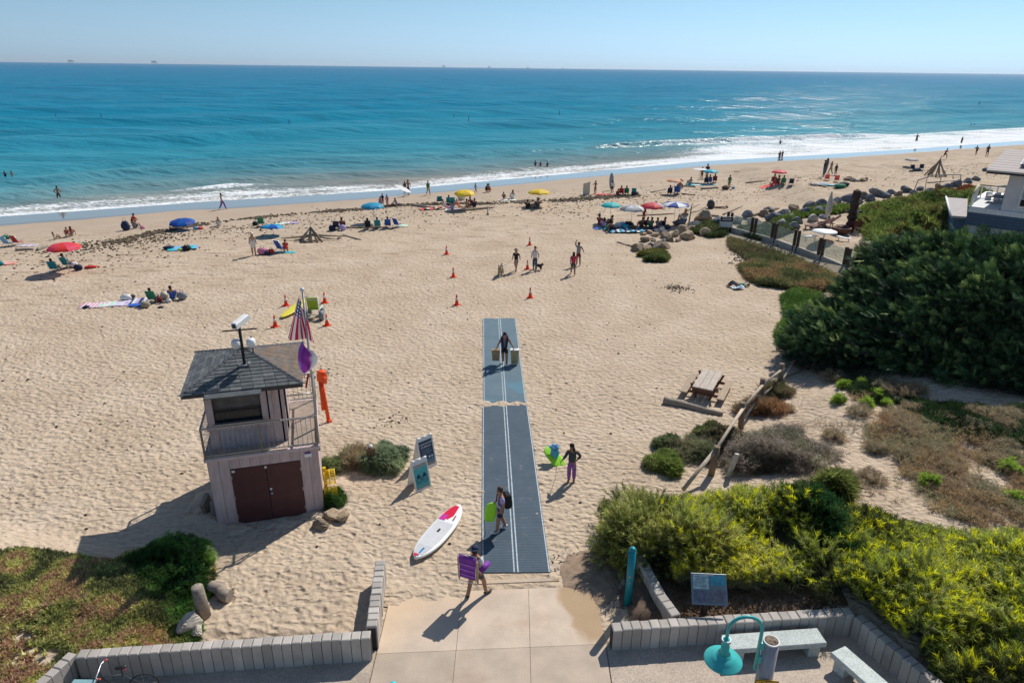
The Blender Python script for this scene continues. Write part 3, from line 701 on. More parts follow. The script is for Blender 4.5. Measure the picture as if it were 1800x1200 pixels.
WFt = put('window_frame', MB().box(((WX0+WX1)/2, CY0-.06, WZ0-.09), (WX1-WX0+.5, .1, .2)).box((WX0-.09, CY0-.05, (WZ0+WZ1)/2), (.18, .1, WZ1-WZ0)).box((WX1+.08, CY0-.05, (WZ0+WZ1)/2), (.18, .1, WZ1-WZ0)).box((WX1+.27, CY0-.07, (WZ0+WZ1)/2+.02), (.1, .14, WZ1-WZ0+.1)), TRIM, TW)
put('pane', MB().box(((WX0+WX1)/2, CY0+.03, WZ0+.24), (WX1-WX0, .02, .46)), GLASSD, WFt)
put('roller_screen', MB().box(((WX0+WX1)/2, CY0+.06, WZ0+.72), (WX1-WX0, .02, .52)), M('inside_board', (.12, .105, .10), .8, .25, 4), WFt)
put('sill', MB().box(((WX0+WX1)/2, CY0-.09, WZ0+.02), (WX1-WX0+.06, .14, .035)), STEEL, WFt)
put('side_door', MB().box((CX1-.03, CY0+.5, CZ0+1.0), (.05, .9, 1.98), ch=.008), M('dark_doorway', (.05, .04, .045), .7, .2, 3), TW)
put('corner_post', MB().box((CX1+.0, CY0+.03, (CZ0+CZ1)/2), (.1, .1, CZ1-CZ0)), TRIM, TW)
put('corner_post', MB().box((CX1+.02, CY0+.98, (CZ0+CZ1)/2), (.06, .1, CZ1-CZ0)), M('dark_post', (.09, .075, .075), .8), TW)
# roof: four facets of single shingles
RX, RY, RS = -.40, .02, 3.45; EZ = 4.72; AZ = 5.38; hc = RS/2
ap = Vector((RX+hc, RY+hc, AZ)); cor = [Vector((RX, RY, EZ)), Vector((RX+RS, RY, EZ)), Vector((RX+RS, RY+RS, EZ)), Vector((RX, RY+RS, EZ))]
rb = MB().add([(c.x, c.y, c.z-.015) for c in cor]+[(ap.x, ap.y, ap.z-.015)]+[(c.x, c.y, c.z-.13) for c in cor], [(0, 1, 4), (1, 2, 4), (2, 3, 4), (3, 0, 4), (5, 8, 7, 6), (0, 5, 6, 1), (1, 6, 7, 2), (2, 7, 8, 3), (3, 8, 5, 0)])
ROOF = put('roof', rb, M('roof_board_dark', (.045, .045, .05), .9), TW)
rows = 12
for fi in range(4):
    c0, c1 = cor[fi], cor[(fi+1) % 4]; ex = (c1-c0)/RS; mid = (c0+c1)/2; up = (ap-mid); sl_ = up.length; up = up/sl_; nrm = ex.cross(up)
    mats = SHR if fi == 1 else SHG
    for r_ in range(rows):
        t0 = r_/rows*sl_; t1 = (r_+1)/rows*sl_; half0 = hc*(1-r_/rows); half1 = hc*(1-(r_+1)/rows); w = .34; x = -half0-(.17 if r_ % 2 else 0)
        while x < half0:
            a = max(x, -half0); b_ = min(x+w, half0); x += w
            if b_-a < .03: continue
            at_, bt = max(a, -half1-.0), min(b_, half1)
            if bt-at_ < .01: at_ = bt = (max(-half1, min(half1, (a+b_)/2)))
            h0 = .020+random.uniform(0, .008); g = .006; dn = .012
            def pt(xx, tt, hh): p = mid+ex*xx+up*tt+nrm*hh; return tuple(p)
            vs = [pt(a+g, t0-dn, -.004), pt(b_-g, t0-dn, -.004), pt(bt-g, t1, -.004), pt(at_+g, t1, -.004), pt(a+g, t0-dn, h0), pt(b_-g, t0-dn, h0), pt(bt-g, t1, .006), pt(at_+g, t1, .006)]
            q = random.random(); m_ = mats[0] if q < .5 else mats[1] if q < .8 else mats[2]
            if fi == 1 and r_ < rows-5 and (x > 0): m_ = SHR[2] if q > .5 else SHR[0]
            put('shingle', MB().add(vs, [(4, 5, 6, 7), (0, 1, 5, 4), (1, 2, 6, 5), (3, 0, 4, 7), (2, 3, 7, 6)]), m_, ROOF)
for ci in range(4):
    c = cor[ci]; d = ap-c; l = d.length; dn_ = d/l; sid = dn_.cross(Vector((0, 0, 1))).normalized(); u_ = sid.cross(dn_)
    for k in range(13):
        t = k/13*l; t2 = t+l/13*1.12; p0 = c+dn_*(t-.05); p1 = c+dn_*t2; w = .085
        vs = []
        for p, h in ((p0, .045), (p1, .022)):
            vs += [p+sid*w-u_*(.02-h*.3), p+u_*h, p-sid*w-u_*(.02-h*.3)]
        vs = [tuple(v) for v in vs]; vs += [tuple(Vector(v)-u_*.02) for v in vs[:3]]
        put('hip_cap', MB().add(vs, [(0, 1, 4, 3), (1, 2, 5, 4), (0, 6, 7, 1), (1, 7, 8, 2)]), M('hip_cap_grey', (.075, .08, .09), .85, .2, 8, bump=.3), ROOF)
put('dropped_eave', MB().add([(.25, -.03, EZ-.02), (1.85, -.03, EZ-.02), (1.85, .5, EZ+.17), (.25, .5, EZ+.17), (.25, -.03, EZ-.06), (1.85, -.03, EZ-.06), (1.85, -.2, EZ-.09), (.25, -.2, EZ-.09), (1.85, -.2, EZ-.12), (.25, -.2, EZ-.12)], [(3, 2, 6, 7), (7, 6, 8, 9), (9, 8, 5, 4)]), SHG[0], TW)
put('fascia', MB().box((RX+hc, RY+.01, EZ-.075), (RS-.02, .03, .11)).box((RX+RS-.01, RY+hc, EZ-.075), (.03, RS-.02, .11)).box((RX+.01, RY+hc, EZ-.075), (.03, RS-.02, .11)), M('dark_fascia', (.07, .065, .065), .8), TW)
# railings
RZ = H1+.12; RT = RZ+1.02
def rail(x0, y0, x1, y1, posts, key, top=STEEL, pick=STEEL, n=None, mid=None):
    l = math.hypot(x1-x0, y1-y0); a = math.atan2(y1-y0, x1-x0); n = n or int(l/.14)
    rr = put('railing', MB().box((l/2, 0, RT), (l+.04, .05, .045)).box((l/2, 0, RZ+.08), (l, .035, .035)), top, TW, (x0, y0, 0), (0, 0, a))
    pk = cached('picket', lambda: MB().tube([(0, 0, 0), (0, 0, .92)], .009, 5))
    for i in range(1, n):
        put('picket', pk, pick, rr, (l*i/n, 0, RZ+.1))
    for p in posts: put('post', cached('rail_post', lambda: MB().box((0, 0, .52), (.05, .05, 1.06))), mid or top, rr, (p*l, 0, RZ-.04))
rail(-.03, -.03, WD+.03, -.03, (0, .5, 1), 'f', mid=WOODP)
rail(-.03, -.03, -.03, DP, (1,), 'l', n=18)
rail(WD+.03, -.03, WD+.03, DP, (.33, .66, 1), 'r')
rail(2.42, DP, WD+.03, DP, (), 'b')
put('rail_bar', MB().tube([(2.42, 1.9, RT-.1), (WD, 1.9, RT-.1)], .025, 6), STEEL, TW)
for k in range(3): pass
def hut(u, v, z): return (HO[0]+u*math.cos(HA)-v*math.sin(HA), HO[1]+u*math.sin(HA)+v*math.cos(HA), z)

# camera mast on the roof
r = thing('camera_mast', 'short black mast with white surveillance cameras bolted to the hut roof', 'camera mast', hut(1.36, 1.02, 5.08), HA)
put('mast', MB().tube([(0, 0, .03), (0, 0, 1.28)], [.05, .045], 8), BLACK, r); put('base_plate', MB().box((0, 0, .03), (.32, .24, .03)).box((.14, 0, .06), (.06, .2, .06)), STEEL, r)
put('cross_arm', MB().box((0, 0, 1.18), (1.0, .04, .035)), BLACK, r)
put('camera_housing', MB().box((0, 0, 0), (.2, .62, .19), ch=.03), WHITE, r, (.05, .1, 1.42), (rad(12), 0, rad(-35)))
put('lens', MB().lathe([(0, 0), (.07, 0), (.07, .02), (0, .02)], 10), GLASSD, r, (-.13, -.16, 1.36), (PI/2, 0, rad(-35)))
for x, z in ((-.16, .72), (.28, .72)):
    c = put('dome_camera', MB().lathe([(.0, -.13), (.10, -.11), (.135, 0), (.135, .1), (.09, .17), (0, .18)], 12), WHITE, r, (x, -.05, z)); put('lens', MB().blob((0, -.02, -.08), (.09, .09, .07)), GLASSD, c)
put('bracket', MB().box((.08, 0, .55), (.5, .03, .03)).tube([(.3, 0, .4), (.3, 0, .95)], .02, 6), BLACK, r)

# flags on the pole at the deck corner
fp = hut(WD+.06, .12, RZ-.3)
r = thing('flagpole', 'tall grey flagpole fixed to the corner of the lifeguard hut deck', 'flagpole', fp)
PT = 7.62-fp[2]
put('pole', MB().tube([(0, 0, 0), (0, 0, PT)], [.038, .026], 8), STEEL, r); put('finial', MB().blob((0, 0, PT+.05), (.07, .07, .07), 10, 8), WHITE, r)
def flag_mat(kind):
    m, nt, N, b, L = nodes('flag_'+kind)
    uv = N('UVMap'); uv.uv_map = 'cloth'; sx = N('SeparateXYZ'); L(uv.outputs[0], sx.inputs[0]); s, t = sx.outputs[0], sx.outputs[1]
    if kind == 'stars_and_stripes':
        w = math_(N, L, 'FLOOR', math_(N, L, 'MULTIPLY', t, 13.)); k = math_(N, L, 'MODULO', w, 2.)
        c = mixc(N, L, k, (.42, .015, .045), (.66, .62, .64))
        can = math_(N, L, 'MULTIPLY', math_(N, L, 'LESS_THAN', s, .42), math_(N, L, 'LESS_THAN', t, .54))
        gx = math_(N, L, 'SUBTRACT', math_(N, L, 'FRACT', math_(N, L, 'MULTIPLY', s, 12.)), .5); gy = math_(N, L, 'SUBTRACT', math_(N, L, 'FRACT', math_(N, L, 'MULTIPLY', t, 9.)), .5)
        d = math_(N, L, 'ADD', math_(N, L, 'MULTIPLY', gx, gx), math_(N, L, 'MULTIPLY', gy, gy)); c2 = mixc(N, L, math_(N, L, 'LESS_THAN', d, .075), (.015, .035, .16), (.75, .75, .78))
        c = mixc(N, L, can, c, c2)
    else:
        n = N('TexNoise', Scale=3., Detail=2.); L(uv.outputs[0], n.inputs['Vector'])
        c = ramp(N, L, math_(N, L, 'ADD', t, math_(N, L, 'MULTIPLY', math_(N, L, 'SUBTRACT', n.outputs['Fac'], .5), .4)), [(.0, (.06, .07, .30)), (.25, (.20, .04, .32)), (.80, (.28, .03, .32)), (.88, (.5, .48, .52)), (.97, (.62, .62, .66))])
        gx = math_(N, L, 'SUBTRACT', s, .62); gy = math_(N, L, 'SUBTRACT', t, .3); d = math_(N, L, 'ADD', math_(N, L, 'MULTIPLY', gx, gx), math_(N, L, 'MULTIPLY', gy, gy))
        c = mixc(N, L, math_(N, L, 'LESS_THAN', d, .014), c, (.16, .13, .42))
    L(c, b.inputs['Base Color']); b.inputs['Roughness'].default_value = .75
    tr = N('BsdfTranslucent'); mx = N('MixShader'); mx.inputs[0].default_value = .3; L(c, tr.inputs[0]); L(b.outputs[0], mx.inputs[1]); L(tr.outputs[0], mx.inputs[2]); L(mx.outputs[0], nt.nodes['Material Output'].inputs[0])
    return m
def cloth(name, fn, mat, label, cat, loc, parent=None, n=26, m=18):
    mb = MB(); vs = []; uv = []
    for i in range(n+1):
        for j in range(m+1): vs.append(fn(i/n, j/m)); uv.append((i/n, j/m))
    fs = [(i*(m+1)+j, (i+1)*(m+1)+j, (i+1)*(m+1)+j+1, i*(m+1)+j+1) for i in range(n) for j in range(m)]
    mb.add(vs, fs, 0, True); me = mb.mesh(name); l = me.uv_layers.new(name='cloth')
    for lp in me.loops: l.data[lp.index].uv = uv[lp.vertex_index]
    o = put(name, me, mat, parent, loc)
    if label: tag(o, label, cat)
    return o
def us(s, t):   # s along the fly, t from top hem to bottom hem; the limp fly end falls down
    z = -.10-.55*t*(1-.35*s)-1.35*s**1.05+.25*s*t; w = .10+.62*s**.9
    x = -.03-w*.78*(1-t)+.30*s*t; g = .10*math.sin(t*8+s*3)*(.3+s)
    return (x+.03*math.sin(t*14+2), -.03-.05*s+g, z)
cloth('stars_and_stripes_flag', us, flag_mat('stars_and_stripes'), 'limp stars and stripes flag hanging at the top of the pole', 'flag', (fp[0], fp[1], 7.62))
def pf(s, t):
    a = .35+2.4*s; z = -1.55-.30*t-1.12*s*(1-.36*t); w = math.sin(PI*min(1., .12+.80*s))
    x = -.04+(-.30*(1-t)**.7+.30*t*t)*w-.10*s*s; g = .12*math.sin(t*7+s*4)*w; return (x, -.16*w*math.sin(PI*t)+g*.5-.02, z)
cloth('purple_flag', pf, flag_mat('purple'), 'bunched purple and white flag hanging below the stars and stripes', 'flag', (fp[0], fp[1], 7.62))
r = thing('pennant', 'thin red streamer hanging under the purple flag', 'streamer', (fp[0]-.13, fp[1]-.06, 4.75)); put('ribbon', MB().box((0, 0, 0), (.06, .015, .5), R=Matrix.Rotation(.25, 3, 'Y')), M('red_cloth', (.55, .04, .03), .7), r)

hx = MB()
for x, y, r, h in [(*hut(-.25, .3, 0)[:2], .8, .22), (*hut(-.3, 1.6, 0)[:2], .9, .28), (*hut(.5, -.25, 0)[:2], .55, .10), (*hut(3.0, -.2, 0)[:2], .5, .09), (*hut(3.5, 1.2, 0)[:2], .8, .2), (*hut(1.9, -.3, 0)[:2], .5, .06)]:
    v, f = sand_patch(x, y, r, h); hx.add([(a, b, c+.02) for a, b, c in v], f, 0, True)
dr = put('sand_drift', hx, SAND); at = dr.data.attributes.new('shore', 'FLOAT', 'POINT'); at.data.foreach_set('value', np.full(len(dr.data.vertices), 50., np.float32)); stuff(dr, 'sand banked against the foot of the lifeguard hut', 'sand')
# ------------------------------------------------------------------ people
SKF = 1.2
def skinmesh(key, pts, edges, radii, sub=1, root=0):
    if key in _mesh_cache: return _mesh_cache[key]
    me = D.meshes.new(key+'_src'); me.from_pydata(pts, edges, []); o = D.objects.new(key, me); COL.objects.link(o)
    md = o.modifiers.new('s', 'SKIN'); md.use_smooth_shade = True; md.branch_smoothing = .6
    for i, r in enumerate(radii):
        v = me.skin_vertices[0].data[i]; v.radius = (r[0]*SKF, r[1]*SKF) if isinstance(r, tuple) else (r*SKF, r*SKF); v.use_root = (i == root)
    sm = o.modifiers.new('b', 'SUBSURF'); sm.levels = sub; sm.render_levels = sub
    dg = bpy.context.evaluated_depsgraph_get(); e = o.evaluated_get(dg); out = D.meshes.new_from_object(e); out.name = key
    D.objects.remove(o); D.meshes.remove(me); out.materials.clear(); out.polygons.foreach_set('use_smooth', [True]*len(out.polygons)); _mesh_cache[key] = out; return out
BASE = dict(pel=(0, 0, .93), wai=(0, 0, 1.07), che=(0, 0, 1.27), nb=(0, .01, 1.42), nk=(0, .0, 1.49), h1=(0, -.012, 1.575), h2=(0, .005, 1.66), nose=(0, -.105, 1.585),
    shL=(.165, 0, 1.39), elL=(.225, .03, 1.13), wrL=(.25, -.03, .90), haL=(.255, -.05, .83), hiL=(.085, 0, .89), knL=(.10, -.025, .50), anL=(.10, .015, .09), toL=(.12, -.14, .035))
def mir(d):
    for k in list(d):
        if k.endswith('L') and k[:-1]+'R' not in d: x, y, z = d[k]; d[k[:-1]+'R'] = (-x, y, z)
    return d
def shift(d, dx, dy, dz, keys): 
    for k in keys:
        if k in d: d[k] = (d[k][0]+dx, d[k][1]+dy, d[k][2]+dz)
UP = ['pel', 'wai', 'che', 'nb', 'nk', 'h1', 'h2', 'nose', 'shL', 'elL', 'wrL', 'haL', 'shR', 'elR', 'wrR', 'haR']
def pose(**o):
    d = dict(BASE); d = mir(d)
    for k, v in o.items(): d[k] = v
    return d
def seated(z=.12, lean=.12, legs='bent', arms='lap'):
    d = mir(dict(BASE)); dz = z-.93
    for k in UP:
        x, y, zz = d[k]; hh = max(0, zz-.93); d[k] = (x, y+lean*hh/.5*.5, zz+dz)
    for k in ('hiL', 'hiR'): x, y, zz = d[k]; d[k] = (x, y, z-.0)
    for s, sg in (('L', 1), ('R', -1)):
        if legs == 'bent': d['kn'+s] = (sg*.15, -.42, z+.34); d['an'+s] = (sg*.13, -.62, .07); d['to'+s] = (sg*.14, -.76, .04)
        elif legs == 'chair': d['kn'+s] = (sg*.12, -.44, z+.12); d['an'+s] = (sg*.12, -.66, .08); d['to'+s] = (sg*.13, -.80, .04)
        else: d['kn'+s] = (sg*.12, -.45, .11); d['an'+s] = (sg*.13, -.86, .07); d['to'+s] = (sg*.15, -.90, .17)
        x, y, zz = d['sh'+s]
        if arms == 'lap': d['el'+s] = (sg*.24, y-.06, zz-.26); d['wr'+s] = (sg*.17, y-.28, zz-.34); d['ha'+s] = (sg*.15, y-.35, zz-.33)
        elif arms == 'back': d['el'+s] = (sg*.26, y+.14, zz-.24); d['wr'+s] = (sg*.28, y+.24, zz-.46); d['ha'+s] = (sg*.28, y+.22, .05)
        elif arms == 'knees': d['el'+s] = (sg*.24, y-.20, zz-.20); d['wr'+s] = (sg*.14, -.42, z+.40); d['ha'+s] = (sg*.10, -.48, z+.36)
    return d
POSES = dict(
    stand=pose(),
    contrap=pose(knR=(-.13, -.06, .5), anR=(-.16, .03, .09), toR=(-.2, -.11, .035), elR=(-.24, -.02, 1.14), wrR=(-.2, -.2, 1.02), haR=(-.16, -.26, 1.03)),
    walk=pose(knL=(.10, -.20, .50), anL=(.10, -.30, .10), toL=(.11, -.44, .06), knR=(-.10, .06, .49), anR=(-.10, .32, .16), toR=(-.11, .22, .05), elL=(.23, .14, 1.15), wrL=(.25, .18, .92), haL=(.25, .16, .85), elR=(-.23, -.06, 1.13), wrR=(-.23, -.22, .95), haR=(-.22, -.27, .90)),
    run=pose(wai=(0, -.05, 1.06), che=(0, -.12, 1.24), nb=(0, -.16, 1.38), nk=(0, -.18, 1.44), h1=(0, -.21, 1.53), h2=(0, -.20, 1.61), nose=(0, -.31, 1.53), shL=(.165, -.15, 1.36), shR=(-.165, -.15, 1.36), knL=(.10, -.34, .62), anL=(.10, -.30, .2), toL=(.11, -.43, .16), knR=(-.10, .12, .50), anR=(-.10, .48, .34), toR=(-.11, .46, .2), elL=(.25, .08, 1.18), wrL=(.24, -.04, 1.0), haL=(.24, -.1, .97), elR=(-.24, -.3, 1.16), wrR=(-.2, -.46, 1.3), haR=(-.19, -.5, 1.36)),
    hips=pose(elL=(.36, .10, 1.16), wrL=(.20, -.02, 1.0), haL=(.14, -.06, .98), elR=(-.36, .10, 1.16), wrR=(-.20, -.02, 1.0), haR=(-.14, -.06, .98), knL=(.15, -.02, .5), anL=(.18, .01, .09), toL=(.22, -.13, .035), knR=(-.15, -.02, .5), anR=(-.18, .01, .09), toR=(-.22, -.13, .035)),
    armup=pose(elL=(.26, -.04, 1.62), wrL=(.18, -.10, 1.82), haL=(.14, -.12, 1.88), elR=(-.30, .02, 1.2), wrR=(-.38, -.04, .98), haR=(-.40, -.06, .92), knR=(-.1, .08, .5), anR=(-.1, .26, .12), toR=(-.11, .15, .04)),
    hold=pose(elL=(.24, -.12, 1.16), wrL=(.20, -.34, 1.14), haL=(.18, -.40, 1.14), elR=(-.24, -.12, 1.16), wrR=(-.20, -.34, 1.14), haR=(-.18, -.40, 1.14)),
    bags=pose(nk=(0, -.03, 1.49), h1=(0, -.07, 1.56), h2=(0, -.075, 1.645), nose=(0, -.175, 1.545), elL=(.30, 0, 1.14), wrL=(.42, -.03, .93), haL=(.45, -.04, .85), elR=(-.27, 0, 1.14), wrR=(-.38, -.02, .92), haR=(-.41, -.03, .84), knL=(.11, -.15, .50), anL=(.11, -.13, .1), toL=(.13, -.27, .05), knR=(-.10, .05, .5), anR=(-.09, .18, .1), toR=(-.10, .05, .04)),
    carry=pose(knL=(.15, .0, .50), anL=(.18, .12, .09), toL=(.24, .0, .04), knR=(-.16, -.20, .52), anR=(-.22, -.22, .10), toR=(-.29, -.34, .05), elL=(.25, -.08, 1.13), wrL=(.22, -.32, 1.08), haL=(.16, -.38, 1.09), elR=(-.24, .02, 1.12), wrR=(-.24, -.2, 1.02), haR=(-.2, -.26, 1.03), h1=(.01, -.02, 1.575), nose=(.05, -.10, 1.58)),
    childboard=pose(elR=(-.24, -.02, 1.14), wrR=(-.30, -.10, .96), haR=(-.32, -.14, .92), elL=(.23, .04, 1.14), wrL=(.22, -.08, .94), haL=(.20, -.12, .90), knL=(.1, -.12, .5), anL=(.1, -.16, .09), toL=(.11, -.30, .05), knR=(-.1, .05, .5), anR=(-.1, .2, .12), toR=(-.11, .08, .04), nk=(0, -.02, 1.49), h1=(0, -.05, 1.57), h2=(0, -.045, 1.655), nose=(0, -.15, 1.57)),
    girl=pose(elL=(.32, .06, 1.18), wrL=(.19, -.04, 1.04), haL=(.13, -.07, 1.02), elR=(-.26, -.02, 1.16), wrR=(-.38, -.1, 1.00), haR=(-.42, -.13, .95), h1=(-.03, -.04, 1.57), h2=(-.045, -.02, 1.655), nose=(-.06, -.13, 1.56), knR=(-.10, -.03, .5)),
    crouch=pose(pel=(0, .10, .38), wai=(0, .04, .50), che=(0, -.06, .68), nb=(0, -.12, .81), nk=(0, -.14, .87), h1=(0, -.18, .95), h2=(0, -.17, 1.03), nose=(0, -.28, .94), shL=(.165, -.1, .78), elL=(.22, -.26, .60), wrL=(.16, -.42, .48), haL=(.14, -.47, .43), shR=(-.165, -.1, .78), elR=(-.22, -.26, .60), wrR=(-.16, -.42, .48), haR=(-.14, -.47, .43), hiL=(.085, .1, .35), hiR=(-.085, .1, .35), knL=(.17, -.24, .50), knR=(-.17, -.24, .50), anL=(.14, .02, .10), anR=(-.14, .02, .10), toL=(.16, -.14, .04), toR=(-.16, -.14, .04)),
    sit=seated(.12, .16, 'bent', 'knees'), sitlong=seated(.12, .35, 'long', 'back'), chair=seated(.30, .35, 'chair', 'lap'), sitlow=seated(.22, .4, 'long', 'lap'),
    swim=pose(elL=(.30, -.12, 1.30), wrL=(.34, -.34, 1.22), haL=(.35, -.42, 1.22), elR=(-.30, -.12, 1.30), wrR=(-.34, -.34, 1.22), haR=(-.35, -.42, 1.22)),
)
# lying on the back, head to +x, knees up; the arms shade the face
POSES['lie'] = dict(pel=(0, 0, .12), wai=(.15, 0, .13), che=(.36, 0, .15), nb=(.5, 0, .15), nk=(.57, 0, .16), h1=(.66, 0, .17), h2=(.74, 0, .16), nose=(.66, 0, .275),
    shL=(.47, .165, .13), elL=(.62, .30, .22), wrL=(.72, .12, .32), haL=(.74, .05, .32), shR=(.47, -.165, .13), elR=(.30, -.30, .14), wrR=(.12, -.28, .12), haR=(.05, -.27, .10),
    hiL=(-.02, .085, .11), knL=(-.38, .12, .38), anL=(-.68, .12, .08), toL=(-.80, .13, .06), hiR=(-.02, -.085, .11), knR=(-.40, -.10, .30), anR=(-.74, -.12, .07), toR=(-.86, -.13, .06))
POSES['lieflat'] = dict(POSES['lie'], knL=(-.42, .12, .10), anL=(-.82, .14, .08), toL=(-.86, .16, .17), knR=(-.42, -.12, .10), anR=(-.82, -.14, .08), toR=(-.86, -.16, .17))
RADII = dict(pel=(.14, .105), wai=(.118, .09), che=(.145, .10), nb=(.085, .075), nk=.052, h1=(.074, .082), h2=(.078, .085), nose=.012, sh=.06, el=.041, wr=.028, ha=.032, hi=.095, kn=.064, an=.046, to=.042)
BODY_E = [('pel', 'wai'), ('wai', 'che'), ('che', 'nb'), ('nb', 'nk'), ('nk', 'h1'), ('h1', 'h2'), ('nb', 'shL'), ('shL', 'elL'), ('elL', 'wrL'), ('wrL', 'haL'), ('nb', 'shR'), ('shR', 'elR'), ('elR', 'wrR'), ('wrR', 'haR'),
          ('pel', 'hiL'), ('hiL', 'knL'), ('knL', 'anL'), ('anL', 'toL'), ('pel', 'hiR'), ('hiR', 'knR'), ('knR', 'anR'), ('anR', 'toR')]
def rget(k): return RADII.get(k, RADII.get(k[:-1]))
def lerp(a, b, t): return tuple(a[i]*(1-t)+b[i]*t for i in range(3))
def body_mesh(pn, fine=False):
    key = 'body_%s%s' % (pn, '_fine' if fine else '')
    if key in _mesh_cache: return _mesh_cache[key]
    d = POSES[pn]; names = [k for k in d if k != 'nose' or fine]; idx = {k: i for i, k in enumerate(names)}
    pts = [d[k] for k in names]; rs = [rget(k) for k in names]; ed = [(idx[a], idx[b]) for a, b in BODY_E]
    if fine:
        ed.append((idx['h1'], idx['nose'])); rs[idx['nose']] = .014
        for s in 'LR':       # palm and five fingers of different length
            w = Vector(d['wr'+s]); h = Vector(d['ha'+s]); dr = (h-w).normalized(); sd_ = dr.cross(Vector((1, 0, 0)) if abs(dr.x) < .7 else Vector((0, 1, 0))).normalized(); pn_ = sd_.cross(dr)
            rs[idx['ha'+s]] = (.030, .018)
            for q, (o_, ln) in enumerate(((-.030, .062), (-.010, .075), (.011, .070), (.030, .055))):
                b0 = h+sd_*o_+dr*.02; b1 = b0+dr*ln*.55+pn_*.008; b2 = b1+dr*ln*.4+pn_*.022
                i0 = len(pts); pts += [tuple(b0), tuple(b1), tuple(b2)]; rs += [.0095, .009, .008]; ed += [(idx['ha'+s], i0), (i0, i0+1), (i0+1, i0+2)]
            t0 = w+dr*.03-sd_*.035; t1 = t0+dr*.035-sd_*.02+pn_*.01; i0 = len(pts); pts += [tuple(t0), tuple(t1)]; rs += [.011, .009]; ed += [(idx['ha'+s], i0), (i0, i0+1)]
    return skinmesh(key, pts, ed, rs, 1, idx['pel'])
def part_mesh(pn, what):
    key = what+'_'+pn
    if key in _mesh_cache: return _mesh_cache[key]
    d = POSES[pn]; P_ = []; R2 = []; E2 = []
    def a(p, r): P_.append(tuple(p)); R2.append(r); return len(P_)-1
    if what in ('shirt', 'tank', 'longshirt', 'bikini'):
        lo = lerp(d['pel'], d['wai'], -.1) if what != 'bikini' else lerp(d['wai'], d['che'], .75)
        i0 = a(lo, (.155, .122) if what != 'bikini' else (.14, .11)); i1 = a(lerp(d['wai'], d['che'], .3) if what != 'bikini' else d['che'], (.14, .11)); E2.append((i0, i1))
        if what != 'bikini':
            i2 = a(d['che'], (.158, .115)); i3 = a(lerp(d['nb'], d['che'], .12), (.10, .09)); E2 += [(i1, i2), (i2, i3)]
            for s in 'LR':
                j = a(d['sh'+s], .074); E2.append((i3, j))
                if what == 'shirt': k = a(lerp(d['sh'+s], d['el'+s], .75), .058); E2.append((j, k))
                if what == 'longshirt':
                    k = a(d['el'+s], .053); l = a(lerp(d['el'+s], d['wr'+s], .85), .041); E2 += [(j, k), (k, l)]
        root = 1
    elif what in ('shorts', 'trousers', 'briefs', 'skirt'):
        i0 = a(lerp(d['pel'], d['wai'], .95), (.128, .10)); i1 = a(d['pel'], (.152, .118)); E2.append((i0, i1))
        for s in 'LR':
            j = a(d['hi'+s], .104); E2.append((i1, j))
            if what == 'briefs': continue
            k = a(lerp(d['hi'+s], d['kn'+s], .8 if what != 'skirt' else .6), .084 if what == 'shorts' else (.075 if what == 'trousers' else .10)); E2.append((j, k))
            if what == 'trousers':
                k2 = a(d['kn'+s], .074); l = a(lerp(d['kn'+s], d['an'+s], .92), .066); E2 += [(k, k2), (k2, l)]
        root = 1
    elif what in ('hair', 'longhair'):
        u = Vector(d['h2'])-Vector(d['h1']); u.normalize(); n = Vector(d['nose'])-Vector(d['h1']); n = (n-u*n.dot(u)).normalized(); sd_ = u.cross(n); h2 = Vector(d['h2'])
        mb = MB(); Rm = Matrix((sd_, n, u)).transposed()
        def bl(c, r, j, sdd, n_=12, m_=8):
            t = MB().blob((0, 0, 0), r, n_, m_, j, sdd); mb.add([h2+Rm @ (Vector(c)+Vector(p)) for p in t.v], t.f, 0, True)
        bl((0, -.022, .012), (.096, .100, .088), .07, 3); bl((0, -.055, -.05), (.082, .068, .085), .05, 5)
        if what == 'longhair': bl((0, -.075, -.17), (.098, .05, .17), .08, 7); bl((.062, -.02, -.13), (.035, .05, .13), .06, 8); bl((-.062, -.02, -.13), (.035, .05, .13), .06, 9)
        _mesh_cache[key] = mb.mesh(key); return _mesh_cache[key]
    elif what == 'dress':
        i0 = a(d['che'], (.15, .11)); i1 = a(d['wai'], (.135, .11)); i2 = a(d['pel'], (.165, .135)); i3 = a(lerp(lerp(d['hiL'], d['hiR'], .5), lerp(d['knL'], d['knR'], .5), .7), (.19, .16)); E2 = [(0, 1), (1, 2), (2, 3)]; root = 2
    elif what == 'shoe':
        mb = MB()
        for s in 'LR':
            an = Vector(d['an'+s])-Vector((0, 0, .035)); to = Vector(d['to'+s]); f = (to-an); f.normalize(); R3 = f.to_track_quat('Y', 'Z').to_matrix(); t = MB().blob((0, 0, 0), (.056, .155, .052), 10, 8, .0, 1)
            mb.add([(an+to)*.5+R3 @ Vector(p) for p in t.v], t.f, 0, True)
        _mesh_cache[key] = mb.mesh(key); return _mesh_cache[key]
    me = skinmesh(key, P_, E2, R2, 1, root); return me
CL = {}
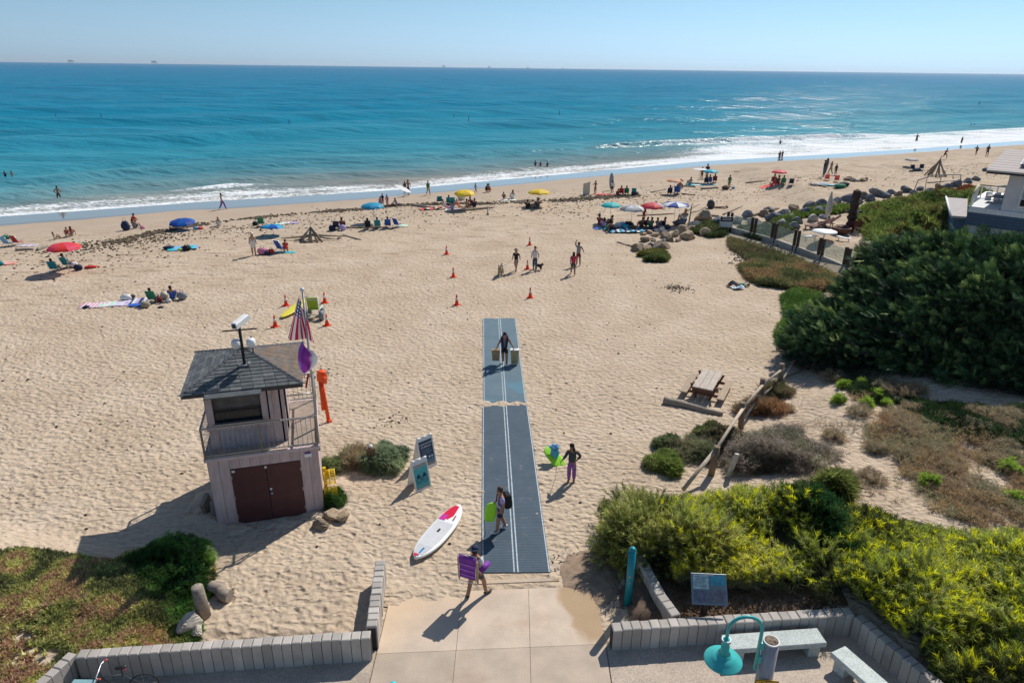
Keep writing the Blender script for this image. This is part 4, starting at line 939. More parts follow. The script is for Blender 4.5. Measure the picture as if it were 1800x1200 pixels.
def cm(c):
    if c not in CL: CL[c] = M('cloth_'+c, {'white': (.72, .71, .70), 'black': (.018, .018, .022), 'navy': (.02, .03, .075), 'blue': (.03, .10, .42), 'lightblue': (.18, .42, .66), 'teal': (.02, .26, .30), 'green': (.03, .20, .11), 'grey': (.26, .27, .29), 'darkgrey': (.06, .065, .07), 'red': (.55, .04, .03), 'crimson': (.50, .03, .10), 'pink': (.62, .22, .36), 'tan': (.42, .28, .18), 'khaki': (.30, .26, .18), 'yellow': (.68, .50, .04), 'mustard': (.55, .36, .03), 'purple': (.20, .06, .34), 'lilac': (.45, .36, .60), 'orange': (.70, .20, .05), 'brown': (.13, .07, .045), 'denim': (.06, .09, .14), 'aqua': (.03, .48, .55), 'coral': (.75, .12, .10), 'mint': (.50, .72, .55), 'cream': (.68, .60, .48), 'skin2': (.3, .16, .1), 'lime': (.38, .78, .05), 'silver': (.42, .45, .50), 'maroon': (.16, .02, .03)}[c], .8, .12, 9)
    return CL[c]
SKINS = [M('skin_fair', (.50, .30, .21), .6, .05, 8), M('skin_tan', (.34, .185, .12), .6, .05, 8), M('skin_brown', (.20, .105, .065), .6, .05, 8)]
HAIRS = dict(dark=M('hair_dark', (.018, .012, .010), .6, .2, 20), brown=M('hair_brown', (.07, .035, .02), .6, .2, 20), blond=M('hair_blond', (.36, .24, .12), .6, .2, 20))
def person(label, loc, face, pose_='stand', scale=1., top=('shirt', 'white'), bot=('shorts', 'navy'), hair=('hair', 'dark'), skin=1, group=None, fine=False, shoes=None, hat=None, dz=0., rot=None):
    r = thing('person', label, 'person', (loc[0], loc[1], loc[2]+dz), rad(face), group, scale)
    put('body', body_mesh(pose_, fine), SKINS[skin], r)
    if top: put({'longshirt': 'shirt', 'tank': 'vest', 'bikini': 'swim_top', 'dress': 'dress'}.get(top[0], top[0]), part_mesh(pose_, top[0]), cm(top[1]), r)
    if bot: put(bot[0], part_mesh(pose_, bot[0]), cm(bot[1]), r)
    if hair: put('hair', part_mesh(pose_, hair[0]), HAIRS[hair[1]], r)
    if shoes: put('shoe', part_mesh(pose_, 'shoe'), cm(shoes), r)
    d = POSES[pose_]; u = (Vector(d['h2'])-Vector(d['h1'])).normalized(); n = Vector(d['nose'])-Vector(d['h1']); n = (n-u*n.dot(u)).normalized()
    if hat:
        Rm = Matrix((u.cross(n), n, u)).transposed() @ Matrix.Rotation(PI, 3, 'Z'); R3 = Rm.to_euler()
        if hat[0] == 'cap': mb = MB().lathe([(.108, -.01), (.104, .04), (.08, .085), (.0, .105)], 14).prism([(-.07, -.08), (-.06, -.17), (0, -.195), (.06, -.17), (.07, -.08)], 0., .012)
        else: mb = MB().lathe([(.21, -.012), (.19, .0), (.10, .015), (.095, .07), (.07, .10), (0, .105)], 18)
        put('hat', mb, cm(hat[1]), r, tuple(Vector(d['h2'])+u*.03-n*.01), R3)
    if fine:
        s_ = u.cross(n)
        for sg in (-1, 1):
            p = Vector(d['h1'])+n*.076+u*.025+s_*sg*.03; put('eye', MB().blob((0, 0, 0), (.010, .008, .008)), M('eye_dark', (.02, .015, .015), .3), r, tuple(p))
            put('ear', MB().blob((0, 0, 0), (.010, .018, .028)), SKINS[skin], r, tuple(Vector(d['h1'])+u*.02+s_*sg*.082))
        put('mouth', MB().box((0, 0, 0), (.035, .01, .007)), M('lip', (.30, .10, .09), .5), r, tuple(Vector(d['h1'])+n*.079-u*.04))
    return r
# ------------------------------------------------------------------ near people
def zat(u, v, x, y):
    d = ray(u, v); return CH+d[2]*(y/d[1])
p = P(836, 1051); 
person('person in navy cap and dark shorts carrying a purple chair on the back', (p[0], p[1], .0), 158, 'carry', .99, ('shirt', 'white'), ('shorts', 'darkgrey'), ('hair', 'brown'), 1, fine=True, shoes='darkgrey', hat=('cap', 'navy'))
PUR = M('purple_sling', (.20, .035, .33), .6, .15, 7); WOODL = M('pale_wood_arm', (.42, .28, .16), .6, .15, 6); ALU = M('aluminium_tube', (.62, .62, .64), .35, .05, 5, metal=.7)
r = thing('folding_chair', 'folded purple beach chair carried on the back of the capped walker', 'beach chair', (p[0], p[1], 0), rad(158))
put('sling', MB().box((.10, .25, 1.18), (.50, .05, .78), R=Matrix.Rotation(-.10, 3, 'X')), PUR, r)
for z in (.92, 1.10, 1.30): put('strap', MB().box((.10, .285+(1.18-z)*-.1, z), (.46, .02, .035)), M('purple_strap', (.42, .16, .56), .6), r)
put('pillow', MB().box((.10, .29, 1.47), (.40, .07, .16), ch=.02), PUR, r)
for s in (-1, 1):
    put('armrest', MB().box((.10+s*.28, .25, 1.10), (.05, .035, .75), R=Matrix.Rotation(-.06, 3, 'X')), WOODL, r)
    put('frame_tube', MB().tube([(.10+s*.25, .30, .74), (.10+s*.25, .25, 1.6)], .013, 6), ALU, r)
put('frame_bar', MB().tube([(-.15, .25, 1.58), (.10, .25, 1.62), (.35, .25, 1.58)], .013, 6).tube([(-.15, .31, .75), (.35, .31, .75)], .013, 6), ALU, r)
r = thing('rolled_towel', 'purple rolled towel under the arm of the walker with the chair', 'towel', (p[0], p[1], 0), rad(158)); put('roll', MB().tube([(-.30, -.20, 1.12), (-.24, .12, 1.10)], .085, 12), PUR, r)

p = P(880, 934)
person('child in white shirt and navy shorts with a black backpack walking on the near mat', (p[0], p[1], .04), -72, 'childboard', .95, ('shirt', 'lilac'), ('shorts', 'navy'), ('hair', 'brown'), 1, fine=True, shoes='white')
r = thing('backpack', 'black backpack with white marks worn by the child on the mat', 'backpack', (p[0], p[1], .04), rad(-72), scale=.95)
put('bag', MB().box((0, .22, 1.2), (.34, .2, .5), ch=.04), cm('black'), r); put('pocket', MB().box((0, .335, 1.1), (.26, .05, .24), ch=.015), cm('darkgrey'), r)
for s in (-1, 1): put('shoulder_strap', MB().tube([(s*.11, .12, 1.40), (s*.11, -.10, 1.40), (s*.13, -.11, 1.15), (s*.14, .1, 1.0)], .02, 5), cm('black'), r)
for k in range(3): put('white_mark', MB().box((-.05+k*.05, .366, 1.1), (.02, .006, .1)), WHITE, r)
def board_outline(L, W, n=18, nose=.55, tail=.8):
    pts = []
    for i in range(n+1):
        t = i/n; w = W/2*min(1, (math.sin(PI*min(1, max(0, t)))**.5))*(1 if .25 < t < .75 else 1); w = W/2*(1-abs(2*t-1)**3.2)**.6*(1+.0*t)
        pts.append((w, -L/2+L*t))
    return pts
def board_mb(L, W, th, n=22, rock=.03, pw=3.2, tailw=0.):
    mb = MB(); vs = []; prof = [(-1, .5), (-.93, .15), (-.75, 0), (.75, 0), (.93, .15), (1, .5), (.93, .9), (.75, 1), (-.75, 1), (-.93, .9)]
    for i in range(n+1):
        t = i/n; q = 2*t-1; w = W/2*max(.02, (1-abs(q)**pw))**.62
        if q < 0: w = max(w, tailw*W/2)
        z0 = rock*(q**2)*(1.8 if q > 0 else .8)
        for a, b in prof: vs.append((a*w, q*L/2, z0+b*th*(1-.35*abs(q)**4)))
    k = len(prof); fs = []
    for i in range(n):
        for j in range(k): jj = (j+1) % k; fs.append((i*k+j, i*k+jj, (i+1)*k+jj, (i+1)*k+j))
    fs += [tuple(reversed(range(k))), tuple(n*k+j for j in range(k))]
    return mb.add(vs, [f[::-1] for f in fs], 0, True)
LIME = M('lime_foam', (.36, .80, .04), .6, .05, 5)
r = thing('bodyboard', 'lime green bodyboard under the arm of the child on the mat', 'bodyboard', (p[0]-.32, p[1]-.06, .80), 0, rot=(rad(84), rad(8), rad(12)))
put('board', board_mb(.66, .38, .055, 14, .0, 4.5, .75), LIME, r)
r = thing('leash', 'thin black leash hanging from the bodyboard of the child', 'leash', (p[0]-.42, p[1]-.1, .04)); put('cord', MB().tube([(0, 0, .7), (-.1, -.05, .45), (-.05, -.3, .15), (-.25, -.6, .02)], .008, 5), BLACK, r)

p = P(1004, 846)
g_ = person('girl in dark long-sleeved top and purple patterned trousers with long dark hair', p, -12, 'girl', .90, ('longshirt', 'darkgrey'), ('trousers', 'purple'), ('longhair', 'dark'), 1, fine=True)
def patterned(name, a, b_):
    m, nt, N, b, L = nodes(name); tc = N('TexCoord').outputs['Object']; v = N('TexVoronoi', Scale=13.); L(tc, v.inputs['Vector'])
    L(mixc(N, L, mrange(N, L, v.outputs['Distance'], .25, .35), a, b_), b.inputs['Base Color']); b.inputs['Roughness'].default_value = .8; return m
PAT = patterned('purple_pattern', (.07, .02, .12), (.30, .11, .38))
for c in g_.children:
    if c.name.startswith('trousers'): c.material_slots[0].link = 'OBJECT'; c.material_slots[0].material = PAT
q = P(974, 812)
r = thing('bodyboard', 'lime green bodyboard tipped on the sand beside the girl', 'bodyboard', (q[0], q[1], q[2]+.20), 0, rot=(rad(38), rad(-14), rad(42)))
put('board', board_mb(1.02, .50, .06, 14, .0, 4.5, .75), LIME, r)
r = thing('wet_towel', 'light blue bundled towel lying on the tipped green bodyboard', 'towel', (q[0]+.02, q[1]+.02, q[2]+.28)); put('bundle', MB().blob((0, 0, .12), (.16, .13, .22), 12, 8, .18, 3).blob((-.03, .04, .34), (.20, .12, .11), 12, 7, .25, 5), cm('lightblue'), r)
put('tail', MB().blob((.03, -.05, .1), (.11, .08, .22), 10, 7, .15, 6), cm('aqua'), r)
tow = (p[0]-.36, p[1]-.2, p[2]+.82)
r = thing('leash', 'thin cord from the hand of the girl to the green bodyboard', 'leash', (q[0]+.2, q[1]-.1, q[2]+.2)); put('cord', MB().tube([(0, 0, 0), ((tow[0]-q[0]-.2)*.5, (tow[1]-q[1]+.1)*.5, .15), (tow[0]-q[0]-.2, tow[1]-q[1]+.1, tow[2]-q[2]-.2)], .008, 5), BLACK, r)

p = P(887, 641)
person('man in navy vest and black shorts walking up the far mat with two tan bags', (p[0], p[1], p[2]+.04), -4, 'bags', 1.0, ('tank', 'grey'), ('shorts', 'black'), ('hair', 'dark'), 1, fine=True, shoes='white')
r = thing('towel', 'navy towel hung round the neck of the man with two bags', 'towel', (p[0], p[1], p[2]+.04), rad(-4))
put('cloth', MB().tube([(-.12, .06, 1.50), (-.14, -.04, 1.46), (-.13, -.13, 1.28), (-.10, -.15, 1.0), (-.09, -.14, .84)], [.04, .05, .055, .06, .05], 8).tube([(.12, .06, 1.50), (.14, -.04, 1.46), (.13, -.13, 1.28), (.08, -.15, 1.05), (.06, -.14, .92)], [.04, .05, .055, .06, .05], 8).tube([(-.13, .05, 1.5), (0, .10, 1.53), (.13, .05, 1.5)], .045, 8), cm('navy'), r)
TANB = M('tan_bag', (.34, .25, .15), .85, .2, 6, bump=.3); OLB = M('olive_bag', (.33, .29, .16), .85, .2, 6, bump=.3)
for sx, mt, h, lb in ((-.44, TANB, .58, 'brown paper-like bag in the right hand of the man on the far mat'), (.50, OLB, .74, 'taller olive tan bag in the left hand of the man on the far mat')):
    r = thing('carrier_bag', lb, 'bag', (p[0]+sx, p[1]-.02, p[2]+.04)); b0 = .80-h
    put('bag', MB().add([(-.17, -.09, b0), (.17, -.09, b0), (.17, .09, b0), (-.17, .09, b0), (-.21, -.11, b0+h), (.21, -.11, b0+h), (.21, .11, b0+h), (-.21, .11, b0+h)], [(3, 2, 1, 0), (0, 1, 5, 4), (1, 2, 6, 5), (2, 3, 7, 6), (3, 0, 4, 7), (4, 5, 6, 7)]), mt, r)
    put('handle', MB().tube([(-.1, 0, b0+h-.02), (-.05, 0, b0+h+.07), (.05, 0, b0+h+.07), (.1, 0, b0+h-.02)], .012, 5), TANB, r)
    if sx > 0: put('white_lining', MB().box((0, 0, b0+h+.01), (.44, .24, .02)), WHITE, r)

# paddle board
a0, a1 = P(731, 987), P(808, 898); ang = math.atan2(a1[1]-a0[1], a1[0]-a0[0])-PI/2; Ls = math.hypot(a1[0]-a0[0], a1[1]-a0[1])+.05
r = thing('paddle_board', 'white stand-up paddle board with red nose lying on the sand', 'paddle board', ((a0[0]+a1[0])/2, (a0[1]+a1[1])/2, .06), ang)
put('board', board_mb(Ls, .80, .12, 34, .06, 2.6), M('board_white', (.80, .80, .79), .25, .03, 2, spec=.5), r)
def top_patch(x0, x1, q0, q1, dz=.006, cut=None, n=14, m=8):
    vs = []; fs = []
    for i in range(n+1):
        q = q0+(q1-q0)*i/n; w = .80/2*max(.02, (1-abs(q)**2.6))**.62*.74; z = .06*q*q*(1.8 if q > 0 else .8)+.12*(1-.35*abs(q)**4)+dz
        for j in range(m+1):
            a = x0+(x1-x0)*j/m
            if cut: a = cut(a, q)
            vs.append((a*w, q*Ls/2, z))
    for i in range(n):
        for j in range(m): fs.append((i*(m+1)+j, i*(m+1)+j+1, (i+1)*(m+1)+j+1, (i+1)*(m+1)+j))
    return MB().add(vs, fs, 0, True)
put('deck_pad', top_patch(-1, 1, -.60, .32), M('pad_grey', (.56, .56, .57), .9, .06, 8), r)
put('deck_pad', top_patch(-1, 1, -.88, -.62), M('pad_grey'), r)
put('red_graphic', top_patch(-1.1, .35, .42, .93, cut=lambda a, q: min(a, 1.4-(.95-q)*2.8) if a > 0 else a), M('board_red', (.75, .02, .06), .3, .1, 3), r)
put('pink_graphic', top_patch(-1.1, -.3, .36, .56, .009), M('board_magenta', (.55, .04, .30), .3, .1, 3), r)
put('blue_mark', top_patch(-.05, .25, -.86, -.66, .01), M('board_blue', (.0, .22, .50), .4), r)
put('dark_tail_mark', top_patch(-.9, .4, -.93, -.90, .01), BLACK, r); put('red_tail_mark', top_patch(-1.0, -.1, -.97, -.88, .012), M('board_red'), r)
put('carry_handle', MB().box((0, 0, .127), (.07, .16, .02)), BLACK, r)
put('side_logo', top_patch(.55, .72, .42, .60, .01), M('board_logo_grey', (.2, .05, .07), .5), r)

# A-frame signs
def text(s, size, loc, rot, mat, parent, align='CENTER', ext=.002):
    c = D.curves.new('lettering', 'FONT'); c.body = s; c.size = size; c.extrude = ext; c.align_x = align; c.align_y = 'CENTER'; c.materials.append(mat)
    o = D.objects.new('lettering', c); COL.objects.link(o); me = D.meshes.new_from_object(o.evaluated_get(bpy.context.evaluated_depsgraph_get())); D.objects.remove(o)
    return put('lettering', me, mat, parent, loc, rot)
def poster(name, stops, horiz=False):
    m, nt, N, b, L = nodes(name); tc = N('TexCoord').outputs['Generated']; sx = N('SeparateXYZ'); L(tc, sx.inputs[0]); n = N('TexNoise', Scale=4.); L(tc, n.inputs['Vector'])
    L(ramp(N, L, math_(N, L, 'ADD', sx.outputs[2], math_(N, L, 'MULTIPLY', math_(N, L, 'SUBTRACT', n.outputs['Fac'], .5), .12)), stops), b.inputs['Base Color']); b.inputs['Roughness'].default_value = .45; return m
def aframe(l, r_, H, label, fill):
    a = math.atan2(r_[1]-l[1], r_[0]-l[0]); w = math.hypot(r_[0]-l[0], r_[1]-l[1])
    t = thing('sandwich_board', label, 'sign', (l[0], l[1], (l[2]+r_[2])/2), a, 'white plastic sandwich boards'); tl = rad(13)
    R1 = Matrix.Rotation(-tl, 3, 'X'); R2 = Matrix.Rotation(tl+.05, 3, 'X'); WP = M('white_plastic', (.76, .76, .75), .4, .05, 4)
    front = put('front_panel', MB().box((w/2, 0, H/2), (w, .035, H), ch=.008), WP, t, (0, 0, 0), (-tl, 0, 0))
    put('back_panel', MB().box((w/2, 0, H/2), (w, .035, H), ch=.008), WP, t, (0, H*math.sin(tl)*2.2, 0), (tl*1.25, 0, 0))
    for k, x in enumerate((.12, .5, .88)): put('hinge', MB().tube([(w*x-.07, 0, H+.01), (w*x+.07, 0, H+.01)], .035, 8), WP, front)
    put('crest', MB().prism([(w*.32, -.015), (w*.68, -.015), (w*.68, .015), (w*.32, .015)], H-.005, H+.045), WP, front)
    fill(front, w, H); return t
NAVYP = poster('poster_navy', [(0, (.35, .26, .17)), (.13, (.12, .22, .3)), (.2, (.02, .12, .22)), (.5, (.015, .045, .10)), (1, (.015, .04, .09))])
TEALP = poster('poster_teal', [(0, (.42, .30, .2)), (.08, (.05, .32, .36)), (.5, (.05, .38, .42)), (.82, (.06, .42, .44)), (.9, (.25, .4, .35)), (1, (.40, .32, .24))])
def fill_b(f, w, H):
    put('poster', MB().box((w/2, -.022, H*.49), (w*.84, .006, H*.80)), NAVYP, f)
    text('LANZAMIENTO', .088, (w/2, -.028, H*.79), (PI/2, 0, 0), WHITE, f); text('DE BARCO', .092, (w/2, -.028, H*.70), (PI/2, 0, 0), WHITE, f)
    GL = M('grey_print', (.25, .32, .36), .6)
    for k in range(5): put('text_line', MB().box((w*.48+random.uniform(-.02, .02), -.028, H*(.62-.035*k)), (w*random.uniform(.5, .68), .003, .012)), GL, f)
    for k, (x, z) in enumerate(((.62, .36), (.78, .36), (.62, .26), (.78, .26), (.46, .26))): put('pictogram', MB().lathe([(.032, 0), (.032, .004)], 12), WHITE if k < 2 else GL, f, (w*x, -.026, H*z), (PI/2, 0, 0))
def fill_a(f, w, H):
    put('poster', MB().box((w/2, -.022, H*.46), (w*.84, .006, H*.80)), TEALP, f)
    IN = M('navy_print', (.01, .03, .06), .5)
    text('VESSEL', .06, (w*.45, -.028, H*.69), (PI/2, 0, 0), M('pale_print', (.45, .6, .6), .5), f)
    for x in (.31, .69):
        pts = [(w*x+.095*math.cos(k*PI/9), -.028, H*.33+.095*math.sin(k*PI/9)) for k in range(19)]; put('ring', MB().tube(pts, .009, 5, cap=False), IN, f)
        put('lens_barrel', MB().prism([(w*x-.08, -.031), (w*x+.08, -.031), (w*x+.04, -.026), (w*x-.04, -.026)], H*.43, H*.49), IN, f)
        put('eyepiece', MB().box((w*x, -.028, H*.52), (.07, .005, .06)), IN, f)
        put('small_word', MB().box((w*x, -.028, H*.33), (.09, .004, .014)), IN, f)
    put('bridge', MB().box((w*.5, -.028, H*.42), (.05, .005, .03)).box((w*.5, -.028, H*.36), (.04, .005, .03)), IN, f)
aframe(P(731, 866), P(758, 854), 1.12, 'white sandwich board with teal poster, the nearer of the two beside the bush', fill_a)
aframe(P(741, 828), P(768, 816), 1.22, 'white sandwich board with navy poster reading Lanzamiento de Barco', fill_b)

# meter box in the bush by the hut
p = P(653, 822); r = thing('utility_box', 'brown box on a white pedestal standing in the round grey-green bush', 'utility box', (p[0], p[1], p[2]), rad(12))
put('pedestal', MB().box((0, 0, .2), (.26, .22, .42), ch=.02), WHITE, r); b_ = put('box', MB().box((.02, 0, .66), (.34, .24, .44), ch=.02), M('brown_board', (.16, .10, .06), .7, .2, 4), r); put('cap', MB().blob((.03, 0, .92), (.08, .08, .06)), WHITE, b_); put('lever', MB().tube([(-.15, -.13, .62), (-.45, -.2, .56)], .012, 5), WOODP, b_)

# yellow hose reel cage on the hut wall
YEL = M('yellow_enamel', (.75, .50, .01), .4, .12, 6); x_, y_, _ = hut(WD+.28, .45, 0)
r = thing('hose_reel', 'yellow wire cage reel hung on the side wall of the lifeguard hut', 'reel', (x_, y_, 0), HA)
for x in (-.17, .0, .17): put('rim', MB().tube([(x, .24*math.cos(k*PI/8), 1.0+.24*math.sin(k*PI/8)) for k in range(17)], .016, 6, cap=False), YEL, r)
for k in range(14): a = k*PI/7; put('bar', MB().tube([(-.19, .24*math.cos(a), 1.0+.24*math.sin(a)), (.19, .24*math.cos(a), 1.0+.24*math.sin(a))], .011, 5), YEL, r)
for k in range(9): put('bar', MB().tube([(-.18+k*.045, -.2, .72), (-.18+k*.045, -.24, .42)], .011, 5), YEL, r)
put('lower_frame', MB().tube([(-.2, -.2, .74), (.2, -.2, .74), (.2, -.24, .40), (-.2, -.24, .40), (-.2, -.2, .74)], .016, 6), YEL, r); put('bracket', MB().box((-.15, .05, .9), (.1, .1, .9)), YEL, r)

# orange rescue stand
ORG = M('orange_plastic', (.80, .085, .015), .45, .1, 5); p = P(578, 741)
r = thing('rescue_stand', 'bright orange leaning stand with a boxy head behind the lifeguard hut', 'stand', p, rad(-25))
for n_, a in (('leg', [(0, 0, 0), (-.17, .08, 1.), (-.32, .15, 1.95)]), ('leg', [(-.16, -.08, .55), (-.25, .02, 1.2), (-.34, .10, 1.85)])): put(n_, MB().tube(a, .075, 8), ORG, r)
put('foot', MB().box((.02, 0, .05), (.16, .16, .12), ch=.02), ORG, r)
put('head', MB().box((-.26, .15, 1.95), (.30, .28, .36), ch=.05).lathe([(.0, 0), (.17, 0), (.17, .1), (.1, .12), (0, .12)], 14, (-.26, .15, 2.1)), ORG, r); put('side_box', MB().box((-.10, .08, 1.86), (.20, .12, .26), ch=.02), ORG, r)

# teal post, information panel
TEAL = M('teal_paint', (.0, .20, .26), .4, .12, 6, spec=.45); p = P(1103, 1062)
r = thing('shower_post', 'tall teal steel post with domed cap beside the block wall', 'post', (p[0], p[1], p[2]-.02))
put('post', MB().tube([(0, 0, 0), (0, 0, 1.88)], .10, 14), TEAL, r); put('cap', MB().blob((0, 0, 1.88), (.10, .10, .08), 14, 8), TEAL, r)
for z, s_ in ((1.05, .05), (.85, .035), (.7, .025)): put('rust_patch', MB().box((-.03, -.096, z), (s_, .012, s_*1.4)), M('rusty_patch', (.35, .25, .18), .9), r)
put('knob', MB().tube([(-.09, -.03, 1.8), (-.14, -.05, 1.8)], .018, 6), TEAL, r)
c_ = atz(1247, 1034, 1.22)
r = thing('information_panel', 'tilted information panel with four picture fields in front of the dark shrubs', 'information panel', (c_[0], c_[1]+.1, hgt(c_[0], c_[1]+.1)-.02), rad(-3))
g0 = float(hgt(c_[0], c_[1]+.1)); zc = 1.22-g0
put('pedestal', MB().box((0, .02, (zc-.05)/2), (.12, .12, zc-.02)), BLACK, r)
tr = rad(-38); pn = put('panel', MB().box((0, 0, 0), (.92, .045, .78), ch=.008), M('panel_frame', (.22, .27, .29), .4, .05, 4, metal=.4), r, (0, -.1, zc), (-rad(42), 0, 0))
for x, z, w_, h_, c in ((-.21, .17, .40, .34, (.42, .56, .56)), (.22, .22, .40, .24, (.07, .30, .40)), (-.21, -.19, .40, .30, (.12, .14, .20)), (.22, -.17, .40, .34, (.15, .16, .19))): put('picture_field', MB().box((x, -.026, z), (w_, .006, h_)), M('panel_print_%d' % int(c[2]*100), c, .35, .35, 9), pn)
for k in range(8): put('text_line', MB().box((-.22, -.031, .30-k*.034), (.34-.05*(k % 3), .003, .010)), M('panel_text', (.12, .17, .18), .5), pn)
put('blue_top', MB().box((-.12, -.031, .345), (.55, .003, .02)), M('panel_print_30'), pn)

# street lamp with log pole
LT = M('lamp_teal', (.05, .43, .42), .38, .08, 5, spec=.45); LW = M('lamp_pole_wood', (.40, .38, .40), .85, .2, 6, bump=.35, stretch=(3, 3, .4))
lp = atz(1356, 1126, 3.45); zl = 3.45
r = thing('street_lamp', 'thick weathered log pole with teal gooseneck street lamp above the benches', 'street lamp', (lp[0], lp[1], 0))
pl_ = put('log_pole', MB().tube([(0, 0, -.05), (0, 0, 1.6), (0, 0, zl)], [.185, .17, .155], 18), LW, r)
put('pole_end', MB().lathe([(.0, .012), (.08, .016), (.135, .01), (.135, 0)], 16, (0, 0, zl)), M('rotten_end_grain', (.16, .12, .09), .95, .7, 16, bump=.6), pl_)
put('end_ring', MB().lathe([(.135, -.01), (.135, .018), (.158, .012), (.158, -.01)], 18, (0, 0, zl)), WHITE, pl_)
sx_ = -.235; za, zb = zl-.62, zl+.30; lw_ = .66
pts = [(sx_, -.03, za-.04), (sx_, -.03, zb)]+[(sx_-lw_/2+lw_/2*math.cos(k*PI/12), -.03, zb+lw_/2*math.sin(k*PI/12)) for k in range(1, 13)]+[(sx_-lw_, -.03, zb-.22)]
arm = put('arm', MB().tube(pts, .034, 10), LT, r); put('arm_cap', MB().blob((sx_, -.03, za-.05), (.042, .042, .04)), LT, arm)
for z in (za+.18, za+.52): put('bracket', MB().box((sx_+.06, -.02, z), (.10, .07, .16), ch=.01), LT, r)
lx = sx_-lw_; lz = zb-.22
fit = put('lamp_fitter', MB().lathe([(.0, .02), (.035, .02), (.085, -.02), (.09, -.07), (.07, -.09), (.075, -.16), (.085, -.17), (.085, -.20), (.078, -.21), (.085, -.30), (.12, -.36), (.0, -.36)], 20, (lx, -.03, lz)), LT, r)
put('lamp_shade', MB().lathe([(.10, -.33), (.14, -.40), (.17, -.43), (.235, -.455), (.245, -.48), (.36, -.53), (.375, -.555), (.36, -.555), (.23, -.50), (.0, -.45)], 32, (lx, -.03, lz)), LT, r)
put('spring_clip', MB().lathe([(.088, -.01), (.10, -.02), (.088, -.03)], 14, (lx, -.03, lz)), WHITE, fit)
SY = M('sign_yellow', (.72, .40, .01), .45, .06, 6)
zs = zat(1350, 1212, lp[0], lp[1]-.2)
r = thing('parking_sign', 'yellow 15 MIN sign on the log pole at the bottom edge', 'sign', (lp[0]-.03, lp[1]-.2, zs), rad(-4))
pn = put('plate', MB().box((0, 0, 0), (.46, .012, .52), ch=.004), SY, r)
BP = M('sign_black', (.02, .02, .02), .5); put('border', MB().box((0, -.008, .245), (.44, .004, .012)).box((-.215, -.008, 0), (.012, .004, .49)).box((.215, -.008, 0), (.012, .004, .49)).box((0, -.008, -.245), (.44, .004, .012)), BP, pn)
text('15 MIN', .115, (0, -.009, .17), (PI/2, 0, 0), BP, pn); put('bolt', MB().blob((0, -.012, .225), (.012, .008, .012), 6, 4), STEEL, pn)

# bicycle leaning in the bottom left corner, bin and bollard at the edge
bx = atz(209, 1172, .98); r = thing('bicycle', 'dark bicycle with raised saddle leaning at the bottom left block wall', 'bicycle', (bx[0], bx[1], 0), rad(195))
for x, nm in ((-.42, 'wheel'), (.62, 'wheel')):
    w_ = put('wheel', MB().tube([(x+.31*math.cos(k*PI/12), 0, .34+.31*math.sin(k*PI/12)) for k in range(25)], .018, 6, cap=False), M('bike_tyre', (.025, .025, .025), .8), r)
    for k in range(8): put('spoke', MB().tube([(x, 0, .34), (x+.3*math.cos(k*PI/4), 0, .34+.3*math.sin(k*PI/4))], .003, 4), STEEL, w_)
put('frame', MB().tube([(-.42, 0, .34), (0, 0, .30), (.42, 0, .78), (-.03, 0, .75), (0, 0, .30)], .018, 6).tube([(-.42, 0, .34), (-.03, 0, .72)], .012, 6).tube([(.62, 0, .34), (.42, 0, .8), (.40, 0, .95)], .016, 6), M('bike_frame_paint', (.05, .055, .06), .5, .05, 4), r)
put('saddle', MB().blob((-.04, 0, .98), (.14, .07, .035), 10, 6).tube([(-.03, 0, .7), (-.04, 0, .96)], .014, 6), BLACK, r); put('tail_light', MB().box((-.1, 0, .9), (.03, .03, .06)), cm('red'), r)
put('handlebar', MB().tube([(.36, -.28, 1.0), (.42, -.2, .98), (.42, .2, .98), (.36, .28, 1.0)], .014, 6), ALU, r)
for s in (-1, 1): put('grip', MB().tube([(.30, s*.28, 1.01), (.38, s*.27, .99)], .02, 6), cm('coral'), r)
bx = atz(138, 1210, .85); r = thing('litter_bin', 'teal-rimmed litter bin cut off by the bottom left edge', 'bin', (bx[0], bx[1], 0)); put('body', MB().box((0, 0, .41), (.46, .46, .82), ch=.02), M('bin_dark', (.06, .09, .09), .6), r); put('rim', MB().box((0, 0, .84), (.5, .5, .05), ch=.01), M('bin_rim', (.2, .34, .36), .5), r)
bx = atz(691, 1201, .95); r = thing('marker_post', 'small turquoise domed post at the bottom edge of the ramp', 'post', (bx[0], bx[1], 0)); put('post', MB().tube([(0, 0, -.03), (0, 0, .88)], .05, 10), M('turquoise_paint', (.02, .50, .58), .4), r); put('cap', MB().blob((0, 0, .92), (.085, .085, .07), 12, 8), M('turquoise_paint'), r)

# picnic table and log
t0, t1 = P(1240, 700), P(1252, 668); a = rad(-27)
r = thing('picnic_table', 'weathered grey wooden picnic table with two benches on the sand', 'picnic table', (9.0, 28.45, hgt(9.0, 28.45)-.24), a, None, 1.14)
TW1 = M('table_plank_grey', (.46, .39, .33), .85, .18, 4, bump=.4, stretch=(6, .8, 6)); TW2 = M('table_plank_tan', (.40, .31, .22), .85, .18, 4, bump=.4, stretch=(6, .8, 6)); TW3 = M('table_base_brown', (.16, .07, .05), .8, .2, 4)
for k in range(3): put('plank', MB().box(((k-1)*.265, 0, .76), (.255, 1.95, .045), ch=.006), TW1, r)
for s in (-1, 1): put('bench_plank', MB().box((s*.72, 0, .45), (.27, 1.95, .045), ch=.006), TW2, r)
for y in (-.68, .68):
    put('leg', MB().box((-.33, y, .37), (.09, .06, .88), R=Matrix.Rotation(rad(-22), 3, 'Y')), TW3, r); put('leg', MB().box((.33, y, .37), (.09, .06, .88), R=Matrix.Rotation(rad(22), 3, 'Y')), TW3, r); put('cross_beam', MB().box((0, y+.05, .40), (1.6, .05, .1)).box((0, y-.05, .70), (.72, .05, .09)), TW3, r)
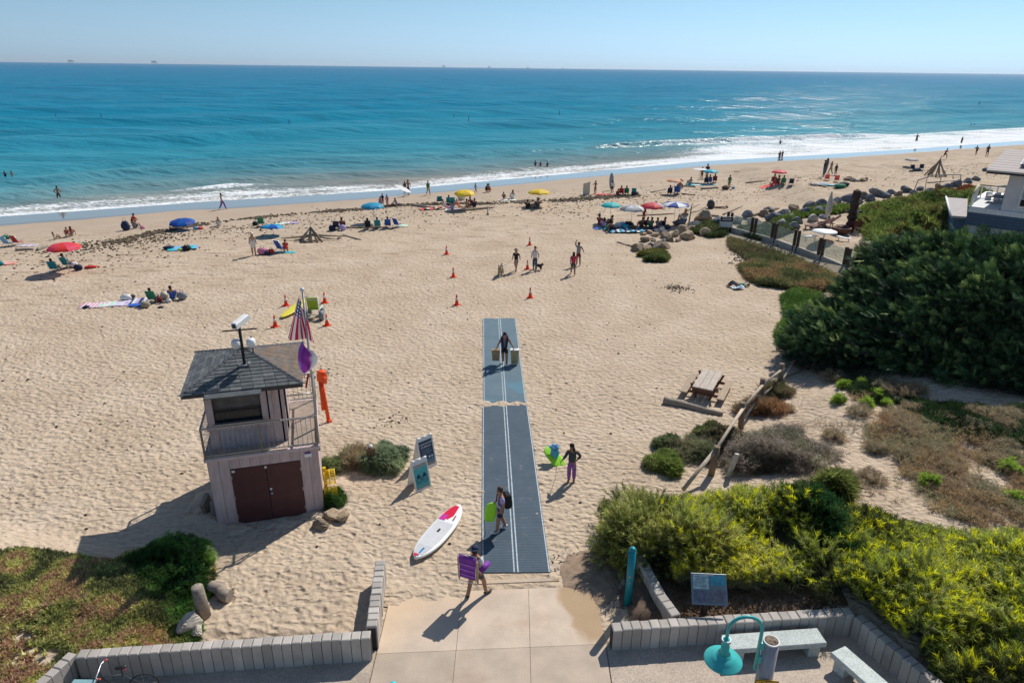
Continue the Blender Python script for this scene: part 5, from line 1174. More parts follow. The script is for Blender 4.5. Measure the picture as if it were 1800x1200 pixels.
put('end_board', MB().box((0, -.92, .66), (.74, .03, .14)), TW3, r)
LOGM = M('driftwood_grey', (.27, .225, .18), .9, .25, 3, bump=.6, stretch=(1, 5, 5)); LOGB = M('driftwood_tan', (.34, .26, .19), .9, .25, 3, bump=.6)
def log(label, u0, v0, u1, v1, r0, r1, mat=LOGM, sag=0., cat='log', grp=None, name='driftwood_log', lift=0.):
    p0, p1 = P(u0, v0), P(u1, v1); n = 8; pts = []
    for i in range(n+1):
        t = i/n; w = .25*(r0+r1)*math.sin(t*9+u0); pts.append(((p1[0]-p0[0])*t+w*.3, (p1[1]-p0[1])*t+w*.3, (p1[2]-p0[2])*t+(r0*(1-t)+r1*t)*.55+sag*math.sin(PI*t)+lift))
    mb = MB().tube(pts, [(r0*(1-i/n)+r1*i/n)*random.uniform(.9, 1.1) for i in range(n+1)], 9)
    o = put(name, mb, mat, None, p0); return tag(o, label, cat, grp)
log('long grey log lying on the sand in front of the picnic table', 1167, 707, 1270, 730, .19, .10)
# ------------------------------------------------------------------ things on the beach
def cone(u, v, label, h=.70):
    p = P(u, v); r = thing('traffic_cone', label, 'traffic cone', p, random.uniform(0, 1), 'orange cones standing on the sand', h/.7); CO = M('cone_orange', (.80, .06, .02), .5, .08, 5)
    put('body', cached('cone_body', lambda: MB().lathe([(.13, .03), (.09, .25), (.045, .62), (.03, .70), (0, .70)], 12)), CO, r); put('base', cached('cone_base', lambda: MB().box((0, 0, .018), (.38, .38, .04), ch=.01)), CO, r)
    put('collar', cached('cone_collar', lambda: MB().lathe([(.082, .34), (.0615, .50), (.055, .50), (.074, .34)], 12)), M('cone_collar_white', (.75, .72, .70), .5), r)
for u, v, l in ((503, 537, 'orange cone left of the yellow board, farther of that pair'), (571, 532, 'orange cone behind the green beach wheelchair on its right'), (484, 574, 'orange cone to the left above the hut roof, nearest the hut'), (575, 572, 'orange cone in front of the wheelchair on its right'), (785, 447, 'farthest cone of the left row leading to the mat'), (797, 487, 'middle cone of the left row leading to the mat'), (803, 536, 'nearest cone of the left row, just above the mat'), (932, 523, 'nearest cone of the right row, just above the mat'), (927, 473, 'orange cone beside the legs of the man in white shirt'), (931, 431, 'farthest orange cone, standing alone beyond the dog walkers')): cone(u, v, l)
# beach wheelchair and yellow board
p = P(552, 561); r = thing('beach_wheelchair', 'beach wheelchair with lime green mesh seat and fat grey balloon wheels', 'wheelchair', p, rad(4)); GR = M('lime_mesh', (.28, .42, .03), .7, .1, 12)
for x, y in ((-.48, -.1), (.48, -.1), (-.36, .75), (.36, .75)):
    w_ = put('wheel', MB().lathe([(.0, -.12), (.15, -.14), (.26, -.12), (.29, 0), (.26, .12), (.15, .14), (0, .12)], 16), M('balloon_tyre', (.22, .235, .25), .5, .1, 4), r, (x, y, .28), (0, PI/2, 0), 1 if y < 0 else .8)
put('backrest', MB().box((0, .02, .98), (.62, .04, .75), R=Matrix.Rotation(rad(14), 3, 'X')), GR, r); put('seat', MB().box((0, .38, .58), (.58, .62, .05)), GR, r)
put('frame', MB().tube([(-.36, -.12, .30), (-.34, -.1, 1.42), (.34, -.1, 1.42), (.36, -.12, .30)], .03, 6).tube([(-.36, -.1, .60), (-.36, .85, .55), (.36, .85, .55), (.36, -.1, .60)], .03, 6).tube([(-.36, .75, .55), (-.36, .75, .28)], .025, 6).tube([(.36, .75, .55), (.36, .75, .28)], .025, 6).tube([(-.48, -.1, .3), (.48, -.1, .3)], .025, 6).tube([(-.34, -.08, 1.22), (.34, -.08, 1.22)], .02, 6), WHITE, r)
def board_on_sand(name, u, v, az, L, W, mat, label, cat='surfboard', grp=None, tilt=0., dz=.03, extra=None, th=.07):
    p = P(u, v); r = thing(name, label, cat, (p[0], p[1], p[2]+dz), 0, grp, rot=(tilt, 0, rad(az))); put('deck', board_mb(L, W, th, 20, .05, 2.6), mat, r)
    if extra: put('stripe', MB().box((0, 0, th+.012), (W*.16, L*.8, .008)), extra, r)
    return r
board_on_sand('rescue_board', 517, 549, -16, 2.6, .62, M('board_yellow', (.80, .68, .06), .4, .05, 3), 'yellow rescue board leaning up between two cones', 'rescue board', tilt=rad(6), dz=.2)
# umbrellas
def umbrella(u, v, h, R, cols, label, az=0., tilt=0., grp=None, drop=.32, n=8, pole=True, name='beach_umbrella', off=(0, 0)):
    p = P(u, v); r = thing(name, label, 'umbrella', p, rad(az), grp)
    mb = MB(); K = 5; seg = n*2; vs = [(0, 0, 0)]; 
    for i in range(1, K+1):
        t = i/K; 
        for k in range(seg):
            a = 2*PI*k/seg; rib = 1 if k % 2 == 0 else .93; rr = R*math.sin(t*PI/2*.92)/math.sin(PI/2*.92)*(rib if i else 1); z = -drop*(t**2)*1.0-(0 if k % 2 == 0 else .0)+(.03 if (k % 2 and i == K) else 0)
            vs.append((rr*math.cos(a), rr*math.sin(a), z))
    fs = [(0, 1+k, 1+(k+1) % seg) for k in range(seg)]; mi = [(k//2) % len(cols) for k in range(seg)]
    for i in range(K-1):
        for k in range(seg): j = (k+1) % seg; fs.append((1+i*seg+k, 1+(i+1)*seg+k, 1+(i+1)*seg+j, 1+i*seg+j)); mi.append((k//2) % len(cols))
    mb.add(vs, fs, 0, False); mb.mi = mi
    ms = [umb_mat(c) for c in cols]; put('canopy', mb, ms, r, (off[0], off[1], h), (tilt, 0, 0))
    if pole: put('pole', MB().tube([(0, 0, -.1), (off[0]*.5, off[1]*.5, h*.55), (off[0], off[1], h)], .018, 6), ALU, r); put('finial', MB().blob((off[0], off[1], h+.04), (.03, .03, .05), 6, 4), WHITE, r)
    for k in range(0, n, 2): a = 2*PI*k/n; 
    return r
_um = {}
def umb_mat(c):
    k = 'canopy_'+c
    cols = dict(red=(.72, .05, .04), coral=(.72, .06, .12), blue=(.0, .10, .42), sky=(.02, .33, .60), aqua=(.02, .48, .50), yellow=(.80, .62, .03), mustard=(.72, .45, .02), white=(.74, .74, .75), silver=(.36, .38, .42), grey=(.3, .3, .3), orange=(.75, .28, .10), peach=(.65, .42, .30), royal=(.02, .06, .32), teal=(.02, .30, .45))
    return M(k, cols[c], .6, .06, 5, trans=.25)
umbrella(122, 477, 2.05, 1.12, ['red', 'coral'], 'red umbrella shading two people in teal chairs', drop=.42)
umbrella(322, 404, .95, 1.15, ['blue', 'royal'], 'low dark blue umbrella beside the line of dark pebbles', tilt=rad(6), drop=.36)
umbrella(481, 414, 1.0, 1.05, ['blue', 'sky'], 'low bright blue umbrella near the woman in white dress', tilt=rad(-8), drop=.36)
umbrella(657, 392, 1.9, 1.12, ['sky', 'teal'], 'sky blue umbrella above the row of people in dark chairs', drop=.42)
umbrella(817, 368, 1.95, 1.10, ['mustard', 'yellow'], 'golden yellow umbrella behind the long bleached log', tilt=rad(6), drop=.38)
umbrella(947, 362, 1.75, 1.22, ['yellow', 'mustard'], 'bright yellow umbrella above the pair sitting with bags', drop=.40)
umbrella(1072, 391, 1.9, .98, ['aqua'], 'aqua umbrella, first of the four umbrellas over the crowded group', drop=.36)
umbrella(1109, 398, 2.0, 1.20, ['silver', 'white'], 'silver and white umbrella between the aqua and the red ones', drop=.45)
umbrella(1144, 396, 2.15, 1.20, ['red', 'coral', 'red', 'silver'], 'red umbrella with a grey panel over the crowded group', drop=.45)
umbrella(1184, 395, 2.15, 1.35, ['white', 'royal'], 'wide blue and white umbrella at the right end of the crowded group', drop=.34)
umbrella(1184, 341, 1.75, 1.0, ['orange', 'peach'], 'striped orange umbrella over the two blue chairs', drop=.28)
umbrella(1247, 322, 1.75, 1.05, ['aqua', 'sky'], 'turquoise umbrella close to the wet sand', drop=.34)
umbrella(1228, 320, 1.75, .95, ['white'], 'flat white umbrella beside the turquoise one near the water', drop=.12)
umbrella(1367, 322, 1.6, .98, ['coral', 'red'], 'pinkish red umbrella near the two folding chairs', drop=.34)
umbrella(1600, 293, 1.2, .98, ['grey'], 'grey umbrella standing alone close to the distant driftwood tepee', drop=.32)
umbrella(710, 358, 1.75, 1.0, ['white'], 'white umbrella tilted steeply toward the water', az=90, tilt=rad(24), drop=.14, off=(0, .0))

# folding chairs
CHA = {}
def chair(u, v, face, col, label, grp='folding beach chairs', s=1., loc=None):
    p = loc or P(u, v); r = thing('beach_chair', label, 'chair', p, rad(face), grp, s)
    put('seat', cached('chair_seat', lambda: MB().box((0, -.18, .27), (.50, .46, .03), R=Matrix.Rotation(rad(6), 3, 'X'))), cm(col), r)
    put('backrest', cached('chair_back', lambda: MB().box((0, .22, .56), (.50, .03, .66), R=Matrix.Rotation(rad(-24), 3, 'X'))), cm(col), r)
    for sx in (-1, 1): put('frame', cached('chair_frame%d' % sx, lambda: MB().tube([(sx*.27, .38, .90), (sx*.27, .06, .27), (sx*.27, -.42, .02)], .016, 5).tube([(sx*.27, .40, .02), (sx*.27, -.30, .46), (sx*.27, .22, .50)], .016, 5)), ALU, r)
def bag(u, v, col, label, d=(.42, .28, .36), cat='bag', rz=.3, loc=None):
    p = loc or P(u, v); r = thing('beach_bag', label, cat, p, rz); put('body', MB().blob((0, 0, d[2]*.45), (d[0]*.55, d[1]*.6, d[2]*.52), 10, 7, .10, int(u)), cm(col), r)
    put('strap', MB().tube([(-d[0]*.25, 0, d[2]*.8), (-d[0]*.1, 0, d[2]*1.25), (d[0]*.1, 0, d[2]*1.25), (d[0]*.25, 0, d[2]*.8)], .015, 5), cm('darkgrey'), r); return r
def towel(u, v, w, l, az, cols, label, z=.03, stripes=0, hump=.02):
    p = P(u, v); mb = MB(); n, m = 14, 12; vs = []
    for i in range(n+1):
        for j in range(m+1):
            x = -w/2+w*i/n; y = -l/2+l*j/m; ca, sa = math.cos(rad(az)), math.sin(rad(az)); X_, Y_ = x*ca-y*sa, x*sa+y*ca
            vs.append((X_, Y_, float(hgt(p[0]+X_, p[1]+Y_))-p[2]+z+hump*float(vnoise(x*3+u, y*3))))
    fs = []; mi = []
    for i in range(n):
        for j in range(m): fs.append((i*(m+1)+j, (i+1)*(m+1)+j, (i+1)*(m+1)+j+1, i*(m+1)+j+1)); mi.append(((i//max(1, stripes)) % len(cols)) if stripes > 0 else ((j//max(1, -stripes)) % len(cols) if stripes < 0 else 0))
    mb.add(vs, fs, 0, True); mb.mi = mi; o = put('towel', mb, [cm(c) for c in cols], None, p); return tag(o, label, 'towel')
# ---- left group: row of towels
towel(166, 537, 1.5, 1.0, 10, ['pink', 'white'], 'pink and white striped towel at the left end of the towel row', stripes=1)
towel(191, 535, 1.0, .95, 10, ['mint', 'white'], 'pale green towel between the two pink towels', stripes=4)
towel(211, 534, 1.1, .95, 10, ['lilac', 'white'], 'pale pink checked towel beside the pale green towel', stripes=-2)
towel(243, 529, 1.3, 1.1, 15, ['lilac', 'navy', 'white'], 'purple and navy patterned towel in front of the green chair', stripes=2)
towel(240, 537, .9, .5, 10, ['blue'], 'small blue towel at the edge of the patterned towel', z=.05)
bag(152, 541, 'navy', 'small navy shoes and bag at the left end of the striped towel', (.4, .2, .14)); bag(222, 527, 'white', 'white crumpled bag at the back of the towel row', (.6, .4, .4)); bag(234, 523, 'darkgrey', 'dark pouch beside the white crumpled bag', (.3, .2, .2))
chair(270, 532, 185, 'green', 'green folding chair at the right end of the towel row'); person('person with dark hair sitting in the green chair', P(270, 532), 185, 'chair', .95, ('shirt', 'green'), ('shorts', 'navy'))
bag(257, 540, 'khaki', 'olive bag on the left of the green chair', (.5, .4, .4)); bag(279, 531, 'maroon', 'maroon bag hanging at the back of the green chair', (.4, .3, .4)); bag(289, 525, 'cream', 'cream bag between the green and the blue seated people', (.4, .35, .5))
person('person in bright blue shirt sitting with arms on knees by the backpack', P(304, 527), 190, 'sit', 1.05, ('shirt', 'blue'), ('shorts', 'grey')); bag(321, 526, 'grey', 'grey backpack at the right end of the towel group', (.55, .4, .5), 'backpack'); bag(297, 531, 'white', 'small white bag beside the person in blue', (.3, .2, .25)); bag(283, 541, 'navy', 'pair of dark sandals lying in front of the towel group', (.35, .15, .1), 'sandals')
# ---- red umbrella
chair(97, 478, 190, 'teal', 'left teal chair under the red umbrella'); chair(119, 471, 175, 'teal', 'right teal chair under the red umbrella')
person('person slumped in the left teal chair under the red umbrella', P(97, 478), 190, 'chair', .95, ('shirt', 'pink'), ('shorts', 'black')); person('dark-haired person in the right teal chair under the red umbrella', P(119, 471), 175, 'chair', 1.05, ('shirt', 'teal'), ('shorts', 'navy'))
bag(131, 470, 'white', 'white bag beside the right teal chair', (.5, .35, .45)); bag(138, 475, 'navy', 'navy tote bag to the right of the teal chairs', (.55, .3, .45)); bag(160, 471, 'red', 'red bag lying alone on the sand right of the red umbrella', (.8, .4, .2))
person('child in pink crouching behind the red umbrella', P(120, 417), 20, 'crouch', .8, ('shirt', 'crimson'), ('briefs', 'pink')); person('woman sitting on the sand behind the child in pink', P(127, 415), 200, 'sit', .95, ('bikini', 'brown'), ('skirt', 'cream'), ('longhair', 'brown')); person('small child in pale top sitting on the sand left of the child in pink', P(97, 421), 160, 'sit', .72, ('shirt', 'cream'), ('shorts', 'peach' if False else 'tan'), ('hair', 'brown'))
chair(14, 433, 170, 'lightblue', 'light blue sun chair at the left edge of the beach'); chair(31, 431, 170, 'red', 'red sun chair at the left edge beside the light blue one'); towel(48, 432, 1.6, .7, 5, ['white', 'lilac'], 'white and lilac towel beside the red sun chair', stripes=2); bag(12, 420, 'green', 'green bag behind the sun chairs at the left edge', (.7, .5, .35)); towel(9, 463, 1.5, 1.1, 20, ['coral', 'cream'], 'salmon pink towel at the left edge', stripes=-3); bag(2, 466, 'teal', 'teal bag cut by the left edge beside the salmon towel', (.4, .3, .3))
bag(222, 405, 'navy', 'dark folded pushchair shape beside the pebbles', (.7, .5, .9)); person('person in blue grey shirt sitting near the dark pebbles', P(237, 402), 170, 'sit', 1., ('shirt', 'grey'), ('shorts', 'darkgrey')); person('child in red standing behind the person in grey near the pebbles', P(235, 396), 150, 'crouch', 1.0, ('shirt', 'red'), ('shorts', 'red'), ('hair', 'brown')); bag(251, 402, 'pink', 'small pink bag right of the seated person in grey', (.4, .3, .25))
towel(322, 437, 2.2, 1.3, 20, ['aqua', 'lightblue', 'navy'], 'turquoise blanket heaped with bags on the open sand', stripes=3, hump=.12); bag(297, 438, 'navy', 'dark blue bag on the left of the turquoise blanket', (.8, .5, .3)); bag(329, 440, 'black', 'black backpack on the turquoise blanket', (.6, .5, .45), 'backpack'); bag(316, 440, 'lime', 'little lime bag on the turquoise blanket', (.3, .2, .15))
for a_, c_, l in ((345, 'lightblue', 'light blue bag near the low dark blue umbrella'), (353, 'coral', 'coral pink bag near the low dark blue umbrella')): bag(a_, 403, c_, l, (.5, .3, .25))
person('person in white sitting among the dark pebbles', P(385, 398), 200, 'sit', 1.0, ('shirt', 'white'), ('shorts', 'khaki'), ('hair', 'blond'))
chair(460, 398, 190, 'green', 'single green chair behind the low bright blue umbrella'); bag(449, 396, 'black', 'black bag beside the single green chair', (.5, .4, .4)); towel(491, 394, 1.0, .9, 5, ['mint'], 'mint towel beside the white towel near the pebbles'); towel(510, 392, 1.6, .9, 5, ['white', 'lilac'], 'white towel near the line of pebbles', stripes=7)
person('woman in white dress and straw hat standing near the pink cooler', P(447, 449), 200, 'stand', 1.03, ('dress', 'white'), None, ('longhair', 'blond'), 0, hat=('hat', 'cream')); bag(462, 447, 'pink', 'dusty pink cooler bag beside the woman in white dress', (.75, .5, .55), 'cooler bag'); bag(470, 448, 'navy', 'navy bag in front of the dusty pink cooler', (.35, .3, .35)); bag(477, 446, 'red', 'red and yellow bag between the cooler and the striped chair', (.5, .35, .4))
chair(494, 443, 150, 'blue', 'blue patterned chair with a child in red on its arm', s=1.15); person('child in red shirt climbing on the blue patterned chair', P(503, 443), 200, 'crouch', .9, ('shirt', 'red'), ('shorts', 'red'), ('hair', 'brown')); towel(500, 444, 1.7, .45, 2, ['aqua'], 'narrow turquoise mat under the blue patterned chair')
# ---- centre left
for u, v, c, pc, l in ((584, 405, 'navy', 'black', 'a navy bag heap'),): bag(u, v, 'navy', 'navy bag left of the group by the driftwood', (.6, .5, .5))
chair(592, 404, 185, 'navy', 'navy chair in the small group behind the driftwood branches'); person('person in dark purple shirt in the group behind the driftwood branches', P(602, 401), 185, 'sit', 1.1, ('shirt', 'maroon'), ('shorts', 'black')); bag(603, 405, 'lilac', 'pale lilac bag in the group behind the driftwood branches', (.55, .4, .55))
for i, (u, c, t, l) in enumerate(((647, 'black', 'black', 'leftmost chair under the sky blue umbrella'), (664, 'teal', 'grey', 'second chair under the sky blue umbrella'), (682, 'blue', 'navy', 'royal blue chair just right of the sky blue umbrella'), (698, 'blue', None, 'empty royal blue chair at the end of the row'))):
    chair(u, 403-i*1.2, 188 if i < 3 else 150, c, l)
    if t: person('dark-haired person in the '+l, P(u, 403-i*1.2), 188, 'chair', 1., ('shirt', t), ('shorts', 'black'), ('longhair' if i == 0 else 'hair', 'dark'))
towel(708, 397, .9, .7, 10, ['mint'], 'small mint towel right of the royal blue chairs')
for u, v, ps, sc, t, b_, l in ((668, 361, 'crouch', .85, 'pink', 'aqua', 'child in pink digging at the edge of the pebbles'), (673, 360, 'stand', .72, 'black', 'black', 'child in black standing at the edge of the pebbles'), (681, 363, 'stand', .75, 'pink', 'pink', 'girl in dusty pink walking by the pebbles'), (697, 362, 'sitlong', 1., 'white', 'black', 'person in white sitting beside the tilted white umbrella')): person(l, P(u, v), 160, ps, sc, ('shirt', t), ('shorts', b_))
bag(665, 362, 'aqua', 'turquoise bucket beside the digging children', (.3, .3, .3), 'bucket'); bag(671, 363, 'orange', 'orange bucket beside the digging children', (.3, .3, .3), 'bucket'); bag(690, 360, 'orange', 'orange toy between the girl and the person in white', (.3, .3, .2), 'toy')
person('tall person in dark swimwear standing behind the tilted white umbrella', P(718, 344), 180, 'walk', 1.1, None, ('shorts', 'darkgrey'), skin=1); person('shorter person beside the tall one behind the white umbrella', P(712, 340), 180, 'stand', .85, ('shirt', 'darkgrey'), ('shorts', 'black')); person('child in green shirt and mustard shorts walking on the wet sand', P(753, 343), 30, 'walk', .98, ('shirt', 'green'), ('shorts', 'mustard'))
person('toddler in blue grey playing on the wet sand', P(836, 339), 120, 'walk', .68, ('shirt', 'grey'), ('shorts', 'denim')); person('crouching dark-haired child left of the crouching pair on the wet sand', P(855, 338), 120, 'crouch', .95, ('shirt', 'black'), ('shorts', 'black')); person('crouching tanned child right of the crouching pair on the wet sand', P(861, 338), 240, 'crouch', .95, None, ('shorts', 'red'))
person('person in white vest and purple trousers walking along the wet sand', P(392, 368), 80, 'walk', 1.0, ('tank', 'white'), ('trousers', 'purple'), ('longhair', 'dark'), 1)
chair(772, 358, 195, 'teal', 'teal chair left of the golden yellow umbrella'); chair(789, 360, 185, 'teal', 'first of the dark teal pair of chairs by the golden umbrella'); chair(796, 360, 175, 'teal', 'second of the dark teal pair of chairs by the golden umbrella'); person('person in dark teal sitting in the pair of teal chairs', P(789, 360), 185, 'chair', 1, ('shirt', 'teal'), ('shorts', 'navy'))
bag(811, 352, 'cream', 'pale rounded bag behind the golden umbrella', (.9, .6, .9)); person('person in white top lying against the bleached log', P(783, 367), 120, 'sitlow', 1., ('shirt', 'white'), ('shorts', 'pink'), skin=0); person('person in lilac shirt sitting left of the golden umbrella', P(795, 369), 190, 'sit', 1., ('shirt', 'lilac'), ('shorts', 'lilac')); person('child in orange lying on the cloth by the bleached log', P(806, 364), 60, 'sitlow', .8, ('shirt', 'coral'), ('shorts', 'orange'), skin=0)
person('person in dark red under the golden umbrella', P(827, 362), 170, 'sit', 1.1, ('shirt', 'maroon'), ('shorts', 'darkgrey')); person('person in khaki sitting under the golden umbrella', P(821, 366), 170, 'sit', 1.1, ('shirt', 'khaki'), ('shorts', 'brown')); person('person in navy shirt sitting right of the golden umbrella', P(834, 365), 190, 'sit', 1.1, ('shirt', 'navy'), ('shorts', 'navy')); towel(800, 369, 2.0, 1.0, 5, ['white', 'lilac'], 'white cloth spread left of the golden umbrella', stripes=6)
towel(757, 368, 2.2, 1.2, 20, ['coral', 'brown', 'cream'], 'heap of pink and brown towels left of the golden umbrella', stripes=2, hump=.25)
person('person in pale clothes sitting on the white towel on the open beach', P(886, 351), 170, 'sitlow', .9, ('shirt', 'brown'), ('shorts', 'white'), skin=0); person('person in white shirt sitting upright on the white towel', P(901, 350), 190, 'sit', 1.15, ('shirt', 'white'), ('shorts', 'white')); towel(893, 352, 2.2, .8, 4, ['white'], 'white towel near the pebbles in the middle of the beach')
person('person in black sitting left below the bright yellow umbrella', P(927, 367), 170, 'sit', 1.1, ('shirt', 'black'), ('shorts', 'black')); person('person in grey with a pale hat below the bright yellow umbrella', P(945, 367), 190, 'sit', 1.3, ('shirt', 'darkgrey'), ('shorts', 'grey'), hat=('hat', 'grey')); bag(936, 366, 'khaki', 'olive bag between the two people under the bright yellow umbrella', (.7, .4, .5))
# ---- dog walkers and couple
person('woman in wide hat and black top leading the fluffy dog', P(907, 477), -20, 'walk', .97, ('shirt', 'black'), ('skirt', 'tan'), ('longhair', 'brown'), 0, hat=('hat', 'tan')); person('man in white shirt and blue jeans walking with a small dark dog', P(940, 475), -5, 'walk', 1.03, ('shirt', 'white'), ('trousers', 'denim'), ('hair', 'brown'), 0, shoes='darkgrey')
person('man in grey shirt and maroon shorts raising one hand to his head', P(1016, 466), 185, 'armup', 1.02, ('shirt', 'grey'), ('shorts', 'maroon'), ('hair', 'dark')); person('woman in crimson top and dark shorts walking in front of the man in grey', P(1007, 483), 182, 'walk', .97, ('shirt', 'crimson'), ('shorts', 'darkgrey'), ('longhair', 'dark'))
def dog(u, v, face, s, c1, c2, label):
    p = P(u, v); r = thing('dog', label, 'dog', p, rad(face), None, s)
    pts = [(0, .30, .42), (0, .05, .43), (0, -.22, .46), (0, -.36, .58), (0, -.44, .66), (0, -.58, .62), (0, .42, .52), (0, .50, .66), (.09, -.24, .28), (.10, -.26, .03), (-.09, -.24, .28), (-.10, -.26, .03), (.09, .28, .30), (.09, .36, .18), (.10, .31, .03), (-.09, .28, .30), (-.09, .36, .18), (-.10, .31, .03)]
    ed = [(0, 1), (1, 2), (2, 3), (3, 4), (4, 5), (0, 6), (6, 7), (2, 8), (8, 9), (2, 10), (10, 11), (0, 12), (12, 13), (13, 14), (0, 15), (15, 16), (16, 17)]
    rs = [.13, .14, .155, .11, .095, .045, .05, .04, .055, .035, .055, .035, .07, .04, .035, .07, .04, .035]
    put('body', skinmesh('dog_body', pts, ed, rs, 1, 1), c1, r)
    for sx in (-1, 1): put('ear', MB().blob((sx*.07, -.40, .74), (.025, .03, .06), 6, 5), c2, r)
    put('back_fur', MB().blob((0, .05, .50), (.14, .34, .12), 10, 8, .1, 4), c2, r); put('nose', MB().blob((0, -.60, .62), (.02, .02, .02), 6, 4), BLACK, r); put('collar', MB().tube([(.11*math.cos(k), -.33, .56+.11*math.sin(k)) for k in np.linspace(0, 2*PI, 9)], .012, 4, cap=False), cm('red'), r)
    return p
FUR1 = M('fur_tan_grey', (.30, .24, .17), .95, .4, 12, bump=.6); FUR2 = M('fur_dark', (.05, .045, .04), .95, .4, 12, bump=.6)
dp = dog(880, 484, -8, 1.15, FUR1, FUR2, 'fluffy grey and tan dog on a lead in front of the woman in the hat'); dog(947, 474, 60, .72, FUR2, FUR2, 'small dark dog at the heel of the man in white shirt')
wp = P(907, 477); r = thing('dog_lead', 'thin lead from the woman in the hat to the fluffy dog', 'lead', dp); put('cord', MB().tube([(0, 0, .6), ((wp[0]-dp[0])*.5-.1, (wp[1]-dp[1])*.5, .68), (wp[0]-dp[0]-.25, wp[1]-dp[1], .90)], .008, 4), BLACK, r)
person('person in green top lying on the sand near the big cypress', P(1297, 504), 4, 'lie', 1.0, ('shirt', 'green'), ('trousers', 'darkgrey'), ('hair', 'brown'), 0); towel(1297, 508, .8, .5, 10, ['white', 'lightblue'], 'small pale towel beside the lying person in green', hump=.2, stripes=2)
# ---- crowded group
for u, v, ps, sc, t, b_, h, l in ((1054, 397, 'sit', 1.3, 'maroon', 'blue', 'dark', 'person in maroon at the left end of the crowded group'), (1061, 400, 'sit', 1.05, 'lilac', 'purple', 'dark', 'child in lilac next to the person in maroon'), (1073, 398, 'sit', 1.2, 'black', 'black', 'dark', 'person in black below the aqua umbrella'), (1068, 404, 'sit', .95, 'teal', 'teal', 'brown', 'child in teal in front of the person in black'), (1074, 407, 'sit', 1.1, 'black', 'darkgrey', 'dark', 'person in black seen from the back below the aqua umbrella'), (1131, 389, 'stand', .85, 'maroon', 'maroon', 'dark', 'dark figure standing below the red umbrella'), (1128, 400, 'sit', 1.1, 'brown', 'brown', 'brown', 'person in brown below the red umbrella'), (1136, 398, 'sit', 1., 'maroon', 'navy', 'dark', 'person in maroon below the red umbrella'), (1144, 401, 'sit', 1.15, 'green', 'green', 'brown', 'person in green below the red umbrella'), (1156, 401, 'sit', 1.1, 'grey', 'maroon', 'dark', 'person in grey between the red and the blue umbrella'), (1166, 400, 'sit', 1.1, 'black', 'black', 'dark', 'person in black left of the blue and white umbrella pole'), (1202, 391, 'sit', 1.5, 'grey', 'grey', 'blond', 'person in grey sitting on a boulder under the blue umbrella')): person(l, P(u, v), random.choice([150, 190, 220]), ps, sc, ('shirt', t), ('shorts', b_), ('longhair' if 'child' in l else 'hair', h))
towel(1062, 402, 2.0, 1.0, 5, ['blue', 'teal'], 'blue blanket at the left end of the crowded group', stripes=4); towel(1100, 407, 3.2, 1.6, 3, ['teal', 'lightblue', 'navy', 'white'], 'patterned teal blanket in the middle of the crowded group', stripes=1, hump=.25); towel(1145, 404, 3.2, 1.5, 3, ['navy', 'darkgrey'], 'dark navy blanket below the red umbrella', stripes=3, hump=.15)
for u, v, c, d, l in ((1086, 400, 'white', (.7, .5, .5), 'white bag on the teal blanket'), (1093, 399, 'lightblue', (.8, .5, .5), 'light blue bag on the teal blanket'), (1100, 402, 'aqua', (.6, .5, .4), 'aqua bag on the teal blanket'), (1104, 398, 'black', (1.1, .6, .5), 'black bag pile behind the teal blanket'), (1112, 404, 'brown', (.7, .5, .45), 'brown bag at the right of the teal blanket'), (1082, 405, 'navy', (.6, .5, .4), 'navy bag at the front of the teal blanket'), (1172, 402, 'darkgrey', (.8, .5, .4), 'dark grey bag beside the boulders of the crowded group'), (1118, 402, 'grey', (.6, .4, .3), 'pale grey bag at the end of the teal blanket'), (1162, 406, 'navy', (.6, .5, .5), 'navy bag between the last seated people and the boulders')): bag(u, v, c, l, d)
# ---- towards the water on the right
r = board_on_sand('surfboard', 1074, 334, 8, 2.1, .56, M('board_grey', (.30, .32, .35), .4, .08, 3), 'grey surfboard stood upright on its tail near the wet sand', tilt=rad(80), dz=1.0); r.location.y += .1
person('girl in white shirt standing beside the upright grey surfboard', P(1076, 339), 180, 'stand', .86, ('shirt', 'white'), ('shorts', 'black'), ('longhair', 'dark')); person('tanned person spreading a pale towel near the wet sand', P(1046, 341), 200, 'hold', .9, ('bikini', 'brown'), ('briefs', 'brown'))
p = P(1035, 342); cloth('held_towel', lambda s, t: (-.7+.8*s, .05*math.sin(s*9), 1.5-1.5*t-.25*(1-s)+.05*math.sin(t*7)), cm('cream'), 'pale towel held out upright by the tanned person', 'towel', p, n=8, m=8); towel(1060, 342, 2.0, .9, 8, ['coral'], 'red towel on the sand between the upright towel and surfboard')
for u, c, t, l in ((1092, 'red', 'crimson', 'red chair of the group beyond the four umbrellas'), (1101, 'green', 'darkgrey', 'dark green chair beside the red chair beyond the umbrellas'), (1114, 'teal', None, 'tilted empty dark teal chair beyond the umbrellas')):
    chair(u, 343, 170, c, l)
    if t: person('person in the '+l, P(u, 343), 170, 'chair', 1.05, ('shirt', t), ('shorts', 'black'))
bag(1116, 343, 'darkgrey', 'dark cooler box beside the tilted teal chair', (.9, .5, .45), 'cooler'); person('child sitting left of the red chair beyond the umbrellas', P(1086, 344), 180, 'sit', .9, ('shirt', 'crimson'), ('shorts', 'black'))
chair(1177, 343, 170, 'navy', 'navy chair below the orange umbrella'); chair(1190, 342, 160, 'blue', 'royal blue chair below the orange umbrella', s=1.2); person('person in navy in the chair below the orange umbrella', P(1177, 343), 170, 'chair', 1.1, ('shirt', 'navy'), ('shorts', 'navy')); person('person with grey hat behind the royal blue chair', P(1193, 340), 180, 'chair', 1.5, ('shirt', 'grey'), ('shorts', 'blue'), hat=('hat', 'brown'))
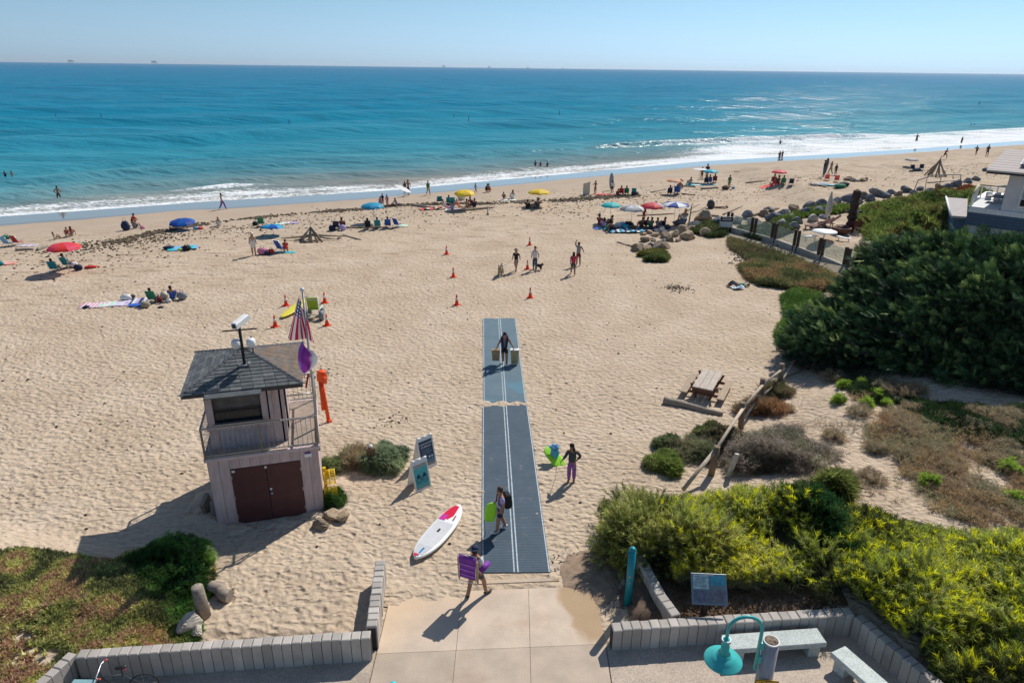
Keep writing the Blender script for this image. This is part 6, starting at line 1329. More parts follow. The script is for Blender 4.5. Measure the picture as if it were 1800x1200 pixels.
person('child sitting on the sand left of the turquoise towels', P(1213, 325), 190, 'sit', 1.1, ('shirt', 'grey'), ('shorts', 'tan')); towel(1232, 325, 3.6, 1.3, 8, ['aqua', 'white'], 'turquoise and white towels below the white umbrella', stripes=3)
person('dark figure standing below the white umbrella near the water', P(1233, 315), 180, 'stand', .95, ('shirt', 'brown'), ('shorts', 'black')); person('tall dark figure standing below the turquoise umbrella', P(1242, 314), 180, 'stand', 1.15, ('shirt', 'navy'), ('shorts', 'navy'))
for u, v, c, t, l in ((1247, 323, 'blue', 'blue', 'blue chair below the turquoise umbrella'), (1256, 321, 'maroon', 'maroon', 'dark red chair right of the turquoise umbrella'), (1241, 324, 'black', 'black', 'black low chair left of the blue one by the turquoise umbrella')): chair(u, v, 165, c, l); person('person in the '+l, P(u, v), 165, 'chair', 1.1, ('shirt', t), ('shorts', 'navy'))
person('child in green standing beside a round basket', P(1281, 331), 190, 'stand', .95, ('shirt', 'green'), ('shorts', 'green')); bag(1275, 333, 'brown', 'round brown basket beside the child in green', (.9, .7, .5), 'basket'); bag(1289, 332, 'lightblue', 'small light blue bucket right of the child in green', (.4, .4, .3), 'bucket')
for u, v, c, t, l in ((1376, 325, 'green', 'darkgrey', 'dark green chair right of the pinkish red umbrella'), (1390, 326, 'navy', None, 'empty navy chair at the right of the pinkish umbrella')):
    chair(u, v, 165, c, l)
    if t: person('person in the '+l, P(u, v), 165, 'chair', 1.1, ('shirt', t), ('shorts', 'navy'))
person('person in maroon below the pinkish red umbrella', P(1360, 321), 170, 'sit', 1.2, ('shirt', 'maroon'), ('shorts', 'red')); person('person with brown hair beside the one in maroon by the pinkish umbrella', P(1367, 324), 190, 'sit', 1.2, ('shirt', 'brown'), ('shorts', 'crimson')); towel(1353, 326, 2.4, 1.2, 10, ['coral', 'red'], 'red and orange towels below the pinkish umbrella', stripes=3)
person('person with dark hair lying on a reddish towel near the boulders', P(1266, 366), -8, 'lieflat', 1.0, ('bikini', 'red'), ('briefs', 'red'), ('longhair', 'dark')); bag(1249, 366, 'darkgrey', 'dark rounded rucksack at the head of the lying sunbather', (.8, .7, .95), 'rucksack')
for u, v, ps, sc, t, b_, f_, l in ((1447, 309, 'hold', 1.15, 'black', 'black', 90, 'person in black wetsuit carrying a dark surfboard'), (1459, 307, 'walk', .98, 'tan', 'tan', 200, 'tanned person between the surfer and a child'), (1468, 308, 'stand', .85, 'black', 'black', 180, 'dark child beside the tanned person and the surfer'), (1659, 280, 'run', 1.0, 'maroon', 'black', 60, 'figure running left near the driftwood tepee'), (1715, 274, 'run', 1.0, 'navy', 'black', -60, 'crouching runner on the wet sand at the far right'), (1734, 275, 'contrap', 1.1, 'darkgrey', 'navy', 160, 'person in dark shorts standing at the far right wet sand')): person(l, P(u, v), f_, ps, sc, ('shirt', t), ('shorts', b_))
p = P(1447, 309); r = thing('surfboard', 'dark surfboard held upright by the wetsuit surfer', 'surfboard', (p[0]+.1, p[1]-.1, p[2]+1.2), 0, rot=(rad(74), rad(14), 0)); put('deck', board_mb(2.3, .5, .06), M('board_dark', (.10, .12, .15), .5), r)
for u, v, az, c, e, l in ((1438, 326, 62, 'darkgrey', 'white', 'dark-edged board at the left of the board row'), (1448, 325, 66, 'white', 'blue', 'white surfboard with blue stripe in the board row'), (1458, 325, 70, 'lightblue', 'crimson', 'pale blue surfboard with crimson stripe in the board row'), (1466, 327, 70, 'aqua', 'white', 'turquoise surfboard at the right of the board row')): board_on_sand('surfboard', u, v, az, 2.4, .62, cm(c), l, extra=cm(e))
chair(1453, 318, 160, 'coral', 'orange red chair behind the board row'); chair(1470, 320, 160, 'coral', 'second orange red chair right behind the board row'); bag(1476, 330, 'green', 'dark green bag heap at the right of the board row', (1.5, .9, .5)); bag(1484, 327, 'black', 'black bag heap at the right of the board row', (1.2, .9, .5))
chair(1603, 300, 150, 'navy', 'left navy chair near the grey umbrella'); chair(1619, 299, 150, 'navy', 'right navy chair near the grey umbrella'); bag(1611, 300, 'denim', 'blue bag between the two navy chairs', (1.2, .7, .4)); bag(1732, 302, 'denim', 'pale blue cooler alone on the far right sand', (1., .7, .6), 'cooler')
# ---- in the water
for u, v, ps, sc, l, t in ((104, 349, 'hips', 1.03, 'man in dark trunks standing with hands on hips in the shallows', None), (10, 311, 'swim', .9, 'dark-haired swimmer at the far left of the sea', 'black'), (22, 311, 'swim', .9, 'fair swimmer beside the dark-haired one at the left', None), (941, 293, 'swim', 1., 'leftmost of the three bathers in front of the wave', 'navy'), (950, 294, 'swim', .95, 'bather in pink between two others in the shallows', 'crimson'), (962, 294, 'swim', .95, 'rightmost of the three bathers in front of the wave', 'black'), (1371, 255, 'swim', 1.1, 'swimmer beyond the white water right of the curling wave', 'black'), (1370, 277, 'stand', 1., 'dark figure wading in the white water', 'black'), (1375, 275, 'hold', .9, 'dark figure carrying a small board in the white water', 'black'), (1611, 247, 'swim', 1.3, 'surfer standing beyond the breakers on the far right', 'black'), (1690, 251, 'stand', 1.1, 'dark figure wading near the right end of the white water', 'darkgrey')):
    q = atz(u, v, SEA+.02); dz = {'hips': -.32, 'swim': -.75, 'stand': -.55, 'hold': -.5}[ps]
    person(l, (q[0], q[1], SEA+dz), random.choice([150, 180, 200]), ps, sc, ('shirt', t) if t else None, ('shorts', 'black'), skin=1)
for i, (u, v, lean, h, l) in enumerate(((98, 205, 0, .9, 'short dark marker pole at the far left of the sea'), (178, 208, .12, 1.5, 'leaning marker pole at the left of the sea'), (506, 208, 0, 1.4, 'upper dark marker pole of the close pair'), (508, 217, .1, 1.5, 'lower leaning marker pole of the close pair'), (798, 207, 0, 1.4, 'dark marker pole left of the middle'), (824, 213, 0, 1.9, 'tallest dark marker pole near the middle'), (983, 200, 0, 1.1, 'small marker pole right of the middle'), (1424, 195, 0, 1.4, 'marker pole in the bright water on the right'), (1719, 188, .15, 1.6, 'leaning marker pole in the glitter at the far right'), (1706, 222, 0, .8, 'low float on the far right water'), (1712, 222, 0, .8, 'second low float on the far right water'))):
    q = atz(u, v, SEA); r = thing('marker_pole', l, 'marker pole', (q[0], q[1], SEA-1), 0, 'dark poles standing in the sea'); k = math.hypot(q[0], q[1])/300
    put('pole', MB().tube([(0, 0, 0), (lean*h*k, 0, 1+h*k)], [.10*k+.05, .07*k+.03], 7), M('buoy_dark', (.03, .035, .05), .7), r); put('top', MB().blob((lean*h*k, 0, 1+h*k), (.09*k+.02,)*3, 8, 6), M('buoy_dark'), r)
# ------------------------------------------------------------------ rocks
ROCKM = {k: M('rock_'+k, c, .9, .3, 2.5, bump=.7, bscale=6) for k, c in (('sand', (.36, .27, .18)), ('brown', (.24, .18, .125)), ('grey', (.20, .20, .20)), ('blue', (.12, .135, .16)), ('pale', (.42, .38, .32)))}
def rock_mesh(seed, n=16, m=12):
    rr = random.Random(seed); mb = MB(); v = []
    pl = [(Vector((rr.gauss(0, 1), rr.gauss(0, 1), rr.gauss(0, 1))).normalized(), rr.uniform(.42, .78)) for _ in range(9)]
    for i in range(m+1):
        th = PI*i/m
        for k in range(n):
            ph = 2*PI*k/n+.2*i; d = Vector((math.sin(th)*math.cos(ph), math.sin(th)*math.sin(ph), math.cos(th))); r = 1.
            for q, o in pl:
                c = d.dot(q)
                if c > 1e-3: r = min(r, o/c)
            v.append(tuple(d*r))
    f = []
    for i in range(m):
        for k in range(n): j = (k+1) % n; f.append((i*n+k, (i+1)*n+k, (i+1)*n+j, i*n+j))
    mb.add(v, f); return mb.mesh('boulder')
ROCKS = [rock_mesh(100+i) for i in range(10)]
def rock(u, v, s, kind, label, grp=None, sink=.35, name='boulder', loc=None):
    p = loc or P(u, v); s = s if isinstance(s, tuple) else (s, s*random.uniform(.7, 1.), s*random.uniform(.5, .75))
    o = put(name, ROCKS[random.randrange(10)], ROCKM[kind], None, (p[0], p[1], p[2]+s[2]*(1-2*sink)), (random.uniform(-.2, .2), random.uniform(-.2, .2), random.uniform(0, 6)), s); return tag(o, label, 'boulder', grp)
ORD = 'first second third fourth fifth sixth seventh eighth ninth tenth eleventh twelfth thirteenth fourteenth fifteenth sixteenth seventeenth eighteenth nineteenth twentieth'.split(); ORD += ['twenty-'+o for o in ORD[:9]]+['thirtieth']+['thirty-'+o for o in ORD[:9]]
G1 = 'grey boulders of the seawall row'
for i, (u, v) in enumerate([(1268, 398), (1296, 392), (1312, 384), (1324, 392), (1343, 380), (1360, 388), (1352, 372), (1378, 376), (1392, 384), (1398, 370), (1416, 378), (1422, 366), (1438, 374), (1445, 362), (1460, 368), (1470, 358), (1482, 364), (1492, 353), (1505, 358), (1516, 349), (1530, 353), (1538, 344), (1553, 347), (1566, 341), (1580, 344), (1592, 338), (1606, 341), (1618, 335), (1634, 337), (1650, 333), (1666, 331), (1682, 327), (1700, 322), (1716, 317)]):
    rock(u, v, random.uniform(.6, .98) if i > 3 else .8, ('blue', 'grey', 'blue', 'grey', 'brown')[i % 5], ('%s grey boulder of the seawall row, counted from the notice board toward the house' % ORD[i]).replace('grey', ('blue-grey', 'grey', 'dark blue-grey', 'pale grey', 'brownish')[i % 5]), G1, .25)
for i, (u, v) in enumerate([(1330, 402), (1350, 400), (1375, 396), (1402, 392), (1430, 388), (1448, 384), (1340, 408), (1395, 402)]): rock(u, v, .7, 'grey' if i % 2 else 'pale', 'small %s boulder behind the glass fence, %s of eight in plan order' % ('grey' if i % 2 else 'pale', ORD[i]), 'small pale boulders behind the glass fence', .3)
G2 = 'tan sandstone boulders beside the crowded group'
for i, (u, v, s, k) in enumerate([(1130, 413, .45, 'sand'), (1142, 410, .55, 'sand'), (1152, 415, .6, 'sand'), (1162, 409, .6, 'grey'), (1172, 417, .7, 'brown'), (1185, 415, .8, 'sand'), (1133, 424, .55, 'brown'), (1144, 432, .5, 'grey'), (1158, 433, .7, 'brown'), (1168, 436, .6, 'sand'), (1150, 438, .4, 'grey'), (1120, 441, .65, 'brown'), (1178, 424, .5, 'brown'), (1192, 424, .45, 'sand'), (1137, 440, .5, 'sand'), (1165, 425, .45, 'grey'), (1125, 433, .35, 'sand'), (1147, 424, .35, 'sand')]): rock(u, v, s, k, 'sandstone boulder in the loose cluster below the crowded group', G2, .35)
rock(1208, 420, 1.05, 'sand', 'large rounded tan boulder at the lower right of the cluster', None, .3); rock(1196, 396, .95, 'blue', 'dark blue-grey boulder under the blue and white umbrella', None, .25); rock(1222, 400, 1.2, 'grey', 'flat grey boulder right of the blue and white umbrella', None, .45)
rock(1200, 410, .8, 'sand', 'pale rounded boulder touching the green mat of ice plant', None, .35); rock(1216, 406, .85, 'sand', 'long pale boulder above the large tan boulder', None, .4); rock(1242, 413, 1.3, 'brown', 'wide brown boulder below the ice plant patch', None, .55); rock(1237, 387, 1.1, 'sand', 'tan boulder at the upper edge of the ice plant patch', None, .3); rock(1262, 395, 1.3, 'blue', 'dark boulder beside the notice at the end of the glass fence', None, .3)
rock(584, 905, .42, 'sand', 'pale rock against the right foot of the lifeguard hut', None, .3); rock(601, 912, .36, 'sand', 'yellowish rock a step right of the hut foot', None, .35); rock(562, 925, .38, 'brown', 'flat tan rock in the sun in front of the hut', None, .4); rock(578, 893, .3, 'grey', 'grey rock half under the little green bush by the hut', None, .3)
rock(336, 1100, .42, 'pale', 'pale broken concrete rock at the edge of the ice plant', None, .2); rock(345, 1022, .28, 'pale', 'pale rock beside the standing wooden post', None, .25); rock(348, 1112, .25, 'pale', 'small pale rock below the broken concrete rock', None, .25)
for i, (u, v, k, s) in enumerate([(1492, 316, 'brown', .8), (1500, 319, 'grey', .5), (1508, 319, 'brown', .4), (1516, 318, 'brown', .6), (1522, 317, 'brown', .5)]): rock(u, v, s, k, '%s rock from the left in the short row beyond the surfboards' % ORD[i], 'brown rocks beyond the surfboards', .3)
# pebble line (too many to count)
V = []; T = []
def icos(n_):
    t = (1+5**.5)/2; v = np.array([(-1, t, 0), (1, t, 0), (-1, -t, 0), (1, -t, 0), (0, -1, t), (0, 1, t), (0, -1, -t), (0, 1, -t), (t, 0, -1), (t, 0, 1), (-t, 0, -1), (-t, 0, 1)]); v /= np.linalg.norm(v[0])
    f = [(0, 11, 5), (0, 5, 1), (0, 1, 7), (0, 7, 10), (0, 10, 11), (1, 5, 9), (5, 11, 4), (11, 10, 2), (10, 7, 6), (7, 1, 8), (3, 9, 4), (3, 4, 2), (3, 2, 6), (3, 6, 8), (3, 8, 9), (4, 9, 5), (2, 4, 11), (6, 2, 10), (8, 6, 7), (9, 8, 1)]
    return v[np.array(f)]
ICO = icos(0)
def pebbles(name, label, pts, size, pal, mat=LEAF, flat=.6):
    n = len(pts); Rm = frames(rng.normal(size=(n, 3))); sc = size*rng.uniform(.5, 1.5, n); st = rng.uniform(.6, 1.1, (n, 1, 1, 3)); st[..., 2] *= flat
    Vv = np.einsum('nij,tkj->ntki', Rm, ICO)*st*sc[:, None, None, None]+pts[:, None, None, :]
    tt = np.repeat(blend_tints(pal, n)[:, None, :], 20, 1).reshape(-1, 3); o = trimesh(name, Vv.reshape(-1, 3, 3), tt, STONE); return stuff(o, label, 'pebbles')
STONE = leafmat('loose_stone', .9, 0.)
def line_pts(px, n, spread, lift=.03):
    w = np.array([P(u, v) for u, v in px]); seg = np.hypot(*(np.diff(w[:, :2], axis=0).T)); cum = np.r_[0, np.cumsum(seg)]
    t = rng.uniform(0, cum[-1], n); x = np.interp(t, cum, w[:, 0]); y = np.interp(t, cum, w[:, 1]); dens = fbm(t*.35, t*0+3, 3)
    keep = rng.random(n) < np.clip((dens-.22)*3.2, .12, 1); x = x+rng.normal(0, spread, n)*.8; y = y+rng.normal(0, spread, n)
    x, y = x[keep], y[keep]; return np.stack([x, y, hgt(x, y)+lift], -1)
pebbles('cobble_line', 'long line of dark cobbles along the upper beach', line_pts([(150, 428), (215, 424), (270, 410), (330, 398), (400, 388), (480, 380), (560, 373), (640, 368), (700, 361), (760, 359), (850, 358), (930, 355), (1000, 352), (1070, 346), (1130, 344)], 4200, .55), .115, ['3a3026', '6a5a44', '54483a', '8a7658'])
pebbles('cobble_line', 'thinner spill of cobbles below the dark cobble line', line_pts([(60, 445), (130, 436), (215, 430), (300, 415), (420, 400), (520, 392)], 900, 1.2), .08, ['3a3026', '6a5a44', '7a6850'])
pts = line_pts([(-40, 470), (200, 445), (450, 400), (700, 375), (900, 368), (1100, 352), (1300, 335), (1500, 318), (1750, 300)], 3800, 3.6, .01)
pebbles('weed_debris', 'dark bits of dried weed scattered over the upper beach', pts, .10, ['2a1d14', '3c2a1c', '5a4230'], flat=.35)
x = rng.uniform(-30, 22, 420); y = rng.uniform(17, 62, 420); k = (x < np.interp(y, fence_y, fence_x)-.3) & (np.abs(x-mat_x(y)) > 1.2); x, y = x[k], y[k]
pebbles('weed_debris', 'few dark specks of dried weed on the trampled sand', np.stack([x, y, hgt(x, y)+.01], -1), .055, ['241a12', '4a3626'], flat=.4)
for (u, v, rr_, n_, l) in ((1188, 506, .9, 260, 'dark tangle of twigs on the open sand beyond the picnic table'), (1150, 436, .9, 160, 'twigs beside the low boulders'), (560, 660, .8, 60, 'bits of dried weed behind the rescue stand'), (1000, 990, .7, 90, 'crumbs of dark dirt at the corner of the ramp'), (690, 740, .8, 40, 'few weed crumbs above the round bush')):
    q = P(u, v); a_ = rng.normal(0, rr_*.5, (n_, 2)); x = q[0]+a_[:, 0]; y = q[1]+a_[:, 1]; pebbles('weed_debris', l, np.stack([x, y, hgt(x, y)+.012], -1), .022 if u == 1000 else .045, ['2a1d14', '4a3626', '6a5440'], flat=.5)
pts = line_pts([(1300, 470), (1330, 430), (1400, 452), (1440, 470)], 900, .8, .01); pebbles('gravel_edge', 'pale gravel along the inside of the glass fence', pts, .10, ['8a7e6c', '6a6052', '4a4238'])

# ------------------------------------------------------------------ driftwood
LG = 'loose driftwood logs on the beach'
for u0, v0, u1, v1, r0, r1, mt, l in ((792, 373, 866, 366, .16, .13, LOGB, 'long bleached log behind the yellow umbrella group'), (858, 378, 858, 362, .10, .06, LOGM, 'short upright stick leaning at the end of the bleached log'), (1313, 383, 1368, 367, .20, .16, LOGB, 'pale thick log lying above the seawall boulders'), (1271, 378, 1306, 362, .09, .05, LOGM, 'thin forked branch left of the pale thick log'), (1238, 380, 1264, 381, .16, .1, LOGM, 'dark flat log below the lying sunbather'), (1232, 333, 1262, 331, .14, .12, LOGM, 'dark straight log left of the round basket'), (606, 401, 680, 400, .10, .07, LOGB, 'brown log under the shade of the sky blue umbrella'), (594, 421, 604, 413, .10, .08, LOGM, 'bent end of the dark branch near the driftwood pile'), (603, 414, 634, 422, .07, .06, LOGM, 'dark branch lying right of the driftwood pile'), (1198, 328, 1222, 329, .12, .09, LOGM, 'dark driftwood piece near the child by the towels'), (724, 362, 760, 366, .16, .10, LOGM, 'grey driftwood plank left of the teal chairs'), (1145, 339, 1172, 333, .10, .06, LOGM, 'thin driftwood left of the orange umbrella'), (1198, 341, 1222, 344, .09, .07, LOGM, 'thin driftwood right of the royal blue chair'), (28, 441, 60, 439, .14, .10, LOGM, 'dark plank of driftwood at the left of the beach'), (65, 441, 84, 434, .12, .10, LOGM, 'lump of dark driftwood right of the dark plank'), (1120, 380, 1185, 376, .08, .06, LOGM, 'long thin pole lying behind the four umbrellas'), (1205, 373, 1226, 361, .09, .05, LOGM, 'driftwood limb rising to the right of the blue umbrella'), (1290, 282+20, 1300, 302, .05, .04, LOGM, 'short stick on the damp sand'), (1104, 432, 1120, 436, .09, .05, LOGM, 'low branch lying left of the boulder cluster'), (1085, 426, 1104, 432, .07, .05, LOGM, 'thin curved branch left of the boulder cluster'), (1310, 322, 1345, 318, .08, .05, LOGM, 'thin dark stick near the pinkish umbrella'), (1630, 322, 1680, 318, .08, .05, LOGM, 'thin stick before the house on the far beach'), (905, 357, 930, 356, .10, .08, LOGM, 'dark log right of the white towel')):
    log(l, u0, v0, u1, v1, r0, r1, mt, grp=LG)
p = P(1209, 378); r = thing('driftwood_post', 'upright dark driftwood post right of the blue and white umbrella', 'post', P(1211, 392)); put('stake', MB().tube([(0, 0, 0), (.05, 0, 1.0), (.08, 0, 1.75)], [.08, .06, .05], 7), LOGM, r); put('side_branch', MB().tube([(.05, 0, 1.0), (.9, .2, 1.15), (1.7, .4, 1.6)], [.05, .04, .03], 6), LOGM, r)
def tepee(u, v, R, h, n, label, wild=0., seed=1):
    rr = random.Random(seed); r = thing('driftwood_tepee', label, 'driftwood pile', P(u, v))
    for k in range(n):
        a = 2*PI*k/n+rr.uniform(-.2, .2); q = R*rr.uniform(.7, 1.05+wild); hh = h*rr.uniform(.8, 1.08); ov = rr.uniform(-.12, .12)
        put('pole', MB().tube([(q*math.cos(a), q*math.sin(a), 0), (q*.5*math.cos(a)+rr.uniform(-.06, .06), q*.5*math.sin(a), hh*.52), (-ov*R*math.cos(a), -ov*R*math.sin(a), hh)], [.09, .075, .04], 6), LOGM if k % 3 else LOGB, r)
    return r
tepee(1646, 309, 1.45, 2.25, 15, 'big tepee of driftwood poles near the house on the beach', 0, 4)
r = tepee(548, 423, 1.0, 1.15, 14, 'low pile of driftwood branches leaning together in mid beach', .2, 7)
for k, a in enumerate(((-2.6, .1, .15), (2.0, .1, .1), (2.6, .8, .18), (-1.4, -.4, .1))): put('long_branch', MB().tube([(0, 0, .5), (a[0]*.5, a[1], .25), (a[0], a[1]*1.2, a[2])], [.10, .08, .04], 6), LOGB if k == 0 else LOGM, r)
r = thing('wooden_stump', 'tall weathered wooden post standing beside the ice plant', 'post', P(358, 1082)); put('trunk', MB().tube([(0, 0, 0), (.0, 0, .5), (-.02, 0, .98)], [.19, .165, .15], 12), LOGM, r); put('end_grain', MB().lathe([(.0, .012), (.12, .012), (.135, 0)], 12, (-.02, 0, .98)), M('end_grain_grey', (.30, .26, .21), .9, .4, 14), r)
log('short thick log lying right of the standing wooden post', 375, 1036, 404, 1056, .16, .17, LOGM, lift=.06)
for u, l in ((345, 'left'), (381, 'right')): pass
r = thing('wooden_stump', 'dark half-buried post in the shade beside the hut', 'post', P(379, 914)); put('trunk', MB().tube([(0, 0, -.1), (.02, .03, .72)], [.13, .11], 10), LOGM, r)
r = thing('wooden_stump', 'leaning dark plank in the shade left of the hut', 'post', P(366, 902)); put('trunk', MB().box((0, 0, .3), (.12, .5, .7), R=Matrix.Rotation(.3, 3, 'X')), LOGM, r)

# ------------------------------------------------------------------ rail fence up the dune
r = thing('rail_fence', 'weathered wooden post and rail fence climbing the dune edge', 'fence', P(1250, 832)); fo = r.location
posts = [P(*q) for q in ((1250, 834), (1302, 752), (1337, 708), (1371, 680), (1397, 641), (1421, 607), (1441, 583))]
FW = M('fence_wood', (.20, .15, .105), .9, .25, 4, bump=.5, stretch=(4, 4, .8)); FR = M('fence_rail_pale', (.42, .35, .27), .88, .2, 4, bump=.4)
for i, q in enumerate(posts):
    s = MB().tube([(0, 0, -.1), (0, 0, 1.2)], [.125, .115], 9) if i < 4 else MB().box((0, 0, .5), (.22, .22, 1.15), ch=.02)
    h = put('post', s, FW, r, (q[0]-fo[0], q[1]-fo[1], q[2]-fo[2]), (random.uniform(-.06, .06), random.uniform(-.06, .06), .6))
def fr(a, b, za, zb, rr_=.055, m=FR): put('rail', MB().tube([(a[0]-fo[0], a[1]-fo[1], a[2]-fo[2]+za), ((a[0]+b[0])/2-fo[0], (a[1]+b[1])/2-fo[1], (a[2]+b[2])/2-fo[2]+(za+zb)/2+.03), (b[0]-fo[0], b[1]-fo[1], b[2]-fo[2]+zb)], [rr_, rr_*.9, rr_], 8), m, r)
p0 = P(1222, 838); fr((posts[0][0]-1.35, posts[0][1]-1.3, posts[0][2]-.15), posts[0], .35, .98, .075)
fr(posts[0], posts[1], .95, .98, .07); fr(posts[1], posts[2], .95, .95, .07); fr(posts[2], posts[3], .90, .95, .06)
fr(posts[1], posts[2], .30, .45); fr(posts[2], posts[3], .35, .25); fr(posts[3], posts[4], .25, .25); fr(posts[4], posts[5], .22, .3); fr(posts[5], posts[6], .9, 1.0, .05); fr(posts[6], (posts[6][0]+1.9, posts[6][1]+2.6, posts[6][2]+.1), .9, 1.1, .05)
log('brown branch lying on the dune right of the fence', 1379, 664, 1410, 650, .06, .03); p = P(1285, 836); r = thing('marker_stake', 'short white-topped stake below the fence', 'stake', p, .3); put('stake', MB().box((0, 0, .45), (.16, .1, .95), R=Matrix.Rotation(rad(14), 3, 'Y')), M('pale_stake', (.55, .52, .46), .8, .2, 6), r)

# ------------------------------------------------------------------ glass fence and the garden behind it
r = thing('glass_fence', 'glass windbreak fence on a low wall with paired dark posts', 'fence', P(1277, 404)); fo = r.location
base_px = [(1280, 407), (1322, 418), (1358, 428), (1397, 441), (1440, 456), (1486, 468), (1530, 482)]
bp_ = [P(*q) for q in base_px]; GM, gnt, GN, gb, GL_ = nodes('fence_glass'); gb.inputs['Base Color'].default_value = (.8, .86, .84, 1); gb.inputs['Roughness'].default_value = .03
gt = GN('BsdfTransparent'); gt.inputs[0].default_value = (.86, .9, .88, 1); gm = GN('MixShader'); gm.inputs[0].default_value = .14; GL_(gt.outputs[0], gm.inputs[1]); GL_(gb.outputs[0], gm.inputs[2]); GL_(gm.outputs[0], gnt.nodes['Material Output'].inputs[0])
POSTD = M('fence_post_dark', (.055, .035, .028), .7, .2, 4); KW = M('kerb_grey', (.35, .33, .30), .9, .15, 3)
for i in range(6):
    a, b = bp_[i], bp_[i+1]; l = math.hypot(b[0]-a[0], b[1]-a[1]); an = math.atan2(b[1]-a[1], b[0]-a[0]); z = (a[2]+b[2])/2-fo[2]; z = .25+.02*i
    put('low_wall', MB().box((l/2, 0, .1), (l, .18, .75), ch=.02), KW, r, (a[0]-fo[0], a[1]-fo[1], z-.25), (0, 0, an))
    put('pane', MB().box((l/2, 0, .95), (l-.5, .02, 1.05)), GM, r, (a[0]-fo[0], a[1]-fo[1], z-.1), (0, 0, an))
    for s in (-.22, .22): put('post', MB().box((s, 0, .75), (.16, .20, 1.75), ch=.01), POSTD, r, (a[0]-fo[0], a[1]-fo[1], z-.1), (0, 0, an))
p = P(1266, 407); s_ = thing('notice_board', 'black and white notice at the beach end of the glass fence', 'sign', (p[0]+.3, p[1]-.5, p[2]), rad(-10)); put('plate', MB().box((0, 0, 1.0), (1.15, .05, .95)), M('notice_pale', (.55, .58, .6), .6), s_); put('dark_field', MB().box((0, -.03, 1.25), (1.08, .02, .42)), BLACK, s_)
for k in range(2): put('text_line', MB().box((0, -.045, 1.34-.14*k), (.8, .01, .05)), WHITE, s_)
put('post', MB().tube([(-.45, .05, 0), (-.45, .05, 1.5)], .05, 6).tube([(.45, .05, 0), (.45, .05, 1.5)], .05, 6), POSTD, s_)
def atg(u, v, z): q = atz(u, v, z); return (float(q[0]), float(q[1]), float(hgt(q[0], q[1])))
p = P(1447, 423); r = thing('round_table', 'white round garden table behind the glass fence', 'table', p); put('top', MB().lathe([(0, .72), (.95, .72), (.97, .76), (.95, .80), (0, .80)], 24), WHITE, r); put('leg', MB().tube([(0, 0, 0), (0, 0, .72)], .05, 8).tube([(-.35, 0, .03), (.35, 0, .03)], .03, 6), WHITE, r)
for dx, dy, a, l in ((-1.25, -.3, 100, 'curved white bench left of the round garden table'), (1.25, -.7, 215, 'curved white bench right of the round garden table')):
    r = thing('curved_bench', l, 'bench', (p[0]+dx, p[1]+dy, p[2]), rad(a)); vs = [(1.3*math.cos(k*.15-.5), 1.3*math.sin(k*.15-.5)) for k in range(8)]; ins = [(x*.76, y*.76) for x, y in vs]; put('seat', MB().prism([(x-1.15, y) for x, y in vs]+[(x-1.15, y) for x, y in reversed(ins)], .42, .47), WHITE, r)
    for k in (1, 6): put('leg', MB().tube([(vs[k][0]*.88-1.15, vs[k][1]*.88, 0), (vs[k][0]*.88-1.15, vs[k][1]*.88, .43)], .04, 6), WHITE, r)
LNG = M('teak_dark', (.14, .055, .035), .7, .2, 5)
def lounger(u, v, az, label, back=50):
    r = thing('garden_lounger', label, 'lounger', P(u, v), rad(az), 'reddish wooden loungers in the garden')
    for k in range(5): put('slat', MB().box((-.26+.13*k, -.35, .36), (.10, 1.2, .03)), LNG, r)
    for k in range(5): put('back_slat', MB().box((-.26+.13*k, .25+.25, .36+.36), (.10, .03, 1.0), R=Matrix.Rotation(rad(-back), 3, 'X')), LNG, r)
    for sx in (-.33, .33):
        put('side_rail', MB().box((sx, -.3, .34), (.05, 1.4, .07)), LNG, r)
        for y in (-.85, .25): put('leg', MB().box((sx, y, .16), (.06, .06, .34)), LNG, r)
for u, v, az, l in ((1434, 404, 250, 'first of the three loungers left of the closed parasol'), (1444, 402, 255, 'second of the three loungers left of the closed parasol'), (1456, 398, 258, 'third of the three loungers below the closed parasol'), (1490, 406, 200, 'reddish armchair lounger by the fire pit'), (1503, 408, 170, 'lounger facing the fire pit from the front'), (1520, 404, 100, 'lounger right of the fire pit tilted up'), (1532, 402, 95, 'lounger at the right end of the garden sand')): lounger(u, v, az, l)
p = P(1452, 394); r = thing('closed_parasol', 'closed pale parasol standing among the loungers', 'parasol', p); put('pole', MB().tube([(0, 0, 0), (0, 0, 3.0)], .035, 7), WHITE, r); put('folded_canopy', MB().lathe([(.18, .9), (.30, 1.2), (.26, 1.7), (.17, 2.3), (.06, 2.9), (0, 3.0)], 10), M('folded_canopy_cream', (.62, .57, .48), .85, .15, 4), r)
p = P(1494, 402); r = thing('carved_totem', 'tall dark carved totem with stacked forms in the garden', 'totem', p); put('trunk', MB().lathe([(.35, 0), (.42, .4), (.28, .7), (.45, 1.0), (.30, 1.3), (.55, 1.45), (.28, 1.7), (.40, 2.1), (.25, 2.4), (.36, 2.8), (.3, 3.3), (0, 3.45)], 9, sm=False), M('carved_dark_wood', (.06, .035, .028), .8, .3, 3), r); put('arms', MB().box((0, 0, 1.5), (1.5, .18, .16)), M('carved_dark_wood'), r)
p = P(1478, 410); r = thing('fire_pit', 'low reddish round fire pit beside the totem', 'fire pit', p); put('bowl', MB().lathe([(.5, 0), (.75, .3), (.78, .5), (.65, .5), (.6, .35), (0, .3)], 14), LNG, r)
r = thing('pipe_railing', 'arched thin pipe rail beyond the green shrubs near the house', 'railing', P(1640, 336)); pp = P(1672, 333); q0 = P(1640, 336); put('rail', MB().tube([(-2.2, 0, 0), (-2.0, 0, 1.2), (0, .6, 1.75), (3.4, 1.0, 1.75), (3.6, 1.0, 0)], .06, 6), M('dull_pipe', (.3, .28, .26), .6), r)
